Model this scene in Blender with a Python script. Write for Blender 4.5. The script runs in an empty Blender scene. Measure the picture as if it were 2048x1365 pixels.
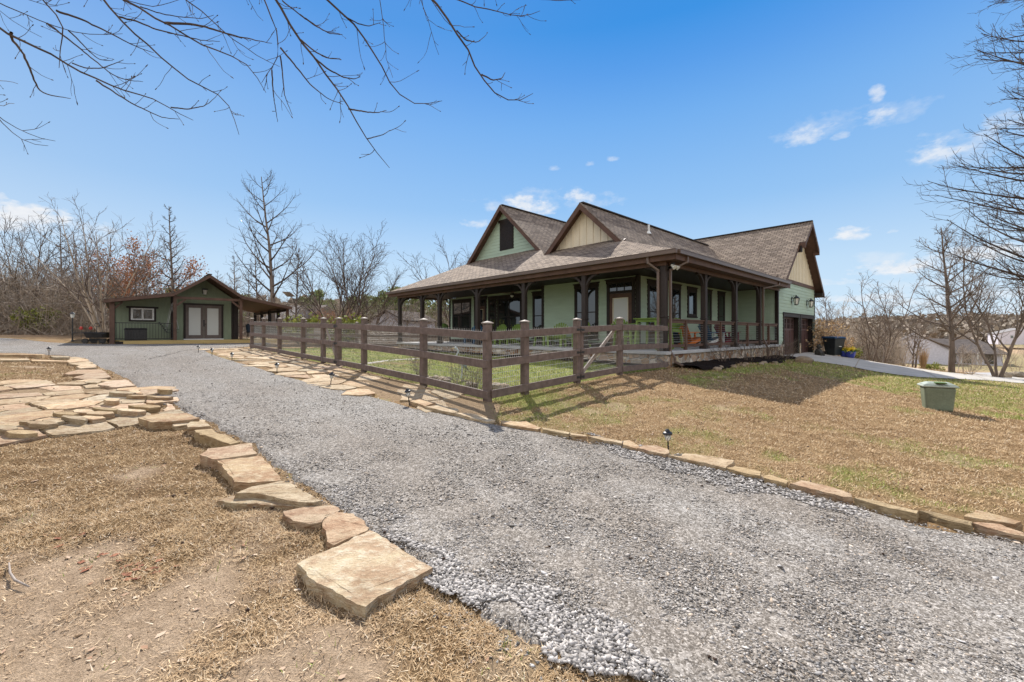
import bpy, math, random
import numpy as np
from mathutils import Vector, Matrix, Euler
random.seed(7); RNG = np.random.default_rng(7)
S = bpy.context.scene
C = S.collection
R = math.radians
# ------------------------------------------------------------------ camera, sky, sun, exposure
F = 840.0; U0 = 1024.0; VH = 666.0; EYE = 1.5       # focal length in photo pixels, horizon row, eye height
cam = bpy.data.cameras.new('camera'); camo = bpy.data.objects.new('camera', cam); C.objects.link(camo)
cam.sensor_width = 36; cam.lens = F / 2048 * 36; cam.shift_y = -(682.5 - VH) / 2048
cam.clip_start = .05; cam.clip_end = 4000
camo.location = (0, 0, EYE); camo.rotation_euler = (R(90), 0, 0)
S.camera = camo
SUN_EL, SUN_AZ = 42.0, -7.5                          # azimuth measured from +Y towards +X
W = bpy.data.worlds.new("World"); S.world = W; W.use_nodes = True
SKY_STRENGTH = .15; SUN_STRENGTH = 4.4; EXPOSURE = .9
sl = bpy.data.lights.new('sun', 'SUN'); slo = bpy.data.objects.new('sun', sl); C.objects.link(slo)
sl.energy = SUN_STRENGTH; sl.angle = R(.53); sl.color = (1, .955, .88)
sd = Vector((math.sin(R(SUN_AZ)) * math.cos(R(SUN_EL)), math.cos(R(SUN_AZ)) * math.cos(R(SUN_EL)), math.sin(R(SUN_EL))))
slo.rotation_euler = sd.to_track_quat('Z', 'Y').to_euler(); slo.location = (0, 0, 60)
S.view_settings.view_transform = 'Standard'; S.view_settings.look = 'None'
S.view_settings.gamma = 1; S.view_settings.exposure = EXPOSURE
S.cycles.max_bounces = 6; S.cycles.diffuse_bounces = 3; S.cycles.transparent_max_bounces = 8
S.cycles.use_denoising = True

def azel(u, v):
    x, y, z = (u - U0) / F, 1.0, (VH - v) / F
    return math.atan2(x, y), math.atan2(z, math.hypot(x, y))
# clouds: (u, v, half width, half height) as they stood in the sky, turned into azimuth/elevation
CLOUDS = [(62, 432, 85, 24, 1.0), (20, 452, 90, 14, .8), (4, 394, 16, 8, .8), (1064, 416, 62, 21, .85), (1150, 398, 44, 14, .8),
          (952, 449, 26, 9, .6), (985, 414, 22, 10, .45), (1757, 236, 42, 17, .75), (1756, 192, 17, 19, .6), (1608, 276, 42, 20, .6),
          (1655, 252, 26, 8, .45), (1680, 272, 18, 9, .45), (1885, 305, 62, 26, .75), (1990, 268, 90, 34, .5), (1700, 472, 48, 13, .9), (1785, 464, 14, 6, .5),
          (1790, 540, 130, 15, .95), (1960, 512, 120, 17, .95), (1680, 565, 60, 8, .6), (1730, 597, 70, 7, .6), (1830, 606, 90, 8, .5),
          (1110, 337, 12, 6, .4), (1178, 329, 10, 5, .4), (1225, 318, 16, 6, .5), (1980, 590, 120, 14, .55), (1700, 625, 150, 8, .35), (880, 560, 60, 6, .2), (1880, 560, 190, 26, .35), (1760, 520, 60, 14, .35), (1640, 260, 90, 26, .22), (1790, 225, 70, 30, .22), (1920, 300, 120, 36, .3), (1090, 408, 120, 24, .3), (100, 455, 140, 26, .45), (1930, 620, 160, 20, .35)]
SKYK = [(-5, (200, 222, 240)), (0, (205, 227, 245)), (4, (200, 225, 246)), (8, (190, 219, 245)), (16, (146, 193, 240)), (25.8, (112, 173, 237)), (31, (84, 156, 232)), (35.5, (52, 144, 226)), (55, (50, 125, 215)), (90, (60, 125, 210))]
def lin(c): return tuple((((x / 255) + .055) / 1.055) ** 2.4 if x > 10 else x / 255 / 12.92 for x in c)
def mixw(N, L, fac, a, b):
    n = N.new('ShaderNodeMix'); n.data_type = 'RGBA'
    for s_, x in ((0, fac), (6, a), (7, b)):
        if isinstance(x, (int, float)): n.inputs[s_].default_value = x
        elif isinstance(x, tuple): n.inputs[s_].default_value = (*x[:3], 1)
        else: L.new(x, n.inputs[s_])
    return n.outputs[2]
def build_world():
    nt = W.node_tree; N = nt.nodes; L = nt.links; N.clear()
    out = N.new('ShaderNodeOutputWorld'); bg = N.new('ShaderNodeBackground'); L.new(bg.outputs[0], out.inputs[0])
    sky = N.new('ShaderNodeTexSky'); sky.sky_type = 'NISHITA'; sky.sun_disc = False
    sky.sun_elevation = R(SUN_EL); sky.sun_rotation = R(SUN_AZ); sky.air_density = 1.0; sky.dust_density = .3; sky.ozone_density = 3.0; sky.altitude = 300
    tc = N.new('ShaderNodeTexCoord'); sx = N.new('ShaderNodeSeparateXYZ'); L.new(tc.outputs['Generated'], sx.inputs[0])
    def m(op, a, b=None, c=None, clamp=False):
        n = N.new('ShaderNodeMath'); n.operation = op; n.use_clamp = clamp
        for i, x in enumerate((a, b, c)):
            if x is None: continue
            if isinstance(x, (int, float)): n.inputs[i].default_value = x
            else: L.new(x, n.inputs[i])
        return n.outputs[0]
    az = m('ARCTAN2', sx.outputs[0], sx.outputs[1]); el = m('ARCSINE', sx.outputs[2])
    # clear winter air, measured by elevation and azimuth, laid over the physical sky
    grad = N.new('ShaderNodeValToRGB'); L.new(m('DIVIDE', m('ADD', el, R(5)), R(95), clamp=True), grad.inputs[0]); e = grad.color_ramp.elements
    KS = 1 / (SKY_STRENGTH * 2 ** EXPOSURE)
    for i, (p, c) in enumerate(SKYK):
        q = e[0] if i == 0 else (e[len(e) - 1] if i == len(SKYK) - 1 else e.new((p + 5) / 95)); q.position = (p + 5) / 95; q.color = (*lin(c), 1)
    sc = N.new('ShaderNodeVectorMath'); sc.operation = 'SCALE'; L.new(grad.outputs[0], sc.inputs[0]); sc.inputs['Scale'].default_value = KS
    da = m('SUBTRACT', az, .3); pale = m('MULTIPLY', m('MULTIPLY', da, da), .11, clamp=True)
    wh = mixw(N, L, pale, sc.outputs[0], tuple(.80 * KS for _ in range(3)))
    # added bright fill in the unseen sky behind the viewer, lifts the shaded fronts
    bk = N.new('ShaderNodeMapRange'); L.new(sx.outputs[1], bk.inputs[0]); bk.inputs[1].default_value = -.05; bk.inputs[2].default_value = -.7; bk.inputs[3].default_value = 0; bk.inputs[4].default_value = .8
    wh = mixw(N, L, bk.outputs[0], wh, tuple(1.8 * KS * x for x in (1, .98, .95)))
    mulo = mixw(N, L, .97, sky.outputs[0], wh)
    cb = N.new('ShaderNodeCombineXYZ'); L.new(az, cb.inputs[0]); L.new(m('MULTIPLY', el, 1.8), cb.inputs[1])
    def noise(scale, det, rough=.55):
        n = N.new('ShaderNodeTexNoise'); n.inputs['Scale'].default_value = scale; n.inputs['Detail'].default_value = det; n.inputs['Roughness'].default_value = rough
        L.new(cb.outputs[0], n.inputs[0]); return n.outputs[0]
    n1 = noise(14, 6); n2 = noise(45, 5, .6)
    nn = m('ADD', m('MULTIPLY', m('SUBTRACT', n1, .5), 4.4), m('MULTIPLY', m('SUBTRACT', n2, .5), 2.6))
    tot = None
    for (u, v, w, h, op) in CLOUDS:
        a0, e0 = azel(u, v); a1, _ = azel(u + w, v); _, e1 = azel(u, v - h)
        wa, he = abs(a1 - a0) * 1.15, abs(e1 - e0) * 1.3
        dx = m('DIVIDE', m('SUBTRACT', az, a0), wa); dy = m('DIVIDE', m('SUBTRACT', el, e0), he)
        up = m('MULTIPLY', m('MINIMUM', dy, 0), .55)            # flatter underside
        dy2 = m('ADD', dy, up)
        d = m('ADD', m('MULTIPLY', dx, dx), m('MULTIPLY', dy2, dy2))
        s = m('SUBTRACT', m('ADD', 1.0, nn), d)
        s = m('MULTIPLY', m('MULTIPLY', s, .85, clamp=True), op)
        tot = s if tot is None else m('MAXIMUM', tot, s)
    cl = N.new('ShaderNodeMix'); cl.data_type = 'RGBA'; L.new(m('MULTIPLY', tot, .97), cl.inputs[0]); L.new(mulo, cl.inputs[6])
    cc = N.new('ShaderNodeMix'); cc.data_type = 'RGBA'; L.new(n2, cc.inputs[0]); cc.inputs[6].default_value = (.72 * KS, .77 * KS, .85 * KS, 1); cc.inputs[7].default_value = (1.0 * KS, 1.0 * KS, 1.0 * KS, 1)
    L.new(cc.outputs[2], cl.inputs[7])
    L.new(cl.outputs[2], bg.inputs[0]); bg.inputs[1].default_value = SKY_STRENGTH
build_world()

# ------------------------------------------------------------------ helpers: noise, terrain, projection
def vnoise(x, y, seed=0):
    x = np.asarray(x, float); y = np.asarray(y, float)
    xi = np.floor(x).astype(np.int64); yi = np.floor(y).astype(np.int64); fx = x - xi; fy = y - yi
    fx = fx * fx * (3 - 2 * fx); fy = fy * fy * (3 - 2 * fy)
    def h(a, b):
        n = (a * 374761393 + b * 668265263 + seed * 974634777) & 0xffffffff
        n = ((n ^ (n >> 13)) * 1274126177) & 0xffffffff
        return ((n ^ (n >> 16)) & 0xffff) / 65535.0
    return (h(xi, yi) * (1 - fx) + h(xi + 1, yi) * fx) * (1 - fy) + (h(xi, yi + 1) * (1 - fx) + h(xi + 1, yi + 1) * fx) * fy
def fbm(x, y, seed=0, o=4):
    s = 0; a = .5; t = 0
    for i in range(o):
        s = s + a * vnoise(x * 2 ** i, y * 2 ** i, seed + i); t += a; a *= .5
    return s / t
def sstep(a, b, x):
    t = np.clip((np.asarray(x, float) - a) / (b - a), 0, 1); return t * t * (3 - 2 * t)
CP = np.array([(0, 0, 1.5), (-4, 0, 1.5), (4, 0, 1.6), (0, -6, 1.55), (-8, -4, 1.5), (8, -4, 1.75), (1.9, 5.1, 1.43), (4, 3.3, 1.55),
    (-.43, 7.35, 1.2), (1.63, 8.8, 1.11), (2.76, 10.1, 1.03), (4.5, 12.1, 1.03), (-1.93, 8.85, 1.1), (-3.68, 11, 1.0), (-6, 12.9, .93),
    (-9.6, 16.8, .8), (-11.7, 19, .73), (-21.5, 20.5, .58), (-17.5, 24, .62), (-14, 27, .66), (-20, 30, .55), (-11, 23, .74), (-14.3, 13, .71), (-8.6, 8, 1.02), (-3.5, 4, 1.37), (-6, 4, 1.25),
    (-30, 26, .3), (-55, 30, .0), (-40, 10, .3), (-20, 4, .9), (8.1, 7.8, 1.45), (12.3, 19.0, 1.18), (15, 21.0, 1.24), (18, 24.5, 1.25), (14.5, 17, 1.6),
    (17, 15, 1.85), (16, 10, 1.8), (22, 22, 2.0), (26, 22, 2.3), (12, 4, 1.9), (20, 0, 2.6), (9, 15, 1.12), (6.4, 13.3, 1.04), (0, 14, .98), (-5, 17, .93), (4, 22, .9), (-5, 24, .9),
    (5, 34, 1.2), (-10, 36, .9), (30, 35, 3.2), (45, 50, 4.8), (60, 80, 6.6), (85, 104, 7.2), (120, 110, 7.2), (60, 25, 6.0), (100, 40, 8.0), (0, 70, 2), (-40, 60, .2), (-20, 90, 1),
    (30, 100, 5.5), (-60, 120, -1), (120, 130, 7.5), (0, 130, 3), (40, 130, 6.5)])
def _tps(r2): return np.where(r2 > 0, .5 * r2 * np.log(np.maximum(r2, 1e-12)), 0)
_n = len(CP); _K = _tps(((CP[:, None, :2] - CP[None, :, :2]) ** 2).sum(-1)) + np.eye(_n) * .25
_P = np.c_[np.ones(_n), CP[:, :2]]; _A = np.block([[_K, _P], [_P.T, np.zeros((3, 3))]])
_Wt = np.linalg.solve(_A, np.r_[CP[:, 2], 0, 0, 0])
def terrain(x, y, rough=True):
    x = np.atleast_1d(np.asarray(x, float)); y = np.atleast_1d(np.asarray(y, float))
    cx = np.clip(x, -60, 120); cy = np.clip(y, -8, 130)
    out = np.empty(x.shape)
    fx, fy, fo = cx.ravel(), cy.ravel(), out.ravel()
    for i in range(0, fx.size, 40000):
        a, b = fx[i:i + 40000], fy[i:i + 40000]
        r2 = (a[:, None] - CP[None, :, 0]) ** 2 + (b[:, None] - CP[None, :, 1]) ** 2
        fo[i:i + 40000] = _tps(r2) @ _Wt[:_n] + _Wt[_n] + _Wt[_n + 1] * a + _Wt[_n + 2] * b
    z = EYE - fo.reshape(x.shape)
    # far hills
    q = x / np.maximum(y, 1)
    vt = np.interp(q, [-1.5, -.2, .3, .7, .85, 1.0, 1.4], [648, 648, 655, 658, 650, 644, 643]) + (fbm(q * 9, q * 0, 5) - .5) * 5
    zt = EYE + (VH - vt) * 430 / F
    k = sstep(135, 430, y) * (y > 0)
    z = z * (1 - k) + zt * k
    z = np.where(y > 430, z - (y - 430) * .05, z)
    if rough: z = z + (fbm(x * .8, y * .8, 3) - .5) * .05 * (np.hypot(x, y) < 60)
    return z
def gz(x, y, rough=True): return float(terrain([x], [y], rough)[0])
_gx = np.linspace(-30, 30, 301); _gy = np.linspace(.4, 60, 299)
_gg = terrain(*np.meshgrid(_gx, _gy))
def gfast(x, y):                                     # bilinear look-up for scattering
    x = np.clip(x, -29.9, 29.9); y = np.clip(y, .41, 59.9)
    i = (x + 30) / .2; j = (y - .4) / .2; a = i.astype(int); b = j.astype(int); fx = i - a; fy = j - b
    return (_gg[b, a] * (1 - fx) + _gg[b, a + 1] * fx) * (1 - fy) + (_gg[b + 1, a] * (1 - fx) + _gg[b + 1, a + 1] * fx) * fy
def gsurf(x, y, g=.2): return gfast(x, y) + (np.hypot(x, y) < 16) * ((fbm(x * 5, y * 5, 41, 4) - .5) * .05 * (1 - .5 * g) - .012)
def WP(u, v, Y): return Vector(((u - U0) / F * Y, Y, EYE - (v - VH) / F * Y))
def GP(u, v, dz=0, far=300):                        # the ground point seen at photo pixel (u, v)
    Y = np.exp(np.linspace(math.log(.8), math.log(far), 1500))
    x = (u - U0) / F * Y; z = EYE - (v - VH) / F * Y - dz
    d = z - terrain(x, Y)
    i = np.argmax(d < 0)
    if d[i] >= 0: i = len(Y) - 1
    if i > 0:
        t = d[i - 1] / (d[i - 1] - d[i] + 1e-9); y = Y[i - 1] + (Y[i] - Y[i - 1]) * min(max(t, 0), 1)
    else: y = Y[0]
    return Vector(((u - U0) / F * y, y, EYE - (v - VH) / F * y))
def inpoly(x, y, poly):
    x = np.asarray(x); y = np.asarray(y); c = np.zeros(x.shape, bool); n = len(poly)
    for i in range(n):
        x0, y0 = poly[i][:2]; x1, y1 = poly[(i + 1) % n][:2]
        if y0 == y1: continue
        c ^= ((y0 > y) != (y1 > y)) & (x < (x1 - x0) * (y - y0) / (y1 - y0) + x0)
    return c
# ------------------------------------------------------------------ helpers: objects
def tag(o, label=None, cat=None, group=None, kind=None):
    if label: o['label'] = label
    if cat: o['category'] = cat
    if group: o['group'] = group
    if kind: o['kind'] = kind
    return o
def empty(name, loc=(0, 0, 0), rz=0, label=None, cat=None, group=None):
    o = bpy.data.objects.new(name, None); C.objects.link(o); o.location = loc; o.rotation_euler = (0, 0, rz); o.empty_display_size = .2
    return tag(o, label, cat, group)
KIDS = {}
def copy_tree(o, parent=None):
    c = o.copy(); C.objects.link(c); c.parent = parent
    for ch in KIDS.get(o.name, []): copy_tree(ch, c)
    return c
def kidreg(o, parent):
    if parent is not None: KIDS.setdefault(parent.name, []).append(o)
class MB:
    def __init__(s): s.v = []; s.f = []; s.uv = []
    def poly(s, pts, uv=None):
        n = len(s.v); s.v += [tuple(p) for p in pts]; s.f.append(tuple(range(n, n + len(pts)))); s.uv.append(uv)
    def hexa(s, b, t):                               # bottom 4 (ccw), top 4
        n = len(s.v); s.v += [tuple(p) for p in b] + [tuple(p) for p in t]
        for q in ((3, 2, 1, 0), (4, 5, 6, 7), (0, 1, 5, 4), (1, 2, 6, 5), (2, 3, 7, 6), (3, 0, 4, 7)):
            s.f.append(tuple(n + i for i in q)); s.uv.append(None)
    def box(s, x0, x1, y0, y1, z0, z1):
        if x0 > x1: x0, x1 = x1, x0
        if y0 > y1: y0, y1 = y1, y0
        if z0 > z1: z0, z1 = z1, z0
        s.hexa([(x0, y0, z0), (x1, y0, z0), (x1, y1, z0), (x0, y1, z0)], [(x0, y0, z1), (x1, y0, z1), (x1, y1, z1), (x0, y1, z1)])
    def bar(s, p, q, w, h, up=(0, 0, 1)):             # rectangular bar from p to q
        p, q = Vector(p), Vector(q); d = (q - p).normalized(); u = Vector(up)
        if abs(d.dot(u)) > .98: u = Vector((0, 1, 0))
        x = d.cross(u).normalized() * w / 2; y = x.cross(d).normalized() * h / 2
        s.hexa([p - x - y, p + x - y, p + x + y, p - x + y], [q - x - y, q + x - y, q + x + y, q - x + y])
    def prism(s, xy, z0, z1):
        n = len(s.v); k = len(xy)
        z0 = z0 if hasattr(z0, '__len__') else [z0] * k; z1 = z1 if hasattr(z1, '__len__') else [z1] * k
        s.v += [(p[0], p[1], z0[i]) for i, p in enumerate(xy)] + [(p[0], p[1], z1[i]) for i, p in enumerate(xy)]
        s.f.append(tuple(range(n + k - 1, n - 1, -1))); s.f.append(tuple(range(n + k, n + 2 * k))); s.uv += [None, None]
        for i in range(k): j = (i + 1) % k; s.f.append((n + i, n + j, n + k + j, n + k + i)); s.uv.append(None)
    def slab(s, pts, thick, uvf=None):                # polygon in 3D, thickened downwards
        pts = [Vector(p) for p in pts]; k = len(pts); n = len(s.v)
        s.v += [tuple(p) for p in pts] + [(p.x, p.y, p.z - thick) for p in pts]
        nrm = Vector((0, 0, 0))
        for i in range(k): nrm += pts[i].cross(pts[(i + 1) % k])
        order = list(range(n, n + k)) if nrm.z > 0 else list(range(n + k - 1, n - 1, -1))
        s.f.append(tuple(order)); s.uv.append([uvf(Vector(s.v[i])) for i in order] if uvf else None)
        s.f.append(tuple(i + k for i in reversed(order))); s.uv.append(None)
        for i in range(k):
            a, b = order[i], order[(i + 1) % k]; s.f.append((b, a, a + k, b + k)); s.uv.append(None)
    def tube(s, pts, rad, n=6, cap=True):
        pts = np.array([tuple(p) for p in pts], float); k = len(pts)
        rad = np.full(k, rad, float) if np.isscalar(rad) else np.asarray(rad, float)
        d = np.gradient(pts, axis=0); d /= np.linalg.norm(d, axis=1)[:, None] + 1e-9
        ref = np.array([0, 0, 1.0]) if abs(d[:, 2]).mean() < .8 else np.array([1.0, 0, 0])
        x = np.cross(d, ref); x /= np.linalg.norm(x, axis=1)[:, None] + 1e-9; y = np.cross(d, x)
        a = np.arange(n) * 2 * np.pi / n
        vv = pts[:, None] + rad[:, None, None] * (x[:, None] * np.cos(a)[None, :, None] + y[:, None] * np.sin(a)[None, :, None])
        b = len(s.v); s.v += [tuple(p) for p in vv.reshape(-1, 3).tolist()]
        for i in range(k - 1):
            for j in range(n):
                j2 = (j + 1) % n; s.f.append((b + i * n + j, b + i * n + j2, b + (i + 1) * n + j2, b + (i + 1) * n + j)); s.uv.append(None)
        if cap and n > 2:
            s.f.append(tuple(b + j for j in range(n))[::-1]); s.f.append(tuple(b + (k - 1) * n + j for j in range(n))); s.uv += [None, None]
    def lathe(s, prof, c=(0, 0, 0), n=16, sx=1, sy=1):
        b = len(s.v)
        for r, z in prof:
            for j in range(n): a = 2 * math.pi * j / n; s.v.append((c[0] + r * sx * math.cos(a), c[1] + r * sy * math.sin(a), c[2] + z))
        for i in range(len(prof) - 1):
            for j in range(n): j2 = (j + 1) % n; s.f.append((b + i * n + j, b + i * n + j2, b + (i + 1) * n + j2, b + (i + 1) * n + j)); s.uv.append(None)
        s.f.append(tuple(b + j for j in range(n))[::-1]); s.f.append(tuple(b + (len(prof) - 1) * n + j for j in range(n))); s.uv += [None, None]
    def build(s, name, mat, parent=None, smooth=False, bevel=0, loc=None, rz=0):
        me = bpy.data.meshes.new(name); me.from_pydata(s.v, [], s.f)
        if any(u is not None for u in s.uv):
            l = me.uv_layers.new(name='UVMap').data; i = 0
            for f, u in zip(s.f, s.uv):
                for k in range(len(f)):
                    if u is not None: l[i].uv = u[k]
                    i += 1
        me.materials.append(mat); me.update()
        if smooth: me.polygons.foreach_set('use_smooth', [True] * len(me.polygons))
        o = bpy.data.objects.new(name, me); C.objects.link(o)
        if parent is not None: o.parent = parent; kidreg(o, parent)
        if loc is not None: o.location = loc
        if rz: o.rotation_euler = (0, 0, rz)
        if bevel:
            b = o.modifiers.new('bevel', 'BEVEL'); b.width = bevel; b.segments = 1; b.limit_method = 'ANGLE'
        return o
def np_mesh(name, verts, faces, mat, col=None, smooth=False):   # verts (n,3), faces (m,k) arrays
    me = bpy.data.meshes.new(name); nv = len(verts); nf, k = faces.shape
    me.vertices.add(nv); me.vertices.foreach_set('co', np.asarray(verts, np.float32).ravel())
    me.loops.add(nf * k); me.loops.foreach_set('vertex_index', faces.astype(np.int32).ravel())
    me.polygons.add(nf); me.polygons.foreach_set('loop_start', np.arange(0, nf * k, k, dtype=np.int32))
    me.update(calc_edges=True)
    if col is not None:
        a = me.color_attributes.new('col', 'FLOAT_COLOR', 'POINT'); c4 = np.ones((nv, 4), np.float32); c4[:, :3] = col; a.data.foreach_set('color', c4.ravel())
    if smooth: me.polygons.foreach_set('use_smooth', np.ones(nf, bool))
    me.materials.append(mat)
    o = bpy.data.objects.new(name, me); C.objects.link(o); return o
# ------------------------------------------------------------------ materials
def _mat(name):
    m = bpy.data.materials.new(name); m.use_nodes = True; nt = m.node_tree; return m, nt, nt.nodes, nt.links, nt.nodes['Principled BSDF']
def mix(N, L, fac, a, b, blend='MIX'):
    n = N.new('ShaderNodeMix'); n.data_type = 'RGBA'; n.blend_type = blend
    for s, x in ((0, fac), (6, a), (7, b)):
        if isinstance(x, (int, float)): n.inputs[s].default_value = x
        elif isinstance(x, tuple): n.inputs[s].default_value = (*x[:3], 1)
        else: L.new(x, n.inputs[s])
    return n.outputs[2]
def nz(N, L, vec, scale, det=4, rough=.55):
    n = N.new('ShaderNodeTexNoise'); n.inputs['Scale'].default_value = scale; n.inputs['Detail'].default_value = det; n.inputs['Roughness'].default_value = rough
    if vec is not None: L.new(vec, n.inputs[0])
    return n.outputs[0]
def ramp(N, L, f, p0, p1):
    n = N.new('ShaderNodeMapRange'); L.new(f, n.inputs[0]); n.inputs[1].default_value = p0; n.inputs[2].default_value = p1; return n.outputs[0]
def bumpn(N, L, bsdf, h, strength, dist=.01):
    b = N.new('ShaderNodeBump'); b.inputs['Strength'].default_value = strength; b.inputs['Distance'].default_value = dist
    L.new(h, b.inputs['Height']); L.new(b.outputs[0], bsdf.inputs['Normal']); return b
def M(name, base, rough=.75, var=.2, scale=6, bump=.25, bscale=60, spec=.3, metal=0, stretch=(1, 1, 1), col2=None):
    m, nt, N, L, b = _mat(name); tc = N.new('ShaderNodeTexCoord'); mp = N.new('ShaderNodeMapping'); mp.inputs['Scale'].default_value = stretch
    L.new(tc.outputs['Object'], mp.inputs[0]); v = mp.outputs[0]
    a = tuple(c * (1 - var) for c in base); c2 = col2 or tuple(min(1, c * (1 + var)) for c in base)
    n1 = nz(N, L, v, scale); n2 = nz(N, L, v, bscale, 3)
    c = mix(N, L, ramp(N, L, n1, .32, .68), a, c2); c = mix(N, L, ramp(N, L, n2, .2, .8), c, mix(N, L, 1, c, (.72, .72, .72), 'MULTIPLY'))
    L.new(c, b.inputs['Base Color']); b.inputs['Roughness'].default_value = rough; b.inputs['Specular IOR Level'].default_value = spec; b.inputs['Metallic'].default_value = metal
    if bump: bumpn(N, L, b, n2, bump, .006)
    return m
def M_col(name, rough=.85, var=.15, scale=200, spec=.15, trans=0):      # colour read from the mesh's own colour attribute
    m, nt, N, L, b = _mat(name); at = N.new('ShaderNodeAttribute'); at.attribute_name = 'col'
    L.new(at.outputs[0], b.inputs['Base Color']); b.inputs['Roughness'].default_value = rough; b.inputs['Specular IOR Level'].default_value = spec
    return m
def M_shingle():
    m, nt, N, L, b = _mat('asphalt_shingles'); tc = N.new('ShaderNodeTexCoord')
    br = N.new('ShaderNodeTexBrick'); L.new(tc.outputs['UV'], br.inputs[0]); br.inputs['Scale'].default_value = 1
    br.inputs['Brick Width'].default_value = .28; br.inputs['Row Height'].default_value = .14; br.inputs['Mortar Size'].default_value = .013; br.inputs['Mortar Smooth'].default_value = .2
    br.inputs['Color1'].default_value = (.41, .33, .26, 1); br.inputs['Color2'].default_value = (.21, .165, .13, 1); br.inputs['Mortar'].default_value = (.07, .052, .045, 1); br.inputs['Bias'].default_value = -.1
    n = nz(N, L, tc.outputs['UV'], 130, 3); n3 = nz(N, L, tc.outputs['UV'], .8, 4)
    c = mix(N, L, ramp(N, L, n, .25, .75), mix(N, L, 1, br.outputs[0], (.6, .6, .6), 'MULTIPLY'), mix(N, L, 1, br.outputs[0], (1.3, 1.28, 1.25), 'MULTIPLY'))
    c = mix(N, L, ramp(N, L, n3, .3, .7), mix(N, L, 1, c, (.82, .8, .8), 'MULTIPLY'), c)
    L.new(c, b.inputs['Base Color']); b.inputs['Roughness'].default_value = .95; b.inputs['Specular IOR Level'].default_value = .15
    sx = N.new('ShaderNodeSeparateXYZ'); L.new(tc.outputs['UV'], sx.inputs[0])
    fr = N.new('ShaderNodeMath'); fr.operation = 'FRACT'; dv = N.new('ShaderNodeMath'); dv.operation = 'DIVIDE'; L.new(sx.outputs[1], dv.inputs[0]); dv.inputs[1].default_value = .14; L.new(dv.outputs[0], fr.inputs[0])
    ad = N.new('ShaderNodeMath'); ad.operation = 'MULTIPLY_ADD'; L.new(fr.outputs[0], ad.inputs[0]); ad.inputs[1].default_value = -.8; L.new(n, ad.inputs[2])
    a2 = N.new('ShaderNodeMath'); a2.operation = 'MULTIPLY_ADD'; L.new(br.outputs[1], a2.inputs[0]); a2.inputs[1].default_value = -.7; L.new(ad.outputs[0], a2.inputs[2])
    bumpn(N, L, b, a2.outputs[0], 1, .02); return m
def M_fieldstone():
    m, nt, N, L, b = _mat('fieldstone'); tc = N.new('ShaderNodeTexCoord')
    wn = N.new('ShaderNodeTexNoise'); wn.inputs['Scale'].default_value = 5; L.new(tc.outputs['Object'], wn.inputs[0])
    mx = mix(N, L, .1, tc.outputs['Object'], wn.outputs['Color'])
    vo = N.new('ShaderNodeTexVoronoi'); vo.inputs['Scale'].default_value = 4.6; L.new(mx, vo.inputs[0])
    ve = N.new('ShaderNodeTexVoronoi'); ve.feature = 'DISTANCE_TO_EDGE'; ve.inputs['Scale'].default_value = 4.6; L.new(mx, ve.inputs[0])
    cr = N.new('ShaderNodeValToRGB'); sp = N.new('ShaderNodeSeparateColor'); L.new(vo.outputs['Color'], sp.inputs[0]); L.new(sp.outputs[0], cr.inputs[0])
    e = cr.color_ramp.elements; e[0].color = (.22, .10, .05, 1); e[1].color = (.78, .68, .55, 1)
    for p, c in ((.3, (.40, .24, .13)), (.42, (.66, .53, .34)), (.6, (.38, .31, .25)), (.8, (.50, .33, .22))): q = e.new(p); q.color = (*c, 1)
    n = nz(N, L, tc.outputs['Object'], 22, 5)
    c = mix(N, L, ramp(N, L, n, .3, .7), mix(N, L, 1, cr.outputs[0], (.65, .65, .65), 'MULTIPLY'), cr.outputs[0])
    c = mix(N, L, ramp(N, L, ve.outputs[0], .02, .06), (.50, .46, .40), c)
    L.new(c, b.inputs['Base Color']); b.inputs['Roughness'].default_value = .9
    ml = N.new('ShaderNodeMath'); ml.operation = 'MULTIPLY_ADD'; L.new(n, ml.inputs[0]); ml.inputs[1].default_value = .3; L.new(ramp(N, L, ve.outputs[0], 0, .1), ml.inputs[2])
    bumpn(N, L, b, ml.outputs[0], 1, .03); return m
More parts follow.
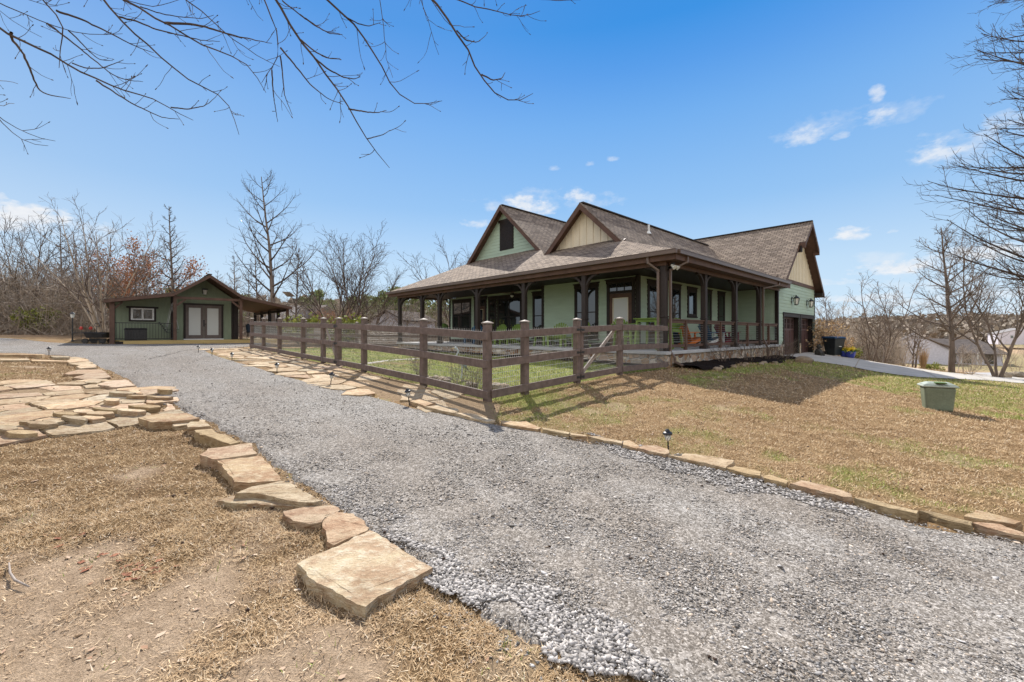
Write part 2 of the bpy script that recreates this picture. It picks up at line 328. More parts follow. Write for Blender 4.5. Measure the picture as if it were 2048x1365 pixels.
def M_flag(name, c1, c2, c3):
    m, nt, N, L, b = _mat(name); tc = N.new('ShaderNodeTexCoord'); v = tc.outputs['Object']
    mp = N.new('ShaderNodeMapping'); mp.inputs['Scale'].default_value = (1, 1.4, 6); L.new(v, mp.inputs[0])
    n1 = nz(N, L, v, 4.2, 7, .68); n2 = nz(N, L, mp.outputs[0], 11, 7, .7); n3 = nz(N, L, v, 80, 4)
    c = mix(N, L, ramp(N, L, n1, .42, .56), c1, c2); c = mix(N, L, ramp(N, L, n2, .48, .66), c, c3)
    c = mix(N, L, ramp(N, L, n3, .25, .8), mix(N, L, 1, c, (.72, .7, .66), 'MULTIPLY'), c)
    oi = N.new('ShaderNodeObjectInfo'); cr = N.new('ShaderNodeValToRGB'); L.new(oi.outputs['Random'], cr.inputs[0]); e = cr.color_ramp.elements; e[0].color = (.72, .68, .63, 1); e[1].color = (1.0, 1.05, 1.1, 1)
    for p, k in ((.25, (.98, .93, .87)), (.45, (.72, .74, .74)), (.65, (.92, .90, .86)), (.82, (1.1, 1.08, 1.05))): q = e.new(p); q.color = (*k, 1)
    c = mix(N, L, 1, c, cr.outputs[0], 'MULTIPLY'); n5 = nz(N, L, v, 1.8, 5, .7); c = mix(N, L, ramp(N, L, n5, .55, .72), c, mix(N, L, 1, c, (.66, .62, .56), 'MULTIPLY'))
    L.new(c, b.inputs['Base Color']); b.inputs['Roughness'].default_value = .88; b.inputs['Specular IOR Level'].default_value = .2
    a = N.new('ShaderNodeMath'); a.operation = 'MULTIPLY_ADD'; L.new(n3, a.inputs[0]); a.inputs[1].default_value = .25; L.new(n2, a.inputs[2])
    bumpn(N, L, b, a.outputs[0], 1, .02); return m
def M_ground(name, attr=True, fine=90, lo=.55, hi=1.3, bump=.8, dist=.03, base=None):
    m, nt, N, L, b = _mat(name); tc = N.new('ShaderNodeTexCoord'); v = tc.outputs['Object']
    if attr: at = N.new('ShaderNodeAttribute'); at.attribute_name = 'col'; c = at.outputs[0]
    else: c = base
    n1 = nz(N, L, v, fine, 5, .7); n2 = nz(N, L, v, fine / 7, 5, .65); n3 = nz(N, L, v, .5, 5)
    c = mix(N, L, ramp(N, L, n1, .3, .7), mix(N, L, 1, c, (lo, lo * .96, lo * .9), 'MULTIPLY'), mix(N, L, 1, c, (hi, hi, hi), 'MULTIPLY'))
    c = mix(N, L, ramp(N, L, n2, .35, .65), mix(N, L, 1, c, (.74, .72, .7), 'MULTIPLY'), c)
    c = mix(N, L, ramp(N, L, n3, .35, .65), mix(N, L, 1, c, (.88, .86, .84), 'MULTIPLY'), c)
    L.new(c, b.inputs['Base Color']); b.inputs['Roughness'].default_value = .95; b.inputs['Specular IOR Level'].default_value = .1
    a = N.new('ShaderNodeMath'); a.operation = 'ADD'; L.new(n1, a.inputs[0]); L.new(n2, a.inputs[1]); bumpn(N, L, b, a.outputs[0], bump, dist); return m
def M_gravel():
    m, nt, N, L, b = _mat('crushed_gravel'); tc = N.new('ShaderNodeTexCoord'); v = tc.outputs['Object']
    vs = []
    vo = N.new('ShaderNodeTexVoronoi'); vo.inputs['Scale'].default_value = 125; L.new(v, vo.inputs[0])
    v2 = N.new('ShaderNodeTexVoronoi'); v2.inputs['Scale'].default_value = 48; L.new(v, v2.inputs[0])
    sp = N.new('ShaderNodeSeparateColor'); L.new(vo.outputs['Color'], sp.inputs[0])
    sp2 = N.new('ShaderNodeSeparateColor'); L.new(v2.outputs['Color'], sp2.inputs[0])
    cr = N.new('ShaderNodeValToRGB'); L.new(sp.outputs[0], cr.inputs[0]); e = cr.color_ramp.elements
    e[0].color = (.10, .088, .076, 1); e[1].color = (.50, .465, .42, 1)
    for p, c in ((.35, (.168, .15, .13)), (.6, (.222, .20, .176)), (.85, (.32, .295, .265))): q = e.new(p); q.color = (*c, 1)
    c = mix(N, L, ramp(N, L, sp2.outputs[1], .72, .78), cr.outputs[0], mix(N, L, 1, (.16, .15, .14), cr.outputs[0], 'SCREEN'))
    n3 = nz(N, L, v, .9, 5); c = mix(N, L, ramp(N, L, n3, .35, .65), mix(N, L, 1, c, (.90, .87, .84), 'MULTIPLY'), c)
    mp = N.new('ShaderNodeMapping'); mp.inputs['Rotation'].default_value = (0, 0, R(47)); L.new(v, mp.inputs[0]); m2 = N.new('ShaderNodeMapping'); m2.inputs['Scale'].default_value = (.09, .75, 1); L.new(mp.outputs[0], m2.inputs[0])
    n4 = nz(N, L, m2.outputs[0], 1.4, 3); c = mix(N, L, ramp(N, L, n4, .42, .6), mix(N, L, 1, c, (.93, .90, .87), 'MULTIPLY'), mix(N, L, 1, c, (1.03, 1.03, 1.03), 'MULTIPLY'))
    L.new(c, b.inputs['Base Color']); b.inputs['Roughness'].default_value = .9; b.inputs['Specular IOR Level'].default_value = .2
    bumpn(N, L, b, sp.outputs[1], 1, .012); return m
def M_glass(name, base=(.015, .018, .02), rough=.03, spec=1.0):
    m, nt, N, L, b = _mat(name); b.inputs['Base Color'].default_value = (*base, 1); b.inputs['Roughness'].default_value = rough; b.inputs['IOR'].default_value = 1.55; b.inputs['Specular IOR Level'].default_value = spec
    tc = N.new('ShaderNodeTexCoord'); bumpn(N, L, b, nz(N, L, tc.outputs['Object'], 1.5, 2), .04, .02); return m
MT = dict(
    siding=M('sage_siding', (.42, .53, .415), .6, .06, 1.5, .12, 25, stretch=(1, 1, 6)),
    siding2=M('green_board_siding', (.25, .295, .205), .7, .08, 2, .2, 30, stretch=(6, 6, 1)),
    trim=M('dark_brown_trim', (.022, .014, .011), .55, .25, 5, .2, 50, stretch=(1, 1, 1)),
    greybrown=M('grey_brown_door', (.15, .118, .105), .6, .12, 4, .15, 40),
    trim2=M('brown_fascia', (.115, .062, .042), .6, .2, 4, .2, 50),
    gutter=M('brown_gutter', (.15, .10, .075), .4, .1, 3, .05, 30, spec=.5),
    post=M('porch_post', (.040, .029, .026), .6, .2, 6, .25, 40, stretch=(1, 1, .2)),
    cream=M('cream_board', (.80, .71, .54), .65, .06, 2, .1, 30, stretch=(3, 3, .5)),
    fence=M('brown_stained_fence', (.175, .127, .107), .75, .25, 9, .5, 90, stretch=(1, 1, 1)),
    fencecap=M('weathered_post_cap', (.33, .275, .235), .7, .2, 12, .3, 60),
    wire=M('galvanised_wire', (.46, .46, .44), .45, .1, 5, 0, 30, metal=.2),
    iron=M('black_iron', (.014, .013, .013), .45, .2, 5, .1, 50, spec=.5),
    concrete=M('concrete', (.50, .46, .41), .9, .1, 1.2, .3, 70),
    porchfloor=M('porch_concrete', (.52, .51, .50), .8, .08, 2, .2, 50),
    stone=M_fieldstone(), shingle=M_shingle(),
    flag_tan=M_flag('tan_flagstone', (.46, .35, .225), (.60, .49, .35), (.33, .22, .13)),
    flag_pink=M_flag('pink_flagstone', (.47, .32, .215), (.58, .45, .32), (.33, .20, .125)),
    flag_buff=M_flag('buff_flagstone', (.55, .42, .265), (.43, .285, .175), (.64, .53, .38)),
    flag_gold=M_flag('golden_flagstone', (.40, .29, .165), (.50, .38, .23), (.30, .21, .12)),
    rock=M_flag('garden_rock', (.38, .30, .22), (.5, .43, .34), (.26, .2, .15)),
    gravel=M_gravel(), stones=M_col('gravel_stone', .85), straw=M_col('grass_blade', .9, spec=.1),
    ground=M_ground('lawn_soil'), mulch=M_ground('dark_mulch', False, 60, .5, 1.5, 1, .04, (.022, .014, .010)),
    sandpath=M_ground('pea_gravel_sand', False, 120, .6, 1.3, 1, .03, (.42, .30, .185)),
    glass=M_glass('window_glass'), frosted=M_glass('frosted_door_glass', (.50, .51, .485), .35, .5),
    white=M('white_vinyl', (.8, .8, .78), .5, .03, 3, .02, 30),
    garage=M('mauve_brown_garage_door', (.11, .06, .055), .5, .12, 3, .15, 40, stretch=(2, 2, .3)),
    bark=M('grey_brown_bark', (.19, .145, .115), .95, .35, 5, .8, 45, stretch=(1, 1, .25)),
    barkd=M('dark_twig_bark', (.095, .07, .055), .95, .35, 5, .4, 45),
    barkl=M('pale_bark', (.42, .34, .26), .95, .3, 5, .6, 45, stretch=(1, 1, .25)),
    lime=M('lime_painted_wood', (.20, .30, .06), .55, .1, 6, .1, 40), orange=M('orange_painted_wood', (.70, .19, .03), .55, .1, 6, .1, 40),
    blue=M('navy_painted_wood', (.03, .10, .20), .55, .1, 6, .1, 40), maroon=M('maroon_painted_wood', (.17, .015, .03), .55, .1, 6, .1, 40),
    greenbox=M('faded_green_plastic', (.185, .215, .15), .5, .15, 4, .1, 40), greenlid=M('pale_green_plastic', (.36, .40, .34), .45, .1, 4, .08, 40),
    binb=M('dark_blue_bin_plastic', (.012, .018, .022), .45, .1, 4, .05, 40, spec=.5), binl=M('blue_lid_plastic', (.02, .06, .13), .4, .1, 4, .05, 40, spec=.5),
    deckwood=M('yellow_treated_lumber', (.52, .37, .15), .75, .12, 4, .3, 50, stretch=(.3, 2, 3)),
    red=M('red_petals', (.75, .03, .02), .6, .1, 10, 0, 30), yellow=M('yellow_petals', (.85, .62, .03), .6, .1, 20, 0, 30), leafg=M('green_leaves', (.10, .17, .04), .7, .3, 12, 0, 30),
    bluepot=M('blue_glazed_pot', (.03, .05, .33), .25, .1, 5, 0, 30, spec=.6), lamp=M('lamp_glass', (.75, .74, .68), .3, .05, 5, 0, 30),
    blackp=M('black_plastic', (.02, .018, .018), .4, .1, 5, .05, 30, spec=.5), statue=M('pale_blue_grey_stone', (.55, .62, .62), .7, .2, 9, .3, 40),
    whitewall=M('pale_lilac_siding', (.62, .60, .66), .8, .04, .4, .1, 3), darkroof=M('dark_far_roof', (.115, .095, .085), .9, .25, 1.5, .1, 6), greyroof=M('grey_far_roof', (.26, .24, .23), .9, .1, 1, .1, 6), darkglass=M_glass('dark_window'))
def M_leaf(name, c1, c2):
    m, nt, N, L, b = _mat(name); g = N.new('ShaderNodeNewGeometry')
    L.new(mix(N, L, g.outputs['Random Per Island'], c1, c2), b.inputs['Base Color']); b.inputs['Roughness'].default_value = .8; b.inputs['Specular IOR Level'].default_value = .15; return m
MT['rust'] = M_leaf('rust_oak_leaves', (.52, .25, .12), (.34, .15, .075)); MT['pine'] = M_leaf('pine_needles', (.33, .36, .14), (.15, .18, .07))
MT['deadleaf'] = M_leaf('fallen_leaves', (.26, .13, .07), (.58, .46, .34)); MT['redleaf'] = M_leaf('red_brown_leaves', (.17, .06, .035), (.33, .15, .085)); MT['oliveleaf'] = M_leaf('yellow_green_leaves', (.30, .30, .06), (.15, .18, .04))
MT['farwood'] = M_leaf('far_bare_woods', (.34, .27, .21), (.20, .165, .125)); MT['grassy'] = M_leaf('ornamental_grass', (.52, .36, .2), (.38, .24, .13))
# ------------------------------------------------------------------ ground layout (world plan)
def GL(pts, dz=0): return [GP(u, v, dz) for u, v in pts]
def V2(*p): return [Vector((a, b, 0)) for a, b in p]
FC = Vector((-.43, 7.35, 0))                          # near corner of the paddock fence
FL = Vector((-11.95, 19.3, 0))                        # far corner
HA = R(42.93); HO = Vector((4.49, 12.4, 0)); AX = Vector((math.cos(HA), math.sin(HA), 0)); AY = Vector((-math.sin(HA), math.cos(HA), 0))
def HW(x, y): p = HO + AX * x + AY * y; return p
EL = [V2((-48, 13.5), (-30, 14.5), (-20, 14)) + GL([(60, 707), (130, 712)]), GL([(165, 720), (190, 731), (215, 741)]), GL([(260, 765), (290, 790), (335, 806), (370, 826), (410, 842)]),
      GL([(450, 863), (500, 888), (560, 935), (640, 995)]), GL([(700, 1037), (770, 1085), (868, 1150)]), GL([(905, 1195), (960, 1235), (1060, 1285), (1200, 1335), (1290, 1365)]), V2((.9, 1.0), (1.4, -2), (2, -6))]
ER = [V2((-48, 34), (-36, 27.5), (-28, 24), (-24, 21.9), (-21, 21.3)), V2((-18, 23.8), (-15.0, 26.2), (-13.4, 23.4)) + GL([(395, 698)]), GL([(440, 714), (500, 731), (560, 750), (640, 770)]),
      GL([(700, 782), (760, 797), (850, 821), (915, 832), (990, 848)]), GL([(1060, 860), (1150, 880), (1250, 893), (1340, 915)]), GL([(1450, 945), (1560, 976), (1700, 1008), (1850, 1052), (2048, 1087)]), V2((5.6, 1.0), (7.5, -2), (9, -6))]
def resample(p, n):
    a = np.array([(q[0], q[1]) for q in p]); d = np.r_[0, np.cumsum(np.hypot(*np.diff(a, axis=0).T))]; t = np.linspace(0, d[-1], n)
    return np.c_[np.interp(t, d, a[:, 0]), np.interp(t, d, a[:, 1])]
def chain(segs, counts):
    out = []; prev = None
    for s, n in zip(segs, counts):
        q = ([prev] if prev is not None else []) + list(s); r = resample(q, n + (1 if prev is not None else 0)); out.append(r if prev is None else r[1:]); prev = s[-1]
    return np.vstack(out)
CNT = [40, 24, 24, 24, 20, 24, 14]
DL = chain(EL, CNT); DR = chain(ER, CNT)
jit = (fbm(np.arange(len(DL)) * .7, np.zeros(len(DL)), 31, 3) - .5) * .12
DRIVE = [tuple(p) for p in DL] + [tuple(p) for p in DR[::-1]]
def sheet(name, A, B, m, dz, mat, kind='structure', uneven=0, tuck=.03):
    t = np.linspace(0, 1, m)[None, :, None]; g = A[:, None] * (1 - t) + B[:, None] * t
    z = terrain(g[..., 0], g[..., 1]) + dz - tuck * np.maximum(0, 1 - np.minimum(t, 1 - t)[..., 0] * (m - 1) / 2)
    if uneven: z = z + (fbm(g[..., 0] * 3, g[..., 1] * 3, 8, 3) - .5) * uneven
    n = len(A); v = np.dstack([g, z]).reshape(-1, 3); i = np.arange(n - 1)[:, None] * m + np.arange(m - 1)[None]
    f = np.stack([i, i + m, i + m + 1, i + 1], -1).reshape(-1, 4)
    c = v[f[:, 0]]; nrm = np.cross(v[f[0, 1]] - v[f[0, 0]], v[f[0, 2]] - v[f[0, 0]])
    if np.median(np.cross(v[f[:, 1]] - v[f[:, 0]], v[f[:, 2]] - v[f[:, 0]])[:, 2]) < 0: f = f[:, ::-1]
    o = np_mesh(name, v, f, mat, smooth=True); tag(o, kind=kind); return o
YARD = [tuple(FC.xy), tuple(FL.xy), tuple((FL + AX * 14).xy), tuple(HW(-.2, 16).xy), tuple(HW(-.2, -.2).xy)]
HOUSEFP = [tuple(HW(*p).xy) for p in ((-.1, -.1), (18.4, -.1), (18.4, 16.3), (-.1, 16.3))]
PATHP = [tuple(p) for p in DR[64:112]] + [tuple(FC.xy), tuple(FL.xy)]
def masks(x, y):
    """dead-grass colour, with green patches and bare soil, as the lawn itself is coloured"""
    n1 = fbm(x * .55, y * .55, 11, 4); n2 = fbm(x * 2.2, y * 2.2, 12, 4); n3 = fbm(x * 6, y * 6, 13, 3)
    straw = np.array([.40, .275, .145]); brown = np.array([.26, .16, .08]); green = np.array([.21, .28, .05]); soil = np.array([.50, .375, .26]); yel = np.array([.36, .30, .12])
    yard = inpoly(x, y, YARD)
    left = (x < np.interp(y, [-8, 0, 2, 3, 5, 8, 13], [3, 1, .9, -.3, -2.5, -5.5, -12])) & ~yard & (y < 14.5)
    g = np.zeros_like(x)
    g = np.where(yard, sstep(.28, .52, n2 * .6 + n1 * .4) * .7 + .3, g)
    de = np.full(x.shape, 99.0)                      # distance outwards from the drive's right-hand edge
    for k in range(100, len(DR), 4): de = np.minimum(de, np.hypot(x - DR[k, 0], y - DR[k, 1]))
    right = ~yard & ~left
    strip = np.exp(-((de - .95) / .55) ** 2) * (y < 8)
    g = np.where(right, np.maximum(strip * sstep(.45, .68, n2) * .5, sstep(.56, .72, n1) * sstep(.4, .6, n2) * .45), g)
    g = np.where(right & (x > 8.6) & (y > 7.4) & (y < 20), np.maximum(g, .55 * sstep(.3, .6, n2 + .1)), g)
    nearf = np.exp(-((x - .3) ** 2 + (y - 7.5) ** 2) / 1.6); g = np.maximum(g, nearf * .8 * sstep(.3, .5, n2))
    hb = np.exp(-((((x - HO.x) * -AY.x * -1 + (y - HO.y) * AY.y) + 1.6) / .5) ** 2) * (x > 4) * (x < 14)      # strip along the mulch bed
    g = np.maximum(g, hb * .8 * sstep(.3, .5, n2))
    g = np.where(left, sstep(.66, .76, n2) * .25, g)
    bare = np.where(left, sstep(.50, .66, n1 * .45 + n2 * .55 + .13 * np.exp(-((y - 1.5) / 1.1) ** 2) - .07), sstep(.62, .72, n1 * .5 + n2 * .5) * .6)
    bare = np.where(yard, 0, bare)
    far = sstep(28, 60, np.hypot(x, y))
    base = brown[None] * n3[..., None] + straw[None] * (1 - n3[..., None]) if x.ndim == 1 else brown * n3[..., None] + straw * (1 - n3[..., None])
    base = np.where((left)[..., None], base * np.array([.80, .79, .78]), base)
    c = base * (1 - g[..., None]) + (green * (1 - n3[..., None] * .6) + yel * n3[..., None] * .6) * g[..., None]
    c = c * (1 - bare[..., None]) + soil * bare[..., None]
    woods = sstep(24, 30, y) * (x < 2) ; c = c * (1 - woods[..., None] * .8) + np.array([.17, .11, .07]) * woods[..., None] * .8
    fld = sstep(30, 60, y) * (x > 12); c = c * (1 - fld[..., None]) + np.array([.50, .36, .23]) * fld[..., None]
    gf = fld * sstep(.5, .6, fbm(x * .03, y * .03, 21, 3)) * .6; c = c * (1 - gf[..., None]) + np.array([.27, .27, .12]) * gf[..., None]
    hl = sstep(180, 230, y) * (.4 + .6 * sstep(.3, .5, fbm(x * .012, y * .012, 22, 3))); c = c * (1 - hl[..., None]) + np.array([.185, .15, .11]) * hl[..., None]
    return c, g, bare, left
def build_ground():
    def axis(lo, hi, step, far_lo, far_hi, growth=1.12):
        a = list(np.arange(lo, hi, step)); s = step; b = [hi]
        while b[-1] < far_hi: s *= growth; b.append(b[-1] + s)
        s = step; c = [lo]
        while c[-1] > far_lo: s *= growth; c.append(c[-1] - s)
        return np.array(c[:0:-1] + a + b)
    xs = axis(-14, 16, .1, -1800, 1800); ys = axis(.6, 17, .1, -120, 2400)
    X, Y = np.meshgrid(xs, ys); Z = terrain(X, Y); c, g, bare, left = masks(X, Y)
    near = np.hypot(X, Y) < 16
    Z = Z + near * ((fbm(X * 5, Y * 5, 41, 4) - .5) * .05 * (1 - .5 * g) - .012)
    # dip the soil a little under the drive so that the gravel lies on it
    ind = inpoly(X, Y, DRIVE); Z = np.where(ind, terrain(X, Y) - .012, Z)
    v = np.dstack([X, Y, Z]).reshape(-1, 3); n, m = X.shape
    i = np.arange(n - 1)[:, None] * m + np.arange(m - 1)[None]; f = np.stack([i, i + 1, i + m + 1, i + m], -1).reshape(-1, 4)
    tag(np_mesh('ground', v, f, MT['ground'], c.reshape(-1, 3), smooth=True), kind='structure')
build_ground()
DLj = DL.copy(); DLj[:, 0] += jit; DLj[:, 1] += jit
sheet('gravel_driveway', DLj, DR, 70, .012, MT['gravel'], uneven=.015)
# sandy path beside the fence, under the flagstones
pa = np.array([tuple(p) for p in DR[60:112]]); fl = resample([FL + Vector((-1.5, 1.2, 0)), FL, FC + Vector((.25, -.12, 0))], len(pa))
sheet('path', pa, fl, 14, .008, MT['sandpath'], uneven=.02)
# pale concrete walk through the yard, from the gate to the porch
w = [GP(664, 736), GP(760, 723), GP(860, 717), GP(935, 709)]
wa = resample(w, 20); wb = wa + np.array([.35, .75])
sheet('yard_path', wa, wb, 5, .02, MT['concrete'])
# sand under the left-hand patio stones
PAT = [tuple(GP(u, v).xy) for u, v in ((-60, 884), (60, 888), (110, 872), (190, 858), (300, 848), (345, 812), (280, 775), (150, 763), (-60, 765))] + [(-11.5, 7.2), (-9.5, 5.0)]
ci = np.mean(PAT, 0)
pr = resample([Vector((*p, 0)) for p in PAT + PAT[:1]], 60); sheet('patio_bed', pr, np.repeat(ci[None], 60, 0), 8, .006, MT['sandpath'])
# concrete driveway at the garage
QP = lambda u, Y: Vector(((u - U0) / F * Y, Y, 0))
cl = resample([Vector(HW(11.3, -.0)), Vector(HW(11.4, -1.2)), QP(1690, 18.6), QP(1760, 17.2), QP(1850, 16.2), QP(1985, 17.2), Vector((25, 17.5, 0))], 60)
crr = resample([Vector(HW(18.8, -.0)), Vector(HW(19.3, -1.5)), QP(1740, 23.2), QP(1790, 22.6), QP(1870, 21.2), QP(2000, 20.6), Vector((27, 21, 0))], 60)
sheet('concrete_driveway', cl, crr, 26, .05, MT['concrete'])
for i in (12, 24, 36, 48):
    a, b = cl[i], crr[i]; t = np.linspace(0, 1, 40)[:, None]; g_ = a * (1 - t) + b * t; n_ = np.array([(b - a)[1], -(b - a)[0]]); n_ /= np.linalg.norm(n_)
    sheet('driveway_joint', g_ - n_ * .014, g_ + n_ * .014, 3, .055, MT['rock'], tuck=0)
# second lane far right, road in the valley
sheet('side_road', resample(V2((19.5, 18), (24, 20), (34, 22)), 12), resample(V2((19.5, 19.4), (24, 22), (34, 25)), 12), 4, .03, MT['concrete'])
r0 = np.array([(52 + i * 6, 64 + 1.2 * i) for i in range(20)]); sheet('valley_road', r0, r0 + np.array([0, 5]), 3, .12, M('far_road', (.45, .43, .42), .9, .05, .2, 0, 3))
# mulch bed along the porch
ma = np.array([tuple(HW(x, .1).xy) for x in np.linspace(.3, 11, 60)]); mb = np.array([tuple(HW(x, -.95 - .25 * math.sin(x * 1.1)).xy) for x in np.linspace(.3, 11.2, 60)])
sheet('mulch_bed', ma, mb, 14, .09, MT['mulch'], uneven=.08, tuck=.08)
ma = np.array([tuple(HW(-.1, x).xy) for x in np.linspace(.1, 15, 30)]); mb = np.array([tuple(HW(-.75, x).xy) for x in np.linspace(.1, 15, 30)])
sheet('mulch_bed', ma, mb, 8, .07, MT['mulch'], uneven=.06)

# ------------------------------------------------------------------ flat stones
STONE_SLOTS = ['flag_tan', 'flag_pink', 'flag_buff', 'flag_gold']
def ragged(pts, amp, seed, sub=.07):
    out = []; n = len(pts); rr = random.Random(seed)
    for i in range(n):
        a, b = pts[i], pts[(i + 1) % n]; k = max(1, int((b - a).length / sub)); nr = Vector(((b - a).y, -(b - a).x, 0)); nr = nr / (nr.length + 1e-9); w = 0
        for j in range(k):
            p = a.lerp(b, (j + (rr.uniform(-.3, .3) if j else 0)) / k)
            if j: w = w * .6 + rr.uniform(-1, 1); p = p + nr * w * amp * (1 if rr.random() > .12 else 2.2)
            out.append(p)
    return out
def flat_stone(name, pts, th, mat, label, cat, group, lift=None, sub=.07, amp=.006):
    """pts: outline of the top (world xy); a real slab lying on the soil"""
    pts = [Vector((p[0], p[1], 0)) for p in pts]
    ar = sum(pts[i].x * pts[(i + 1) % len(pts)].y - pts[(i + 1) % len(pts)].x * pts[i].y for i in range(len(pts)))
    if ar < 0: pts = pts[::-1]
    seed = hash((round(pts[0].x, 2), round(pts[0].y, 2))) % 9999
    top = ragged(pts, amp, seed, sub); n = len(top)
    cx = sum((p.x for p in top)) / n; cy = sum((p.y for p in top)) / n; cz = gz(cx, cy)
    h = 1.0; gx = (gz(cx + .3, cy) - gz(cx - .3, cy)) / .6; gy = (gz(cx, cy + .3) - gz(cx, cy - .3)) / .6
    rr = random.Random(seed + 1); tx, ty = rr.uniform(-.02, .02), rr.uniform(-.02, .02); up = th if lift is None else lift
    def z(p, o): return cz + (gx + tx) * (p.x - cx) + (gy + ty) * (p.y - cy) + o
    m = MB(); m.v = []
    vt = [(p.x - cx, p.y - cy, z(p, up) - cz) for p in top]
    c = Vector((cx, cy, 0)); rim = []; mid = []; bot = []
    for i, p in enumerate(top):
        q = p + (p - c).normalized() * rr.uniform(.001, .006); rim.append((q.x - cx, q.y - cy, z(q, up - th * rr.uniform(.12, .34)) - cz))
        q = p + (p - c).normalized() * rr.uniform(-.010, .016); mid.append((q.x - cx, q.y - cy, z(q, up - th * .55) - cz))
        q = p + (p - c).normalized() * rr.uniform(-.012, .008); bot.append((q.x - cx, q.y - cy, z(q, up - th - .06) - cz))
    inner = []
    for i, p in enumerate(top):
        q = c + (p - c) * .86; inner.append((q.x - cx, q.y - cy, z(q, up + rr.uniform(-.003, .004)) - cz))
    m.v = vt + rim + mid + bot + inner
    m.f = [tuple(range(4 * n, 5 * n))]; m.uv = [None]
    for a, b in ((0, 1), (1, 2), (2, 3)):
        for i in range(n): j = (i + 1) % n; m.f.append((b * n + i, b * n + j, a * n + j, a * n + i)); m.uv.append(None)
    for i in range(n): j = (i + 1) % n; m.f.append((i, j, 4 * n + j, 4 * n + i)); m.uv.append(None)
    o = m.build(name, MT[mat], loc=(cx, cy, cz)); tag(o, label, cat, group); return o
def Z(ox, oy, sc, pts): return [(ox + x / sc, oy + y / sc) for x, y in pts]
def stone_px(px, th, mat, label, group='edging stones along the gravel drive'):
    pts = [GP(u, v, th * .9) for u, v in px]; Yc = sum(p.y for p in pts) / len(pts)
    return flat_stone('edging_stone', pts, th, mat, label, 'edging stone', group, lift=th * .9, sub=max(.035, Yc * .013), amp=.005 + .0014 * Yc)
A2 = lambda p: Z(380, 860, 3.1016, p); A1 = lambda p: Z(0, 660, 4.0146, p); A3 = lambda p: Z(960, 780, 3.7926, p); A4 = lambda p: Z(1400, 800, 3.1605, p); A5 = lambda p: Z(820, 600, 5.12, p)
stone_px(A2([(665, 835), (880, 735), (1115, 622), (1190, 660), (1340, 755), (1505, 845), (1400, 905), (1210, 1005), (1090, 1085), (1000, 1050), (850, 975), (725, 905)]), .065, 'flag_buff', 'large square buff slab with flaked face, nearest stone of the left edging')
stone_px(A2([(835, 550), (905, 510), (1015, 520), (1110, 605), (1100, 622), (890, 712), (850, 690), (845, 640), (820, 590)]), .055, 'flag_pink', 'jagged pink stone touching the far corner of the large square slab')
stone_px(A2([(578, 505), (700, 480), (880, 468), (930, 500), (835, 545), (815, 575), (740, 588), (700, 575), (640, 565)]), .05, 'flag_pink', 'pink scalloped stone just beyond the jagged pink stone')
stone_px(A2([(285, 398), (380, 355), (570, 315), (620, 330), (815, 440), (770, 452), (600, 437), (520, 415), (430, 400)]), .075, 'flag_tan', 'wedge shaped smooth tan stone overlapping a thin pointed slab')
stone_px(A2([(170, 435), (270, 405), (420, 408), (520, 425), (600, 445), (640, 475), (500, 468), (250, 452)]), .035, 'flag_buff', 'thin pointed slab lying below the wedge shaped tan stone')
stone_px(A2([(165, 190), (420, 160), (460, 180), (565, 310), (400, 324), (275, 322), (215, 250)]), .085, 'flag_buff', 'thick yellowish trapezoid stone between a wedge stone and a pink topped block')
stone_px(A2([(110, 110), (380, 80), (415, 150), (250, 175), (165, 188), (75, 160)]), .10, 'flag_pink', 'thick pink topped block with a grey end on the left edging')
stone_px(A1([(1560, 800), (1690, 790), (1730, 820), (1860, 865), (1925, 895), (1850, 915), (1700, 865), (1600, 830)]), .11, 'flag_gold', 'thick golden wedge stone tipped down towards the gravel')
stone_px(A1([(1500, 768), (1530, 735), (1650, 745), (1690, 775), (1600, 782), (1510, 784)]), .1, 'flag_buff', 'small square stone beyond the golden wedge')
stone_px(A1([(1385, 750), (1520, 715), (1650, 725), (1640, 745), (1400, 775)]), .05, 'flag_tan', 'narrow tan stone tucked under a long pale slab')
stone_px(A1([(1110, 708), (1270, 680), (1500, 672), (1600, 712), (1530, 722), (1330, 738), (1210, 740), (1180, 728)]), .09, 'flag_buff', 'long pale slab with thick rough front edge beside the patio end')
stone_px(A1([(1270, 658), (1440, 640), (1480, 665), (1290, 684)]), .05, 'flag_tan', 'flat tan stone at the gravel end of the patio')
stone_px(A1([(1335, 590), (1385, 600), (1410, 640), (1325, 650)]), .05, 'flag_pink', 'small upright-lying pink stone at the patio corner')
O_ = [[(945, 470), (1100, 455), (1115, 478), (1040, 494), (940, 484)], [(790, 440), (870, 405), (1010, 398), (1090, 450), (930, 466)], [(680, 412), (760, 395), (865, 393), (780, 430), (690, 427)],
      [(590, 378), (700, 350), (850, 345), (890, 380), (790, 392), (680, 398)], [(530, 347), (620, 322), (800, 318), (850, 340), (700, 352), (550, 360)], [(610, 297), (700, 270), (765, 275), (775, 302), (640, 314)],
      [(550, 272), (680, 245), (745, 262), (640, 280)], [(515, 252), (600, 228), (700, 236), (715, 250), (560, 267)], [(500, 232), (600, 218), (690, 226), (600, 238)], [(1040, 482), (1130, 478), (1150, 515), (1060, 510)]]
OL = ['cream stone at the near end of the curve beside the patio', 'large pinkish slab filling the curve of the edging', 'small stone wedged left of the large pinkish slab', 'broad pink slab three stones before the curve ends', 'long dark edged stone pointing left in the curve',
      'squarish pale stone above the long dark edged stone', 'slim grey edged stone in the upper curve', 'thin pale stone near the top of the curve', 'farthest small stone of the curved edging', 'small cream block where the curve meets the patio']
for p, lb, k in zip(O_, OL, [2, 1, 0, 1, 1, 2, 0, 2, 0, 2]): stone_px(A1(p), .045, STONE_SLOTS[k], lb)
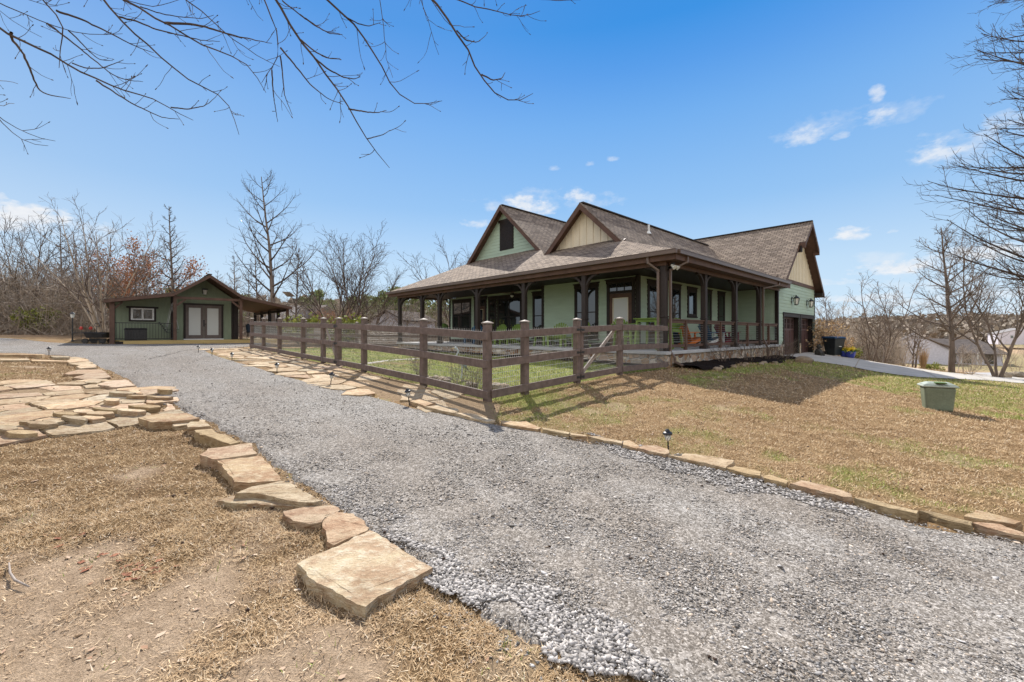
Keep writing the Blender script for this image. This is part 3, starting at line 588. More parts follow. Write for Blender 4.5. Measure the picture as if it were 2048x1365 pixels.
stone_px(A1([(0, 184), (180, 190), (360, 204), (340, 212), (160, 200), (0, 195)]), .08, 'flag_buff', 'long straight pale stone at the far left of the drive edge')
stone_px(A1([(400, 206), (550, 212), (560, 228), (420, 220)]), .07, 'flag_tan', 'tan stone beside the lone left path light')
stone_px(A1([(0, 231), (230, 234), (240, 243), (0, 243)]), .06, 'flag_tan', 'thin straight stone nearest the left picture edge, second row')
stone_px(A1([(250, 236), (540, 250), (540, 259), (255, 246)]), .06, 'flag_buff', 'thin straight stone of the second row, ending at the curve')
R_ = [(A3([(160, 232), (300, 244), (350, 240), (460, 285), (440, 296), (300, 276), (165, 250)]), 2, 'first cream stone right of the fence corner shadow'), (A3([(470, 288), (560, 300), (680, 322), (670, 334), (480, 300)]), 3, 'slim brownish stone, second right of the fence corner'),
      (A3([(682, 327), (800, 342), (812, 354), (692, 342)]), 2, 'short pale stone, third right of the fence corner'), (A3([(820, 348), (900, 350), (1080, 390), (1075, 408), (900, 372)]), 0, 'long narrow tan stone left of a short thick block'),
      (A3([(1090, 387), (1130, 382), (1212, 428), (1190, 444), (1085, 414)]), 2, 'short thick pale block left of the pink path light stone'), (A3([(1195, 442), (1250, 420), (1340, 420), (1425, 447), (1435, 480), (1400, 490), (1280, 464)]), 1, 'pink slab left of the near path light'),
      (A3([(1430, 492), (1560, 478), (1760, 500), (1925, 532), (1860, 592), (1700, 552), (1530, 520)]), 0, 'largest right hand edging slab, right of the near path light'),
      (A4([(168, 428), (220, 418), (385, 457), (380, 480), (280, 462)]), 3, 'golden stone right of the largest right hand slab'), (A4([(400, 478), (440, 472), (558, 513), (545, 532), (405, 492)]), 3, 'short golden stone before a pink topped slab'),
      (A4([(570, 528), (640, 507), (760, 530), (955, 592), (960, 614), (900, 614), (700, 564)]), 1, 'pink topped slab between golden curb stones'), (A4([(972, 618), (1050, 622), (1378, 698), (1370, 720), (1200, 686)]), 3, 'long straight golden curb stone right of the pink topped slab'),
      (A4([(1385, 702), (1450, 705), (1722, 768), (1715, 792), (1560, 762)]), 3, 'straight mossy curb stone, second last on the right'), (A4([(1725, 775), (1900, 788), (2060, 845), (2050, 862), (1930, 838)]), 1, 'last curb stone at the right picture edge'),
      (A4([(1670, 735), (1750, 697), (1850, 722), (2030, 772), (1990, 786), (1800, 758)]), 2, 'loose white streaked flat rock lying behind the last curb stones'),
      (A5([(0, 1034), (90, 1012), (260, 1052), (150, 1088)]), 2, 'pale square stone at the gravel edge, third left of the fence corner'), (A5([(150, 1092), (290, 1072), (480, 1112), (500, 1142), (440, 1162)]), 0, 'tan stone at the gravel edge, second left of the fence corner'),
      (A5([(440, 1158), (640, 1168), (870, 1222), (790, 1240), (600, 1200)]), 0, 'long cracked stone directly below the fence corner')]
for p, k, lb in R_: stone_px(p, .06, STONE_SLOTS[k], lb)
def clip_poly(poly, n, d):                            # keep n.p <= d
    out = []
    for i in range(len(poly)):
        a, b = poly[i], poly[(i + 1) % len(poly)]; fa, fb = n.dot(a) - d, n.dot(b) - d
        if fa <= 0: out.append(a)
        if (fa < 0) != (fb < 0) and abs(fa - fb) > 1e-9: out.append(a.lerp(b, fa / (fa - fb)))
    return out
def crazy(pts_fn, region, cell, seed, gap, keep=.9, rot=0, sx=1.0):
    rr = random.Random(seed); xs = [p[0] for p in region]; ys = [p[1] for p in region]; sites = []
    ca, sa = math.cos(rot), math.sin(rot)
    span = int(14 / cell)
    cx, cy = sum(xs) / len(xs), sum(ys) / len(ys)
    for i in range(-span, span):
        for j in range(-span, span):
            a = (i + .5 * (j % 2) + rr.uniform(-.36, .36)) * cell * sx; b = (j + rr.uniform(-.36, .36)) * cell
            x, y = cx + a * ca - b * sa, cy + a * sa + b * ca
            sites.append(Vector((x, y)))
    ins = inpoly(np.array([s.x for s in sites]), np.array([s.y for s in sites]), region); res = []
    for s, ok in zip(sites, ins):
        if not ok or rr.random() > keep: continue
        R0 = cell * 1.6; poly = [Vector((s.x - R0, s.y - R0)), Vector((s.x + R0, s.y - R0)), Vector((s.x + R0, s.y + R0)), Vector((s.x - R0, s.y + R0))]
        for t in sites:
            d = t - s; L = d.length
            if 0 < L < 3.2 * cell: n = d / L; poly = clip_poly(poly, n, n.dot(s) + L / 2 - gap)
            if len(poly) < 3: break
        if len(poly) < 3: continue
        res.append(poly)
    return res
def near_any(c, pts, r): return any((c - p).length < r for p in pts)
kinds = {'flag_tan': 'tan', 'flag_pink': 'pinkish', 'flag_buff': 'pale buff', 'flag_gold': 'golden'}
rr = random.Random(5)
for poly in crazy(None, PAT, .40, 3, .022, .90, .15, 1.7):
    k = rr.choice(['flag_tan', 'flag_buff', 'flag_tan', 'flag_pink', 'flag_tan', 'flag_gold', 'flag_buff'])
    flat_stone('flagstone', poly, rr.uniform(.03, .045), k, kinds[k] + ' flagstone of the left patio', 'flagstone', kinds[k] + ' patio stones', lift=rr.uniform(.012, .035), sub=.09, amp=.016)
for i, (x, y) in enumerate([(15, 868), (45, 876), (85, 858), (105, 852), (130, 838), (150, 850), (185, 845), (200, 838), (260, 832), (225, 812), (290, 822), (310, 812), (275, 800), (320, 803), (330, 790), (250, 795), (165, 832), (215, 828)]):
    p = GP(x, y); a = rr.uniform(0, 3); w_, h_ = rr.uniform(.14, .3), rr.uniform(.06, .12)
    flat_stone('loose_rock', [p + Vector((math.cos(t + a * .2) * w_ * rr.uniform(.7, 1.1), math.sin(t) * h_ * rr.uniform(.7, 1.1), 0)) for t in np.linspace(0, 2 * math.pi, 7)[:-1]], rr.uniform(.08, .12), rr.choice(['flag_gold', 'flag_buff', 'flag_tan']),
               'loose broken stone on the patio edge', 'rock', 'loose stones at the patio edge', lift=rr.uniform(.06, .1), sub=.09, amp=.012)
# flagstones of the path by the fence: a row along the gravel, more stones behind
Lp = [tuple(Vector((p[0], p[1]))) for p in DR[66:112]]
for poly in crazy(None, PATHP, .52, 9, .035, .82, math.atan2(-.70, .71) + math.pi, 1.35):
    c = sum(poly, Vector((0, 0))) / len(poly)
    if (c - Vector((-.45, 6.6))).length < .9: continue
    k = rr.choice(['flag_tan', 'flag_buff', 'flag_buff', 'flag_tan', 'flag_pink'])
    flat_stone('flagstone', poly, .04, k, kinds[k] + ' flagstone of the fence side path', 'flagstone', kinds[k] + ' stones of the fence side path', lift=rr.uniform(.012, .028), sub=.12, amp=.018)
# ------------------------------------------------------------------ farmhouse (local frame: x along the side porch, y along the front porch)
HS = empty('farmhouse', HO, HA, 'sage green farmhouse with brown shingle roofs, twin gables and a wraparound porch', 'house')
DZ = .954; CZ = 3.6                                  # porch floor, ceiling
def part(name, mb, mat, parent=HS, **k): return mb.build(name, MT[mat] if isinstance(mat, str) else mat, parent, **k)
m = MB(); m.box(-.17, 11.1, -.17, 16.2, DZ - .1, DZ); m.box(3.04, 11.1, -.1, 2.0, DZ - .1, DZ - .01); part('porch_floor', m, 'porchfloor', bevel=.01)
m = MB(); m.box(-.1, 11.08, -.1, 16.1, -.6, DZ - .1); part('stone_foundation', m, 'stone')
def laps(mb, org, du, nrm, z0, z1, ext, step=.165, out=.019):
    """clapboards on a wall: ext(z) gives the extent along du; each board leans out at its foot"""
    z = z0
    while z < z1 - .01:
        zt = min(z + step, z1); a0, a1 = ext(z); b0, b1 = ext(zt)
        if a1 - a0 < .02: break
        P = lambda u, zz, o: org + du * u + nrm * o + Vector((0, 0, zz))
        mb.poly([P(a0, z, out), P(a1, z, out), P(b1, zt, .001), P(b0, zt, .001)]); mb.poly([P(a0, z, .0), P(a1, z, .0), P(a1, z, out), P(a0, z, out)])
        z = zt
def lapwall(name, x0, y0, x1, y1, z0, z1, mat='siding', ext=None, parent=HS):
    a, b = Vector((x0, y0, 0)), Vector((x1, y1, 0)); du = (b - a).normalized(); L_ = (b - a).length; nrm = Vector((du.y, -du.x, 0)) # outward = right of direction
    mb = MB(); laps(mb, a, du, nrm, z0, z1, ext or (lambda z: (0, L_)))
    P = lambda u, zz, o: a + du * u + nrm * o + Vector((0, 0, zz))
    e0, e1 = (ext(z0), ext(z1)) if ext else ((0, L_), (0, L_))
    mb.poly([P(e0[0], z0, -.12), P(e0[1], z0, -.12), P(max(e1[1], e1[0] + .01), z1, -.12), P(e1[0], z1, -.12)][::-1])
    return part(name, mb, mat, parent)
# walls; direction chosen so that the right-hand side faces out
lapwall('wall', 2.02, 6.7, 2.02, 2.02, DZ, CZ)
lapwall('wall', 3.04, 6.7, 2.02, 6.7, DZ, CZ)
lapwall('wall', 3.04, 15.4, 3.04, 6.7, DZ, CZ)
lapwall('wall', 2.02, 2.02, 11.1, 2.02, DZ, CZ)
lapwall('wall', 13, 15.4, 3.04, 15.4, DZ, CZ)
lapwall('wall', 13, 2.02, 13, 15.4, DZ, 4.5)
lapwall('garage_wall', 11.1, 2.02, 11.1, 0, DZ, 4.0)
lapwall('garage_wall', 18.3, 0, 18.3, 15, 0, 3.95)
def garage_front():
    mb = MB(); a = Vector((11.1, 0, 0)); du = Vector((1, 0, 0)); nrm = Vector((0, -1, 0))
    laps(mb, a, du, nrm, 2.45, 4.02, lambda z: (0, 7.2))
    for e in ((0, .98), (3.68, 4.08), (6.72, 7.2)): laps(mb, a, du, nrm, -.2, 2.45, lambda z, e=e: e)
    mb.box(11.1, 18.3, .3, .34, -.3, 4.0); part('garage_wall', mb, 'siding')
garage_front()
# stone at the feet of the garage wall
m = MB(); m.box(11.08, 12.0, -.06, .0, -.5, .93); m.box(17.88, 18.36, -.06, .0, -.5, 1.15); m.box(14.85, 15.1, -.06, 0, -.5, .93); m.box(18.3, 18.36, 0, 8, -.5, 1.15); part('stone_veneer', m, 'stone')
# corner boards
for x, y in ((2.02, 2.02), (2.02, 6.7), (3.04, 15.4), (11.1, 0.0)):
    m = MB(); m.box(x - .035, x + .1, y - .035, y + .1, DZ if x < 11 else .93, CZ + .3); part('corner_board', m, 'trim')
m = MB(); m.box(18.25, 18.335, -.035, .1, 1.15, 3.95); part('corner_board', m, 'trim')
m = MB(); m.box(2.0, 2.02, 2.0, 6.72, DZ, DZ + .16); m.box(3.02, 3.04, 6.72, 15.4, DZ, DZ + .16); m.box(2.02, 11.08, 1.99, 2.0, DZ, DZ + .16); m.box(11.065, 11.085, 0, 2, DZ, DZ + .2); part('skirting', m, 'trim')
# porch ceiling, beams, fascia
m = MB(); m.box(-.28, 3.04, -.28, 16.3, CZ, CZ + .05); m.box(3.04, 11.0, -.28, 2.02, CZ, CZ + .05); part('porch_ceiling', m, 'trim')
m = MB(); m.box(-.09, .09, -.09, 16.14, CZ - .10, CZ - .003); m.box(.09, 11.0, -.09, .09, CZ - .10, CZ - .003); m.box(.09, 11.0, -.12, -.092, CZ - .13, CZ + .1); m.box(-.12, -.092, -.12, 16.16, CZ - .13, CZ + .1)
m.box(.09, 3.0, 16.0, 16.14, CZ - .10, CZ - .003); part('porch_beam', m, 'trim2')
PX = -.33; PY = -.52; EZ = 3.84
m = MB(); m.box(PX + .02, PX + .05, PY + .05, 16.9, EZ - .26, EZ - .03); m.box(PX + .05, 11.2, PY + .02, PY + .05, EZ - .26, EZ - .03)
m.hexa([(PX + .05, PY + .05, EZ - .25), (-.12, -.12, CZ - .02), (-.12, 16.5, CZ - .02), (PX + .05, 16.9, EZ - .25)], [(PX + .05, PY + .05, EZ - .22), (-.12, -.12, CZ + .04), (-.12, 16.5, CZ + .04), (PX + .05, 16.9, EZ - .22)])
m.hexa([(PX + .05, PY + .05, EZ - .25), (11.1, PY + .05, EZ - .25), (11.1, -.12, CZ - .02), (-.12, -.12, CZ - .02)], [(PX + .05, PY + .05, EZ - .22), (11.1, PY + .05, EZ - .22), (11.1, -.12, CZ + .04), (-.12, -.12, CZ + .04)])
part('soffit', m, 'trim2')
def gutter(p, q):
    mb = MB(); p, q = Vector(p), Vector(q); mb.bar(p, q, .11, .012); d = (q - p).normalized(); s = d.cross(Vector((0, 0, 1)))
    for o, h in ((.055, .12), (-.055, .12)): mb.bar(p + s * o + Vector((0, 0, .06)), q + s * o + Vector((0, 0, .06)), .008, h)
    mb.bar(p + s * .062 + Vector((0, 0, .115)), q + s * .062 + Vector((0, 0, .115)), .02, .014); mb.bar(p - s * .062 + Vector((0, 0, .115)), q - s * .062 + Vector((0, 0, .115)), .02, .014)
    for e in (p, q): mb.bar(e + Vector((0, 0, .06)) - d * .004, e + Vector((0, 0, .06)) + d * .004, .11, .12)
    part('gutter', mb, 'gutter')
gutter((PX - .04, PY - .04, EZ - .10), (PX - .04, 17.0, EZ - .10)); gutter((PX + .08, PY - .04, EZ - .10), (10.9, PY - .04, EZ - .10))
# downspouts
def spout(pts, foot=True):
    mb = MB(); pts = [Vector(p) for p in pts]
    for a, b in zip(pts, pts[1:]): mb.bar(a, b, .075, .055, up=(1, .01, 0) if abs((b - a).normalized().z) > .9 else (0, 0, 1))
    for q in pts[1:-1]: mb.lathe([(.001, -.045), (.045, -.03), (.045, .03), (.001, .045)], q, 8)
    part('downspout', mb, 'gutter', bevel=.008)
g0 = gz(HO.x, HO.y)
spout([(PX, .35, EZ - .1), (PX, .33, EZ - .28), (-.13, .12, EZ - .5), (-.13, .12, DZ + .1), (-.13, .12, g0 + .25), (-.13, -.2, g0 + .06)])
spout([(.38, PY, EZ - .1), (.36, PY, EZ - .28), (.13, -.13, EZ - .5), (.13, -.13, DZ), (.15, -.26, DZ - .2), (.15, -.26, g0 + .16), (.15, -.5, g0 + .05)])
spout([(9.35, PY, EZ - .1), (9.3, PY, EZ - .25), (8.55, -.13, EZ - .42), (8.55, -.13, DZ + .5), (8.55, -.13, DZ + .3), (8.6, -.3, DZ - .1), (8.6, -.3, .35), (8.6, -.75, .25)])
spout([(18.42, .1, 3.8), (18.42, .1, .3)])
# posts with curved braces
def post_mb(x, y, bx, by, z0=DZ):
    mb = MB(); w = .085
    mb.box(x - w, x + w, y - w, y + w, z0, CZ - .1); mb.box(x - w - .03, x + w + .03, y - w - .03, y + w + .03, z0 + .001, z0 + .14); mb.box(x - w - .02, x + w + .02, y - w - .02, y + w + .02, z0 + 1.0, z0 + 1.04)
    for (dx, dy) in [d for d in ((bx[0], 0), (bx[1], 0), (0, by[0]), (0, by[1])) if d != (0, 0)]:
        pts = []
        for t in np.linspace(0, 1, 6):
            a = t * math.pi / 2; o = .52 * (1 - math.cos(a)); zz = CZ - .68 + .56 * math.sin(a)
            pts.append(Vector((x + dx * (w * .6 + o), y + dy * (w * .6 + o), zz)))
        for a, b in zip(pts, pts[1:]): mb.bar(a, b, .085, .10, up=(dy, dx, 0.01))
    return mb
FY = [0, 2.9, 5.86, 8.85, 11.93, 13.6, 16.05]; SX = [2.8, 5.6, 8.42]
for i, y in enumerate(FY): part('porch_post', post_mb(0, y, ((1, 0) if i in (0, 6) else (0, 0)), (0 if i == 6 else 1, 0 if i == 0 else -1)), 'post', bevel=.008)
for x in SX: part('porch_post', post_mb(x, 0, (1, -1), (0, 0)), 'post', bevel=.008)
# railing of the side porch
def rail(x0, x1):
    mb = MB(); a, b = x0 + .085, x1 - .085
    mb.box(a, b, -.055, .055, DZ + .93, DZ + .97); mb.box(a, b, -.02, .02, DZ + .84, DZ + .93); mb.box(a, b, -.02, .02, DZ + .10, DZ + .19)
    n = max(1, round((b - a) / 1.3))
    for i in range(1, n): xx = a + (b - a) * i / n; mb.box(xx - .045, xx + .045, -.047, .047, DZ, DZ + .929)
    r = part('railing', mb, 'trim2', bevel=.004); w_ = MB()
    for k in range(8): w_.tube([(a, 0, DZ + .26 + k * .075), (b, 0, DZ + .26 + k * .075)], .0035, 4)
    w_.build('cables', MT['wire'], r); kidreg(w_ and bpy.data.objects[r.name], None)
for a, b in zip([0] + SX, SX + [11.05]): rail(a, b)
# windows and doors
def on_wall(axis, c, o):
    """wall frame: axis 'f' faces -x at x=c, axis 's' faces -y at y=c; returns (u, z, out) -> point"""
    return (lambda u, z, d: Vector((c - d, u, z))) if axis == 'f' else (lambda u, z, d: Vector((u, c - d, z)))
def wbox(mb, P, u0, u1, z0, z1, d0, d1):
    a, b = P(u0, z0, d0), P(u1, z1, d1); mb.box(a.x, b.x, a.y, b.y, a.z, b.z)
def window(axis, c, u0, u1, z0, z1, lites=1, head=True, sash=True, blind=0):
    P = on_wall(axis, c, 0); t = .11
    mb = MB(); wbox(mb, P, u0, u0 + t, z0, z1 - t, -.02, .045); wbox(mb, P, u1 - t, u1, z0, z1 - t, -.02, .045); wbox(mb, P, u0 + t, u1 - t, z0, z0 + t * .7, -.02, .044)
    wbox(mb, P, u0 - .02, u1 + .02, z1 - t, z1 + .04, -.02, .05); wbox(mb, P, u0 - .06, u1 + .06, z1 + .04, z1 + .08, -.02, .075)
    f = part('window', mb, 'trim', bevel=.004); s = MB(); wbox(s, P, u0 - .04, u1 + .04, z0 - .05, z0 - .001, -.02, .07); s.build('sill', MT['trim'], f)
    g = MB(); iu0, iu1, iz0, iz1 = u0 + t, u1 - t, z0 + t * .7, z1 - t
    n = lites; wd = (iu1 - iu0) / n; sm = MB()
    for i in range(n):
        a, b = iu0 + i * wd, iu0 + (i + 1) * wd
        wbox(g, P, a + .02, b - .02, iz0 + .02, iz1 - .02, .021, .027)
        for q in ((a, a + .03), (b - .03, b)): wbox(sm, P, q[0], q[1], iz0, iz1, 0, .040)
        zm = (iz0 + iz1) / 2
        for q in ((iz0, iz0 + .035), (iz1 - .035, iz1)) + (((zm - .02, zm + .02),) if sash else ()): wbox(sm, P, a + .03, b - .03, q[0], q[1], .001, .038)
    g.build('pane', MT['glass'], f); sm.build('sash', MT['trim'], f)
    return f
for a, b in ((2.63, 3.6), (4.45, 5.3), (7.6, 8.45), (9.2, 10.05)): window('s', 2.02, a, b, DZ + .25, 3.42)
window('s', 2.02, 5.95, 6.85, 2.2, 3.4, sash=False)
window('f', 2.02, 3.76, 4.94, DZ + .3, 3.42)
window('f', 3.04, 13.3, 15.15, DZ + .65, 3.4, 2)
window('f', 3.04, 7.55, 8.35, DZ + .3, 3.42)
window('f', 3.04, 9.1, 11.0, DZ + .35, 3.4, 2); window('f', 3.04, 11.05, 11.75, DZ + .35, 3.4, 1)
def door(u0, u1, c, glassm, z1=3.5, transom=True):
    P = on_wall('f', c, 0); t = .13; mb = MB()
    wbox(mb, P, u0, u0 + t, DZ, z1 - t, -.02, .05); wbox(mb, P, u1 - t, u1, DZ, z1 - t, -.02, .05); wbox(mb, P, u0 - .03, u1 + .03, z1 - t, z1, -.02, .055); wbox(mb, P, u0 - .07, u1 + .07, z1, z1 + .04, -.02, .08)
    zt = DZ + 2.03; wbox(mb, P, u0 + t, u1 - t, zt, zt + .1, -.02, .044)
    d = part('door', mb, 'trim', bevel=.004)
    if transom:
        g = MB(); wbox(g, P, u0 + t, u1 - t, zt + .1, z1 - t, .02, .026); g.build('transom', MT['glass'], d)
        g = MB()
        for k in (1, 2): uu = u0 + t + (u1 - u0 - 2 * t) * k / 3; wbox(g, P, uu - .015, uu + .015, zt + .1, z1 - t, .026, .04)
        g.build('transom_bars', MT['trim'], d)
    s = MB(); a, b = u0 + t + .005, u1 - t - .005
    for q in ((a, a + .14), (b - .14, b)): wbox(s, P, q[0], q[1], DZ + .02, zt - .005, 0, .041)
    wbox(s, P, a + .14, b - .14, zt - .17, zt - .005, 0, .040); wbox(s, P, a + .14, b - .14, DZ + .02, DZ + .35, 0, .040); s.build('door_leaf', MT['trim2'], d, bevel=.004)
    g = MB(); wbox(g, P, a + .14, b - .14, DZ + .35, zt - .17, .02, .026); g.build('pane', MT[glassm], d)
    s = MB()
    for q in ((a + .14, a + .165), (b - .165, b - .14)): wbox(s, P, q[0], q[1], DZ + .35, zt - .17, .026, .05)
    for q in ((DZ + .35, DZ + .375), (zt - .195, zt - .17)): wbox(s, P, a + .165, b - .165, q[0], q[1], .026, .049)
    s.build('glass_surround', MT['cream'], d)
    h = MB(); pt = P(a + .07, DZ + 1.0, .06); h.lathe([(.001, -.03), (.028, -.02), (.028, .02), (.001, .03)], pt, 10); h.build('handle', MT['iron'], d, smooth=True)
door(2.14, 3.36, 2.02, 'frosted'); door(11.9, 13.0, 3.04, 'glass')
# garage doors in deep openings
def garage_door(u0, u1):
    P = on_wall('s', 0, 0); mb = MB(); z1 = 2.3
    wbox(mb, P, u0 - .16, u0, -.1, z1, -.3, .045); wbox(mb, P, u1, u1 + .16, -.1, z1, -.3, .045); wbox(mb, P, u0 - .18, u1 + .18, z1, z1 + .17, -.3, .05); wbox(mb, P, u0 - .22, u1 + .22, z1 + .17, z1 + .21, -.05, .08)
    f = part('garage_door', mb, 'trim', bevel=.004); s = MB(); d = -.24
    wbox(s, P, u0, u1, .1, z1, d - .03, d); n = 4
    for i in range(n):
        a, b = u0 + (u1 - u0) * i / n, u0 + (u1 - u0) * (i + 1) / n
        for q in ((a, a + .05), (b - .05, b)): wbox(s, P, q[0], q[1], .1, z1, d, d + .025)
        for q in ((.1, .22), (1.62, 1.72), (z1 - .08, z1)): wbox(s, P, a + .05, b - .05, q[0], q[1], d, d + .024)
        for k in range(1, 4): uu = a + .05 + (b - a - .1) * k / 4; wbox(s, P, uu - .006, uu + .006, .22, 1.62, d, d + .01)
    s.build('door_panel', MT['garage'], f); g = MB(); bars = MB()
    for i in range(n):
        a, b = u0 + (u1 - u0) * i / n + .05, u0 + (u1 - u0) * (i + 1) / n - .05
        wbox(g, P, a, b, 1.72, z1 - .08, d, d + .008); 
        for k in (1, 2, 3): uu = a + (b - a) * k / 4; wbox(bars, P, uu - .01, uu + .01, 1.72, z1 - .08, d + .008, d + .022)
        wbox(bars, P, a, b, 1.95, 1.97, d + .008, d + .021)
    g.build('panes', MT['glass'], f); bars.build('glazing_bars', MT['garage'], f)
garage_door(12.1, 14.8); garage_door(15.25, 17.85)
# carriage wall lamps
def wall_lamp(x, z):
    root = MB(); P = on_wall('s', 0, 0); wbox(root, P, x - .05, x + .05, z - .15, z + .2, 0, .03); root.tube([P(x, z + .1, .03), P(x, z + .24, .10), P(x, z + .26, .2), P(x, z + .2, .22)], .012, 6)
    root.lathe([(.17, .10), (.15, .12), (.06, .2), (.02, .23), (.02, .27)], P(x, z, .22), 6); root.lathe([(.09, -.23), (.09, -.20), (.02, -.24)], P(x, z, .22), 6)
    for k in range(6): a = k * math.pi / 3; c_ = P(x, z, .22); root.tube([c_ + Vector((.15 * math.cos(a), .15 * math.sin(a), .11)), c_ + Vector((.09 * math.cos(a), .09 * math.sin(a), -.21))], .009, 4)
    r = part('wall_lamp', root, 'iron'); g = MB(); g.lathe([(.078, -.2), (.135, .10)], P(x, z, .22), 6); g.build('lamp_glass', MT['lamp'], r)
wall_lamp(13.45, 3.15); wall_lamp(16.5, 3.15)
# ---------------- roofs
def suv(axis):                                       # shingle courses: u along the eave, v up the slope
    return (lambda p: (p.y, p.x * 1.2)) if axis == 'x' else (lambda p: (p.x, p.y * 1.2))
def roofp(name, pts, axis, th=.035, uvs=None):
    mb = MB(); mb.slab(pts, th, uvs or suv(axis)); return part(name, mb, 'shingle')
def trimslab(mb, pts, drop, th): mb.slab([(p[0], p[1], p[2] - drop) for p in pts], th)
zf = lambda x: EZ + .01 + .515 * (x - PX); zs = lambda y: EZ + .01 + .338 * (y - PY); zl = lambda y: EZ + .01 + .41 * (17.0 - y)
front = [(PX, PY, zf(PX)), (1.66, 2.5, zf(1.66)), (2.0, 2.72, zf(2)), (2.0, 6.0, zf(2.0)), (1.62, 6.3, zf(1.62)), (2.62, 7.38, zf(2.62)), (3.04, 7.80, zf(3.04)), (3.04, 12.9, zf(3.04)), (2.64, 13.35, zf(2.64)), (2.64, 13.5, zf(2.64)), (PX, 17.0, zf(PX))]
roofp('porch_roof', front[::-1], 'x')
side = [(PX, PY, zs(PY)), (11.9, PY, zs(PY)), (11.9, 2.5, zs(2.5)), (1.66, 2.5, zs(2.5))]
roofp('porch_roof', side, 'y'); left_ = [(PX, 17, zl(17)), (2.64, 13.5, zl(13.5)), (13, 13.5, zl(13.5)), (13, 17, zl(17))]; roofp('porch_roof', left_, 'y')
mb = MB(); trimslab(mb, [(PX + .03, PY + .03, zf(PX + .03)), (1.66, 2.5, zf(1.66)), (2.0, 2.5, zf(2)), (2, 6.1, zf(2)), (PX + .03, 6.1, zf(PX + .03))], .037, .05); part('roof_edge', mb, 'trim2')
def gable_roof(ry, rz, slope, x0, x1, yr, yl):
    P = lambda x, y: (x, y, rz - slope * abs(y - ry)); k = math.sqrt(1 + slope ** 2)
    u = lambda p: (p.x, abs(p.y - ry) * k)
    roofp('roof', [P(x0, yr), P(x1, yr), P(x1, ry), P(x0, ry)], 'y', uvs=u); roofp('roof', [P(x0, ry), P(x1, ry), P(x1, yl), P(x0, yl)], 'y', uvs=u)
    mb = MB()
    for y in (yr, yl):                                # rake boards and soffit, the roof's own depth
        s_ = 1 if y > ry else -1
        for xa, xb, d0, d1 in ((x0 + .0, x0 + .04, .04, .27), (x0 + .04, x0 + .42, .04, .10)):
            mb.hexa([(xa, ry, rz - d1), (xb, ry, rz - d1), (xb, y, rz - slope * abs(y - ry) - d1), (xa, y, rz - slope * abs(y - ry) - d1)] if s_ > 0 else [(xa, ry, rz - d1), (xa, y, rz - slope * abs(y - ry) - d1), (xb, y, rz - slope * abs(y - ry) - d1), (xb, ry, rz - d1)],
                    [(xa, ry, rz - d0), (xb, ry, rz - d0), (xb, y, rz - slope * abs(y - ry) - d0), (xa, y, rz - slope * abs(y - ry) - d0)] if s_ > 0 else [(xa, ry, rz - d0), (xa, y, rz - slope * abs(y - ry) - d0), (xb, y, rz - slope * abs(y - ry) - d0), (xb, ry, rz - d0)])
    part('gable_trim', mb, 'trim2')
    mb = MB(); mb.bar((x0 + .1, ry, rz + .015), (x1, ry, rz + .015), .2, .05); part('ridge_cap', mb, M('ridge_shingles', (.05, .042, .04), .95, .2, 8, .3, 60))
gable_roof(4.37, 6.68, .95, 1.6, 13.8, 2.46, 6.54)
gable_roof(10.35, 8.13, .95, 2.62, 13.8, 6.54, 13.5)
# gable faces
def tri(zb, ry, rz, slope, x, c): return lambda z: (max(0, 0), 0)
mb = MB(); hw = (6.68 - .1 - 4.4) / .95; mb.poly([(2.0, 4.37 - hw, 4.4), (2.0, 4.37, 6.58), (2.0, 4.37 + hw, 4.4)]); mb.poly([(2.1, 4.37 - hw, 4.4), (2.1, 4.37 + hw, 4.4), (2.1, 4.37, 6.58)]); g2 = part('gable_wall', mb, 'cream')
mb = MB()
for y in np.arange(4.37 - 2.05, 4.37 + 2.06, .34):
    zt = 6.58 - .95 * (abs(y - 4.37) + .03)
    if zt > 4.7: mb.box(1.975, 1.999, y - .025, y + .025, 4.5, zt)
mb.build('battens', MT['cream'], g2)
ry, rz = 10.35, 8.03; hwf = lambda z: max(0.0, (rz - z) / .95)
o = lapwall('gable_wall', 3.04, ry + 3.2, 3.04, ry - 3.2, 4.9, 7.98, ext=lambda z: (3.2 - hwf(z), 3.2 + hwf(z)))
P = on_wall('f', 3.04, 0); mb = MB(); wbox(mb, P, 9.72, 10.78, 5.85, 7.32, -.01, .04); wbox(mb, P, 9.64, 10.86, 7.32, 7.46, -.01, .07); sh = mb.build('shutter', MT['trim'], o)
mb = MB()
for k in range(18): z = 5.93 + k * .077; a = P(9.80, z, .04); b = P(10.70, z + .055, .062); mb.box(a.x, b.x, a.y, b.y, a.z, b.z)
mb.build('louvers', MT['trim'], sh)
# garage roof
GR, GZ_, GS = 14.7, 7.33, .867
def gz_(x): return GZ_ - GS * abs(x - GR)
kk = math.sqrt(1 + GS ** 2)
uvg = lambda p: (p.y, abs(p.x - GR) * kk)
yb = 15.0
def gpoly(xe, yj, yt, y_low):                         # a roof plane whose upper part reaches farther out than its lower part
    s_ = 1 if xe > GR else -1; xm = GR + s_ * 1.45
    pts = [(GR, yt, GZ_), (xm, yt, gz_(xm)), (xm, y_low, gz_(xm)), (xe, y_low, gz_(xe)), (xe, yb, gz_(xe)), (GR, yb, GZ_)]
    return pts if s_ < 0 else pts[::-1]
for xe in (10.62, 18.78):
    p = gpoly(xe, 0, -.67, -.42)
    mb = MB(); mb.slab(p, .035, uvg); part('roof', mb, 'shingle')
mb = MB()
def gslope(xa, xb, ya, yb_, d0, d1):
    a = [(xa, ya, gz_(xa) - d1), (xb, ya, gz_(xb) - d1), (xb, yb_, gz_(xb) - d1), (xa, yb_, gz_(xa) - d1)]; mb.hexa(a, [(p[0], p[1], p[2] + d1 - d0) for p in a])
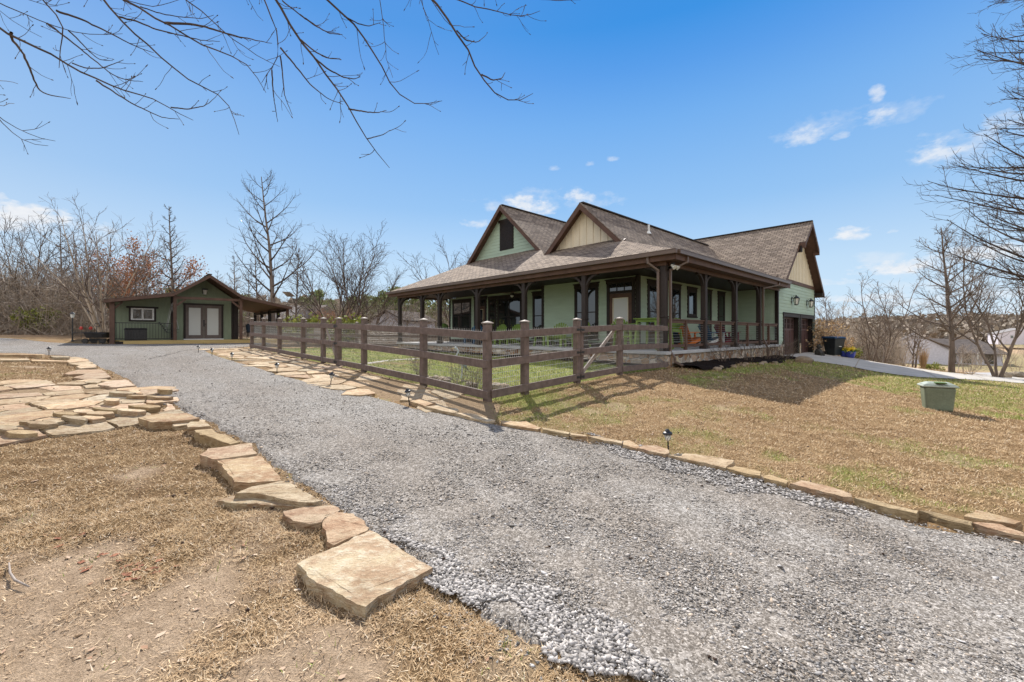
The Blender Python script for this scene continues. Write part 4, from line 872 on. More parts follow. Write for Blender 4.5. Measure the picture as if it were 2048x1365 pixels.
for sg in (-1, 1):
    xm = GR + sg * 1.45; xe = GR + sg * 4.08
    for xa, xb, ya in ((GR, xm, -.67), (xm, xe, -.42)):
        if sg < 0: xa, xb = xb, xa
        gslope(xa, xb, ya, ya + .04, .037, .24); gslope(xa, xb, ya + .04, .02, .037, .09)
    xa, xb = (xm - .04, xm + .02) if sg < 0 else (xm - .02, xm + .04); gslope(xa, xb, -.67, -.38, .036, .30)
    xa, xb = (xe, xe + .04) if sg < 0 else (xe - .04, xe); gslope(xa, xb, -.38, 14.9, .037, .2)
part('gable_trim', mb, 'trim2')
mb = MB(); mb.box(10.66, 11.1, -.40, .0, 3.66, 3.84); mb.box(18.3, 18.74, -.40, 0, 3.66, 3.84); mb.box(13.15, 13.3, -.52, .0, 5.55, 5.86); part('eave_return', mb, 'trim')
mb = MB(); mb.bar((GR, -.66, GZ_ + .015), (GR, 15, GZ_ + .015), .2, .05); part('ridge_cap', mb, bpy.data.materials['ridge_shingles'])
mb = MB(); hg = lambda z: (GZ_ - .12 - z) / GS; mb.poly([(GR - hg(4.2), -.01, 4.2), (GR + hg(4.2), -.01, 4.2), (GR, -.01, 7.2)]); mb.poly([(GR - hg(4.2), .1, 4.2), (GR, .1, 7.2), (GR + hg(4.2), .1, 4.2)]); g3 = part('gable_wall', mb, 'cream')
mb = MB()
for x in np.arange(GR - 3.3, GR + 3.31, .3):
    zt = GZ_ - .12 - GS * (abs(x - GR) + .03)
    if zt > 4.35: mb.box(x - .025, x + .025, -.035, -.011, 4.2, zt)
mb.build('battens', MT['cream'], g3); mb = MB(); mb.box(11.05, 18.35, -.045, .05, 4.02, 4.2); part('band_board', mb, 'trim2')
mb = MB(); mb.tube([(5.6, 3.6, 5.3), (5.6, 3.6, 6.35)], .045, 10); mb.lathe([(.12, 0), (.06, .12)], (5.6, 3.6, 5.93), 10); part('vent_pipe', mb, 'white')
# floodlight at the corner and ceiling fans
mb = MB(); mb.lathe([(.06, 0), (.06, .03)], (.05, -.25, 3.50), 10); mb.tube([(.05, -.25, 3.5), (.08, -.30, 3.42)], .02, 6); fl_ = part('flood_light', mb, 'iron')
for dx in (-.09, .09): mb = MB(); mb.tube([(.05 + dx, -.25, 3.47), (.05 + dx * 1.2, -.36, 3.38)], [.03, .07], 10); mb.build('light_head', MT['lamp'], fl_)
def fan(x, y):
    mb = MB(); mb.tube([(x, y, 3.6), (x, y, 3.38)], .015, 6); mb.lathe([(.02, -.1), (.09, -.08), (.10, 0), (.03, .05)], (x, y, 3.33), 12); f = part('ceiling_fan', mb, 'iron', smooth=False)
    for k in range(5):
        a = k * 2 * math.pi / 5 + .3; b = MB(); b.bar((x + .08 * math.cos(a), y + .08 * math.sin(a), 3.33), (x + .62 * math.cos(a), y + .62 * math.sin(a), 3.34), .13, .01); b.build('fan_blade', MT['trim2'], f)
    b = MB(); b.lathe([(.001, -.2), (.07, -.16), (.09, -.1)], (x, y, 3.33), 12); b.build('fan_light', MT['lamp'], f, smooth=True)
fan(1.5, 8.2); fan(1.1, 13.0)

# ------------------------------------------------------------------ paddock fence
FH = 1.36
def wood_fence(name, A, B, posts, gates, label, group=None):
    """three-rail fence from A to B with wire mesh; posts given as distances; gates: (d0, d1)"""
    root = empty(name, (A.x, A.y, gz(A.x, A.y)), 0, label, 'fence', group); d = (B - A); Ln = d.length; d.normalize(); s = Vector((d.y, -d.x, 0))
    o0 = Vector(root.location); at = lambda k: Vector((A.x + d.x * k, A.y + d.y * k, gz(A.x + d.x * k, A.y + d.y * k, False))) - o0
    for k in posts:
        p = at(k); mb = MB(); mb.bar(p - Vector((0, 0, .3)), p + Vector((0, 0, FH - .01)), .125, .125, up=tuple(s)); po = mb.build('post', MT['fence'], root, bevel=.008)
        cb = MB(); z = FH
        q = p + Vector((0, 0, z)); e = d * .078; f_ = s * .078
        cb.hexa([q - e - f_, q + e - f_, q + e + f_, q - e + f_], [q - e - f_ + Vector((0, 0, .02)), q + e - f_ + Vector((0, 0, .02)), q + e + f_ + Vector((0, 0, .02)), q - e + f_ + Vector((0, 0, .02))])
        n = len(cb.v); cb.v += [tuple(q + e * x + f_ * y + Vector((0, 0, .02))) for x, y in ((-.9, -.9), (.9, -.9), (.9, .9), (-.9, .9))] + [tuple(q + Vector((0, 0, .05)))]
        for i in range(4): cb.f.append((n + i, n + (i + 1) % 4, n + 4)); cb.uv.append(None)
        cb.build('post_cap', MT['fencecap'], po)
    return root, at, d, s
RZ_ = (1.12, .63, .10)
def rails(root, at, s, a, b, side=1, over=0):
    for z in RZ_:
        mb = MB(); p, q = at(a), at(b); off = s * side * .082
        mb.bar(p + off + Vector((0, 0, z + .03)), q + off + Vector((0, 0, z + .03)), .038, .14); mb.build('rail', MT['fence'], root, bevel=.004)
def wiremesh(root, at, s, a, b, side=-1, r=.003, dz=.1, dx=.052):
    mb = MB(); p, q = at(a), at(b); off = s * side * .066; zs_ = list(np.arange(.06, 1.26, dz)); n = int((q - p).length / dx)
    for z in zs_: mb.tube([p + off + Vector((0, 0, z)), q + off + Vector((0, 0, z))], r * 1.15, 3, cap=False)
    for i in range(n + 1): c = p.lerp(q, i / n) + off; mb.tube([c + Vector((0, 0, .05)), c + Vector((0, 0, 1.25))], r, 3, cap=False)
    mb.build('wire_mesh', MT['wire'], root)
def gate(A, d, s, a, b, at, o0, label, flip=False):
    g = empty('gate', o0 + at(a), 0, label, 'gate'); base = at(a); P = lambda k, z, o=0: at(k) - base + s * o + Vector((0, 0, z))
    for z in RZ_:
        mb = MB(); mb.bar(P(a + .03, z + .03, .083), P(b - .03, z + .03, .083), .036, .135); mb.build('rail', MT['fence'], g, bevel=.004)
    for k in (a + .12, b - .12): mb = MB(); mb.bar(P(k, .08, .035), P(k, 1.22, .035), .09, .05, up=tuple(s)); mb.build('stile', MT['fence'], g)
    k0, k1 = (a + .12, b - .14) if flip else (b - .14, a + .12); mb = MB(); mb.bar(P(k0, 1.16, -.005), P(k1, .14, -.005), .03, .085); mb.build('brace', MT['fencecap'], g)
    mb = MB(); n = int((b - a) / .052)
    for z in np.arange(.1, 1.22, .1): mb.tube([P(a + .1, z, -.03), P(b - .1, z, -.03)], .0034, 3, cap=False)
    for i in range(n + 1): k = a + .1 + (b - a - .2) * i / n; mb.tube([P(k, .08, -.03), P(k, 1.22, -.03)], .0022, 3, cap=False)
    mb.build('wire_mesh', MT['wire'], g)
    hk = b if flip else a
    for z in RZ_:
        mb = MB(); c = P(hk, z + .03, .106)
        for sg in (-1, 1):
            mb.bar(c + d * sg * .02, c + d * sg * .13, .006, .03)
            for q, r in ((.07, .022), (.12, .026)): 
                for dz_ in (-.018, .018): mb.bar(c + d * sg * (q - .02) + Vector((0, 0, dz_)), c + d * sg * (q + .02) + Vector((0, 0, dz_)), .007, .012)
        mb.bar(c - Vector((0, 0, .05)), c + Vector((0, 0, .05)), .022, .022); mb.build('hinge', MT['iron'], g)
    mb = MB(); lk = a if flip else b; mb.bar(P(lk - .12, .82, .03), P(lk + .1, .80, .03), .03, .03); mb.bar(P(lk, .74, .05), P(lk, .88, .05), .025, .03); mb.build('latch', MT['iron'], g)
LF = (FL - FC).length; kL = [2.06, 4.9, 6.55, 7.75, 9.6, 12.3, 14.6, LF]
fr, at, d, s = wood_fence('fence', FC, FL, [0] + kL, [], 'brown three rail wood and wire fence running left beside the flagstone path')
s = s if s.dot(Vector((-1, -1, 0))) > 0 else -s
ks = [0] + kL
for a, b in zip(ks, ks[1:]):
    if a == 6.55: continue
    rails(fr, at, s, a - (.1 if a == 0 else 0), b, 1); wiremesh(fr, at, s, a, b)
gate(FC, d, s, 6.55, 7.75, at, Vector(fr.location), 'small brown gate in the left fence run with a pale diagonal brace', flip=False)
RB = Vector((4.37, 12.02, 0)); LR = (RB - FC).length; kR = [.92, 2.55, 4.28, LR]
fr2, at, d, s = wood_fence('fence', FC + (RB - FC).normalized() * .02, RB, kR[:3], [], 'brown three rail wood and wire fence running from the near corner to the porch')
s = s if s.dot(Vector((1, -1, 0))) > 0 else -s
for a, b in ((.0, .92), (.92, 2.55), (4.28, LR)): rails(fr2, at, s, a, b, 1); wiremesh(fr2, at, s, a + .03, b)
gate(FC, d, s, 2.55, 4.28, at, Vector(fr2.location), 'wider brown gate near the porch corner with black strap hinges')
fb = FL + AX * 13.5
fr3, at, d, s = wood_fence('fence', FL, fb, [2.3, 4.9, 7.5, 10.1, 12.7], [], 'far brown fence run closing the yard at the back')
s = s if s.dot(Vector((1, -1, 0))) > 0 else -s
ks = [0, 2.3, 4.9, 7.5, 10.1, 12.7]
for a, b in zip(ks, ks[1:]): rails(fr3, at, s, a, b, 1); wiremesh(fr3, at, s, a, b, dx=.15, r=.002)

# ------------------------------------------------------------------ porch furniture
def seat_on_porch(name, x, y, rz, label, cat, group=None, z=None):
    p = HW(x, y); return empty(name, (p.x, p.y, DZ if z is None else z), HA + rz, label, cat, group)
def adirondack(x, y, rz, mat, label, group='adirondack chairs on the porch', tall=0, legmat=None):
    """chair faces its local +x"""
    g = seat_on_porch('adirondack_chair', x, y, rz, label, 'chair', group); h = tall; lm = MT[legmat or mat]
    for sy in (-1, 1):
        mb = MB(); mb.bar((.34, sy * .27, 0), (.34, sy * .27, .56 + h), .09, .03, up=(1, 0, 0)); mb.build('leg', lm, g)
        mb = MB()
        if not h: mb.bar((.38, sy * .245, .36), (-.48, sy * .245, .03), .03, .11)
        else: mb.bar((-.22, sy * .25, .38 + h), (-.34, sy * .25, 0), .05, .07); mb.bar((.36, sy * .25, .34 + h), (-.28, sy * .25, .3 + h), .03, .09)
        mb.build('leg', lm, g)
        mb = MB(); mb.bar((.42, sy * .30, .575 + h), (-.33, sy * .30, .545 + h), .13, .025); mb.build('armrest', MT[mat], g)
    mb = MB()
    for i in range(7):
        t = i / 6; mb.bar((.40 - .54 * t, -.26, .375 + h - .14 * t * (h == 0)), (.40 - .54 * t, .26, .375 + h - .14 * t * (h == 0)), .075, .02)
    mb.build('seat', MT[mat], g, bevel=.004)
    mb = MB(); zb = (.24 if not h else .36) + h
    for i in range(7):
        t = (i - 3) / 3; y0, y1 = t * .19, t * .29; top = (.96 if not h else .78) + h - .13 * t * t
        mb.bar((-.14, y0, zb), (-.14 - .36 * (top - zb) / .72, y1, top), .018, .068, up=(0, 1, 0))
    mb.bar((-.335, -.33, .53 + h), (-.335, .33, .53 + h), .03, .07); mb.build('backrest', MT[mat], g)
    if h: mb = MB(); mb.bar((.33, -.26, .3), (.33, .26, .3), .03, .07); mb.bar((.33, -.26, .15 + h), (.33, .26, .15 + h), .03, .05); mb.build('footrest', lm, g)
    return g
adirondack(4.45, 1.15, R(-30), 'orange', 'bright orange adirondack chair on the side porch behind the railing')
adirondack(6.35, 1.15, R(-30), 'blue', 'navy blue adirondack chair with pale legs, between orange and maroon chairs', legmat='white')
adirondack(8.0, 1.15, R(-30), 'maroon', 'maroon adirondack chair farthest along the side porch')
adirondack(2.6, 1.1, R(170), 'lime', 'tall lime green bar chair just right of the corner post', 'tall lime bar chairs', tall=.30)
adirondack(1.2, 2.05, R(250), 'lime', 'tall lime green bar chair in front of the front door', 'tall lime bar chairs', tall=.30)
adirondack(1.1, 5.1, R(200), 'lime', 'lime green adirondack chair left of the front window')
adirondack(1.2, 4.2, R(160), 'lime', 'low lime green adirondack chair under the front window')
adirondack(1.2, 8.05, R(175), 'lime', 'lime green adirondack chair, right one of the pair before the big windows')
adirondack(1.2, 9.0, R(185), 'lime', 'lime green adirondack chair, left one of the pair before the big windows')
adirondack(1.3, 10.9, R(200), 'blue', 'dark blue adirondack chair before the left glass door')
def table(x, y, w, h, mat, label, rz=0):
    g = seat_on_porch('side_table', x, y, rz, label, 'table')
    mb = MB()
    for i in range(5): mb.box(-w / 2, w / 2, -w / 2 + i * w / 5 + .005, -w / 2 + (i + 1) * w / 5 - .005, h - .03, h)
    mb.build('tabletop', MT[mat], g, bevel=.003)
    mb = MB()
    for q in (-1, 1): mb.box(-w * .42, w * .42, q * w * .4 - .012, q * w * .4 + .012, h - .12, h - .031); mb.box(q * w * .4 - .012, q * w * .4 + .012, -w * .38, w * .38, h - .12, h - .031)
    mb.build('apron', MT[mat], g)
    for a in (-1, 1):
        for b in (-1, 1): mb = MB(); mb.bar((a * w * .38, b * w * .38, h - .03), (a * w * .46, b * w * .46, 0), .06, .06); mb.build('leg', MT[mat], g)
table(1.0, .95, .85, 1.02, 'lime', 'high square lime green bar table in the porch corner'); table(1.0, 5.75, .6, .5, 'lime', 'low square lime green table left of a lime chair'); table(1.3, 9.9, .55, .45, 'lime', 'low lime side table before the big windows')
def stool(x, y, label):
    g = seat_on_porch('bar_stool', x, y, .4, label, 'bar stool', 'lime bar stools'); mb = MB(); mb.box(-.18, .18, -.18, .18, .72, .75); mb.build('seat', MT['lime'], g, bevel=.01)
    for a in (-1, 1):
        for b in (-1, 1): mb = MB(); mb.bar((a * .14, b * .14, .72), (a * .2, b * .2, 0), .045, .045); mb.build('leg', MT['lime'], g)
    mb = MB(); 
    for q in (-1, 1): mb.bar((-.17, q * .17, .3), (.17, q * .17, .3), .03, .04); mb.bar((q * .165, -.17, .42), (q * .165, .17, .42), .03, .04)
    mb.build('stretcher', MT['lime'], g)
stool(.75, 1.75, 'lime green bar stool left of the high bar table'); stool(1.75, .8, 'lime green bar stool right of the high bar table')
# kettle grill and flower pots at the far end
g = seat_on_porch('kettle_grill', .9, 13.0, 0, 'round lidded dark green grill at the left end of the porch', 'grill')
mb = MB(); mb.lathe([(.02, .55), (.2, .6), (.28, .74), (.29, .8)], (0, 0, 0), 18); mb.build('bowl', MT['blackp'], g, smooth=True)
mb = MB(); mb.lathe([(.295, .80), (.28, .92), (.18, 1.02), (.03, 1.06)], (0, 0, 0), 18); l_ = mb.build('lid', MT['leafg'], g, smooth=True); mb = MB(); mb.tube([(-.06, 0, 1.05), (-.05, 0, 1.1), (.05, 0, 1.1), (.06, 0, 1.05)], .012, 6); mb.build('handle', MT['iron'], l_)
for k in range(3): a = k * 2.1; mb = MB(); mb.tube([(.15 * math.cos(a), .15 * math.sin(a), .6), (.3 * math.cos(a), .3 * math.sin(a), 0)], .014, 6); mb.build('leg', MT['iron'], g)

# ------------------------------------------------------------------ cabin (local frame: x along its front, y backwards)
DCK = 1.08; CO = Vector((-18.8, 25.6, 0))
CB = empty('cabin', CO, HA, 'low green cabin with dark gable roof, french doors and open side porches', 'cabin')
def CWp(x, y): return CO + AX * x + AY * y
def cpart(name, mb, mat, **k): return mb.build(name, MT[mat], CB, **k)
def csub(name, mb, mat, parent, **k): return mb.build(name, MT[mat], parent, **k)
mb = MB()
for i in range(12): mb.box(-3.75 if i else -3.3, 4.3, -1.75 + i * .145, -1.615 + i * .145, DCK - .04, DCK)
mb.box(-4.2, 4.3, -.01, 7.5, DCK - .05, DCK - .002); cpart('deck_floor', mb, 'deckwood')
mb = MB(); mb.box(-3.6, .2, -1.80, -1.76, DCK - .24, DCK - .001); mb.box(.205, 2.6, -1.80, -1.76, DCK - .24, DCK - .001); mb.box(2.605, 4.3, -1.80, -1.76, DCK - .24, DCK - .001); mb.box(4.26, 4.3, -1.755, 4, DCK - .24, DCK - .045); cpart('deck_skirt', mb, 'deckwood')
mb = MB(); mb.box(-3.9, 4.1, -1.6, 7.3, .2, DCK - .06); cpart('footing', mb, 'trim')
def cwall(name, x0, x1, zt0, zt1, y=0, peak=None):
    mb = MB(); pts = [(x0, y, DCK), (x1, y, DCK), (x1, y, zt1)] + ([peak] if peak else []) + [(x0, y, zt0)]; mb.poly(pts); mb.poly([(p[0], p[1] + .15, p[2]) for p in pts][::-1])
    zt = lambda x: np.interp(x, [x0] + ([peak[0]] if peak else []) + [x1], [zt0] + ([peak[2]] if peak else []) + [zt1])
    for x in np.arange(x0 + .1, x1, .2): mb.box(x - .012, x + .012, y - .012, y - .001, DCK, float(zt(x)) - .02)
    return cpart(name, mb, 'siding2')
cwall('wall', -4.0, -1.5, 3.15, 3.62); cwall('wall', -1.48, 1.48, 3.68, 3.68, peak=(.08, 0, 4.72))
mb = MB(); mb.box(-4.1, -4.0, 0, 7, DCK, 3.1); mb.box(1.4, 1.48, .15, 7, DCK, 3.6); mb.box(-4, 1.4, 6.9, 7, DCK, 3.1); cpart('wall', mb, 'siding2')
for a, b, c in ((-1.56, -1.42, 3.62), (1.42, 1.54, 3.6), (-4.04, -3.92, 3.1)): mb = MB(); mb.box(a, b, -.04, -.013, DCK, c); cpart('corner_board', mb, 'trim')
PR = [(-4.32, 3.22), (-1.55, 3.72), (.08, 4.87), (1.68, 3.74), (4.42, 3.2)]
fy, by = -1.95, 7.8
for (xa, za), (xb, zb) in zip(PR, PR[1:]):
    mb = MB(); mb.slab([(xa, fy, za), (xb, fy, zb), (xb, by, zb), (xa, by, za)], .03, lambda p: (p.y, p.x * 1.1)); cpart('roof', mb, 'shingle')
    mb = MB()
    for ya, yb2, d1 in ((fy, fy + .04, .2), (fy + .04, by, .10)):
        b_ = [(xa, ya, za - d1), (xb, ya, zb - d1), (xb, yb2, zb - d1), (xa, yb2, za - d1)]; mb.hexa(b_, [(p[0], p[1], p[2] + d1 - .033) for p in b_])
    cpart('fascia', mb, 'trim2')
mb = MB(); mb.bar((.08, fy, 4.885), (.08, by, 4.885), .2, .04); cpart('ridge_cap', mb, 'trim')
def cpost(x, y, zt, zb=DCK, w=.075, mat='trim2'): mb = MB(); mb.box(x - w, x + w, y - w, y + w, zb, zt); cpart('porch_post', mb, mat, bevel=.008)
cpost(-4.02, -1.6, 3.08, .7, .1); cpost(-1.48, -1.6, 3.6); cpost(1.66, -1.6, 3.62); cpost(4.24, -1.6, 3.1, .6)
for y in (.6, 2.9, 5.2, 7.4): cpost(4.24, y, 3.1, .6, .09, 'trim')
cpost(1.66, .0, 3.55, DCK, .12, 'trim'); cpost(1.66, 7.2, 3.5, DCK, .1, 'trim'); cpost(2.9, 7.3, 3.3, DCK, .1, 'trim')
mb = MB(); mb.box(-1.56, 1.74, -1.67, -1.53, 3.40, 3.54)
for xx, sg in ((-1.42, 1), (1.6, -1)): mb.bar((xx, -1.6, 3.02), (xx + sg * .42, -1.6, 3.4), .07, .09)
cpart('beam', mb, 'trim2')
mb = MB(); mb.bar((-3.94, -1.6, 2.75), (-3.62, -1.6, 3.12), .07, .08); cpart('brace', mb, 'trim2')
mb = MB(); mb.box(4.17, 4.31, -1.52, 7.4, 2.9, 3.05); cpart('beam', mb, 'trim')
# french doors
x0, x1, zt = -.97, 1.0, 3.17
mb = MB(); mb.box(x0, x0 + .1, -.06, 0, DCK, zt); mb.box(x1 - .1, x1, -.06, 0, DCK, zt); mb.box(x0 - .03, x1 + .03, -.065, 0, zt, zt + .10); fd = cpart('door', mb, 'trim')
xm = (x0 + x1) / 2
for a, b in ((x0 + .1, xm - .01), (xm + .01, x1 - .1)):
    mb = MB(); t = .15; mb.box(a, a + t, -.04, -.013, DCK + .06, zt); mb.box(b - t, b, -.04, -.013, DCK + .06, zt); mb.box(a + t, b - t, -.039, -.013, zt - .17, zt); mb.box(a + t, b - t, -.039, -.013, DCK + .06, DCK + .28); csub('door_leaf', mb, 'greybrown', fd)
    mb = MB(); mb.box(a + t, b - t, -.02, -.014, DCK + .28, zt - .17); csub('pane', mb, 'frosted', fd)
mb = MB(); mb.box(xm - .03, xm + .03, -.06, -.041, DCK + .8, DCK + 1.2); mb.tube([(xm, -.06, DCK + .95), (xm + .12, -.09, DCK + .95)], .018, 6); csub('handle', mb, 'iron', fd)
mb = MB(); mb.box(x0, x1, -.12, -.061, DCK, DCK + .06); csub('threshold', mb, 'white', fd)
# sliding window
a, b, c, e = -3.37, -2.21, 2.13, 2.98
mb = MB(); mb.box(a, b, -.04, -.013, c, c + .09); mb.box(a, a + .09, -.04, -.013, c + .09, e - .1); mb.box(b - .09, b, -.04, -.013, c + .09, e - .1); mb.box(a - .1, b + .1, -.06, -.013, e - .1, e); wf = cpart('window', mb, 'trim')
a, b, c, e = a + .09, b - .09, c + .09, e - .1; mb = MB()
for q in ((a, a + .08), (b - .08, b), ((a + b) / 2 - .04, (a + b) / 2 + .04)): mb.box(q[0], q[1], -.05, -.013, c, e)
mb.box(a + .08, b - .08, -.049, -.013, c, c + .07); mb.box(a + .08, b - .08, -.049, -.013, e - .07, e); csub('frame', mb, 'white', wf)
mb = MB(); mb.box(a + .06, b - .06, -.03, -.014, c + .06, e - .06); csub('pane', mb, 'glass', wf)
# gable lamp, railings
px_, pz_ = .05, 4.0
mb = MB(); mb.box(px_ - .12, px_ + .12, -.08, -.013, pz_ - .13, pz_ + .17); mb.box(px_ - .14, px_ + .14, -.3, -.05, pz_ + .12, pz_ + .17); lw = cpart('wall_lamp', mb, 'iron')
mb = MB(); mb.lathe([(.08, -.17), (.11, .09)], (px_, -.18, pz_), 8); csub('lamp_glass', mb, 'lamp', lw)
mb = MB(); xa, xb = -3.92, -1.56
mb.box(xa, xb, -1.62, -1.58, DCK + .92, DCK + .96); mb.box(xa, xb, -1.62, -1.58, DCK + .08, DCK + .12)
for x in np.arange(xa + .06, xb, .12): mb.box(x - .008, x + .008, -1.608, -1.592, DCK + .12, DCK + .92)
cpart('railing', mb, 'iron')
mb = MB(); mb.box(4.2, 4.25, -1.5, 7.3, DCK + .92, DCK + .96)
for y in np.arange(-1.4, 7.3, .12): mb.box(4.215, 4.235, y - .008, y + .008, DCK + .1, DCK + .92)
cpart('railing', mb, 'iron')
mb = MB(); mb.box(1.8, 4.2, 7.3, 7.34, DCK + .92, DCK + .96)
for x in np.arange(1.9, 4.2, .12): mb.box(x - .008, x + .008, 7.31, 7.33, DCK + .1, DCK + .92)
cpart('railing', mb, 'iron')
def ce(name, x, y, z, rz, label, cat, group=None): p = CWp(x, y); return empty(name, (p.x, p.y, z), HA + rz, label, cat, group)
bx = ce('storage_box', -3.1, -1.15, DCK, 0, 'black plastic deck storage box behind the cabin railing', 'storage box')
mb = MB(); mb.box(-.45, .45, -.26, .26, 0, .58)
for k in range(7): mb.box(-.42 + k * .125, -.34 + k * .125, -.275, -.261, .05, .52)
mb.build('body', MT['blackp'], bx, bevel=.02); mb = MB(); mb.hexa([(-.48, -.29, .58), (.48, -.29, .58), (.48, .28, .58), (-.48, .28, .58)], [(-.43, -.22, .66), (.43, -.22, .66), (.45, .26, .68), (-.45, .26, .68)]); mb.build('lid', MT['blackp'], bx)
sw = ce('porch_swing', -1.55, -.8, DCK + .42, 0, 'dark porch swing hanging left of the french doors', 'swing')
mb = MB()
for k in range(5): mb.bar((-.2 + k * .1, -.55, 0), (-.2 + k * .1, .55, 0), .085, .02)
mb.build('seat', MT['iron'], sw); mb = MB()
for k in range(6): mb.bar((-.26 - k * .06, -.55, .06 + k * .1), (-.26 - k * .06, .55, .06 + k * .1), .02, .09)
mb.build('backrest', MT['iron'], sw); mb = MB()
for sy in (-.5, .5):
    mb.tube([(.26, sy, .2), (0, sy, 1.7)], .012, 4); mb.tube([(-.28, sy, .1), (0, sy, 1.7)], .012, 4)
mb.build('chains', MT['wire'], sw); mb = MB()
for sy in (-.55, .55): mb.bar((-.3, sy, .2), (.28, sy, .2), .06, .02)
mb.build('armrests', MT['iron'], sw)
for (x, y, lb) in ((2.6, -.4, 'dark chair on the right side porch of the cabin, nearer one'), (3.1, 2.6, 'dark chair on the right side porch of the cabin, farther one')):
    g = ce('patio_chair', x, y, DCK, .5, lb, 'chair'); mb = MB(); mb.box(-.25, .25, -.25, .25, .42, .47); mb.build('seat', MT['iron'], g)
    mb = MB(); mb.hexa([(-.25, .22, .47), (.25, .22, .47), (.25, .26, .47), (-.25, .26, .47)], [(-.22, .34, 1.0), (.22, .34, 1.0), (.22, .38, 1.0), (-.22, .38, 1.0)]); mb.build('backrest', MT['iron'], g)
    for a in (-1, 1):
        for b in (-1, 1): mb = MB(); mb.tube([(a * .22, b * .22, .42), (a * .25, b * .25, 0)], .015, 5); mb.build('leg', MT['iron'], g)

# ------------------------------------------------------------------ trees
class Tree:
    def __init__(s, seed): s.r = np.random.default_rng(seed); s.b = {}; s.tips = []
    def line(s, p, d, L, r0, r1, n, wander, trop, sides, lvl):
        pts = [np.array(p, float)]; d = np.array(d, float); d /= np.linalg.norm(d); st = L / (n - 1)
        for i in range(n - 1):
            d = d + s.r.normal(0, wander, 3) + np.array([0, 0, trop]); d /= np.linalg.norm(d); pts.append(pts[-1] + d * st)
        pts = np.array(pts); rad = r0 + (r1 - r0) * np.linspace(0, 1, n) ** .8
        s.b.setdefault((lvl == 0, n, sides), []).append((pts, rad)); return pts, rad, d
    def spawn(s, pts, rad, lvl, cfg):
        if lvl >= len(cfg): return
        c = cfg[lvl]; n = c['n'] if not callable(c['n']) else c['n'](s.r); N = len(pts)
        L0 = np.linalg.norm(pts[-1] - pts[0])
        for k in range(n):
            t = c['t0'] + (1 - c['t0']) * ((k + s.r.random()) / n) * c.get('t1', .98); f = t * (N - 1); i = min(int(f), N - 2); q = pts[i] + (pts[i + 1] - pts[i]) * (f - i)
            ax = pts[i + 1] - pts[i]; ax = ax / np.linalg.norm(ax); rr = np.interp(f, range(N), rad)
            a = k * 2.4 + s.r.random() * .9; ref = np.array([0, 0, 1.]) if abs(ax[2]) < .9 else np.array([1., 0, 0]); u = np.cross(ax, ref); u /= np.linalg.norm(u); w = np.cross(ax, u)
            sd_ = u * math.cos(a) + w * math.sin(a); an = math.radians(c['ang'] + s.r.normal(0, 8)); d = ax * math.cos(an) + sd_ * math.sin(an)
            L = c['len'](t) * (L0 if c.get('rel', True) else 1) * s.r.uniform(.75, 1.2); r0 = max(min(rr * .75, c['rmax'] * (1.1 - .6 * t)), c['rmin'])
            p2, r2, _ = s.line(q, d, L, r0, c['rmin'] * .6, c['seg'], c['wan'], c['trop'], c['sides'], lvl + 1); s.tips.append(p2[-1]); s.tips.append(p2[len(p2) // 2])
            s.spawn(p2, r2, lvl + 1, cfg)
    def mesh(s, trunk):
        V = []; Fq = []; o = 0
        for (tr, n, k), items in s.b.items():
            if tr != trunk: continue
            P = np.array([i[0] for i in items]); Rd = np.array([i[1] for i in items]); d = np.gradient(P, axis=1); d /= np.linalg.norm(d, axis=2)[..., None] + 1e-9
            ref = np.where(np.abs(d[..., 2:3]) < .9, np.array([0, 0, 1.]), np.array([1., 0, 0])); x = np.cross(d, ref); x /= np.linalg.norm(x, axis=2)[..., None] + 1e-9; y = np.cross(d, x)
            a = np.arange(k) * 2 * np.pi / k
            vv = P[:, :, None] + Rd[:, :, None, None] * (x[:, :, None] * np.cos(a)[None, None, :, None] + y[:, :, None] * np.sin(a)[None, None, :, None])
            m = len(items); V.append(vv.reshape(-1, 3)); idx = (np.arange(m)[:, None, None] * n + np.arange(n - 1)[None, :, None]) * k + np.arange(k)[None, None]; j2 = (np.arange(k) + 1) % k
            i2 = (np.arange(m)[:, None, None] * n + np.arange(n - 1)[None, :, None]) * k + j2[None, None]
            Fq.append((np.stack([idx, i2, i2 + k, idx + k], -1).reshape(-1, 4)) + o); o += m * n * k
        return (np.vstack(V), np.vstack(Fq)) if V else (None, None)
def cards(c, size, rng, flat=.0):
    """leaf sized quads at the given centres"""
    n = len(c); a = rng.normal(0, 1, (n, 3)); a /= np.linalg.norm(a, axis=1)[:, None]; b = rng.normal(0, 1, (n, 3)); b[:, 2] *= (1 - flat); b = np.cross(a, b); b /= np.linalg.norm(b, axis=1)[:, None]
    sz = size * rng.uniform(.6, 1.3, (n, 1)); v = np.stack([c - a * sz - b * sz * .5, c + a * sz * .2 - b * sz * .7, c + a * sz + b * sz * .3, c - a * sz * .3 + b * sz * .7], 1).reshape(-1, 3)
    return v, np.arange(n * 4).reshape(-1, 4)
TREES = {}
def finish_tree(key, T, bark, bark2=None, leaves=None, name='bare_tree', crown='crown'):
    root = bpy.data.objects.new(name, None); C.objects.link(root)
    v, f = T.mesh(True); kids = []
    if v is not None: o = np_mesh('trunk', v, f, MT[bark], smooth=True); kids.append(o)
    v, f = T.mesh(False)
    if v is not None: o = np_mesh(crown, v, f, MT[bark2 or bark], smooth=True); kids.append(o)
    if leaves is not None: o = np_mesh('leaves', leaves[0], leaves[1], MT[leaves[2]]); kids.append(o)
    for o in kids: o.parent = root; kidreg(o, root)
    TREES[key] = root; root['unused'] = 1; return root
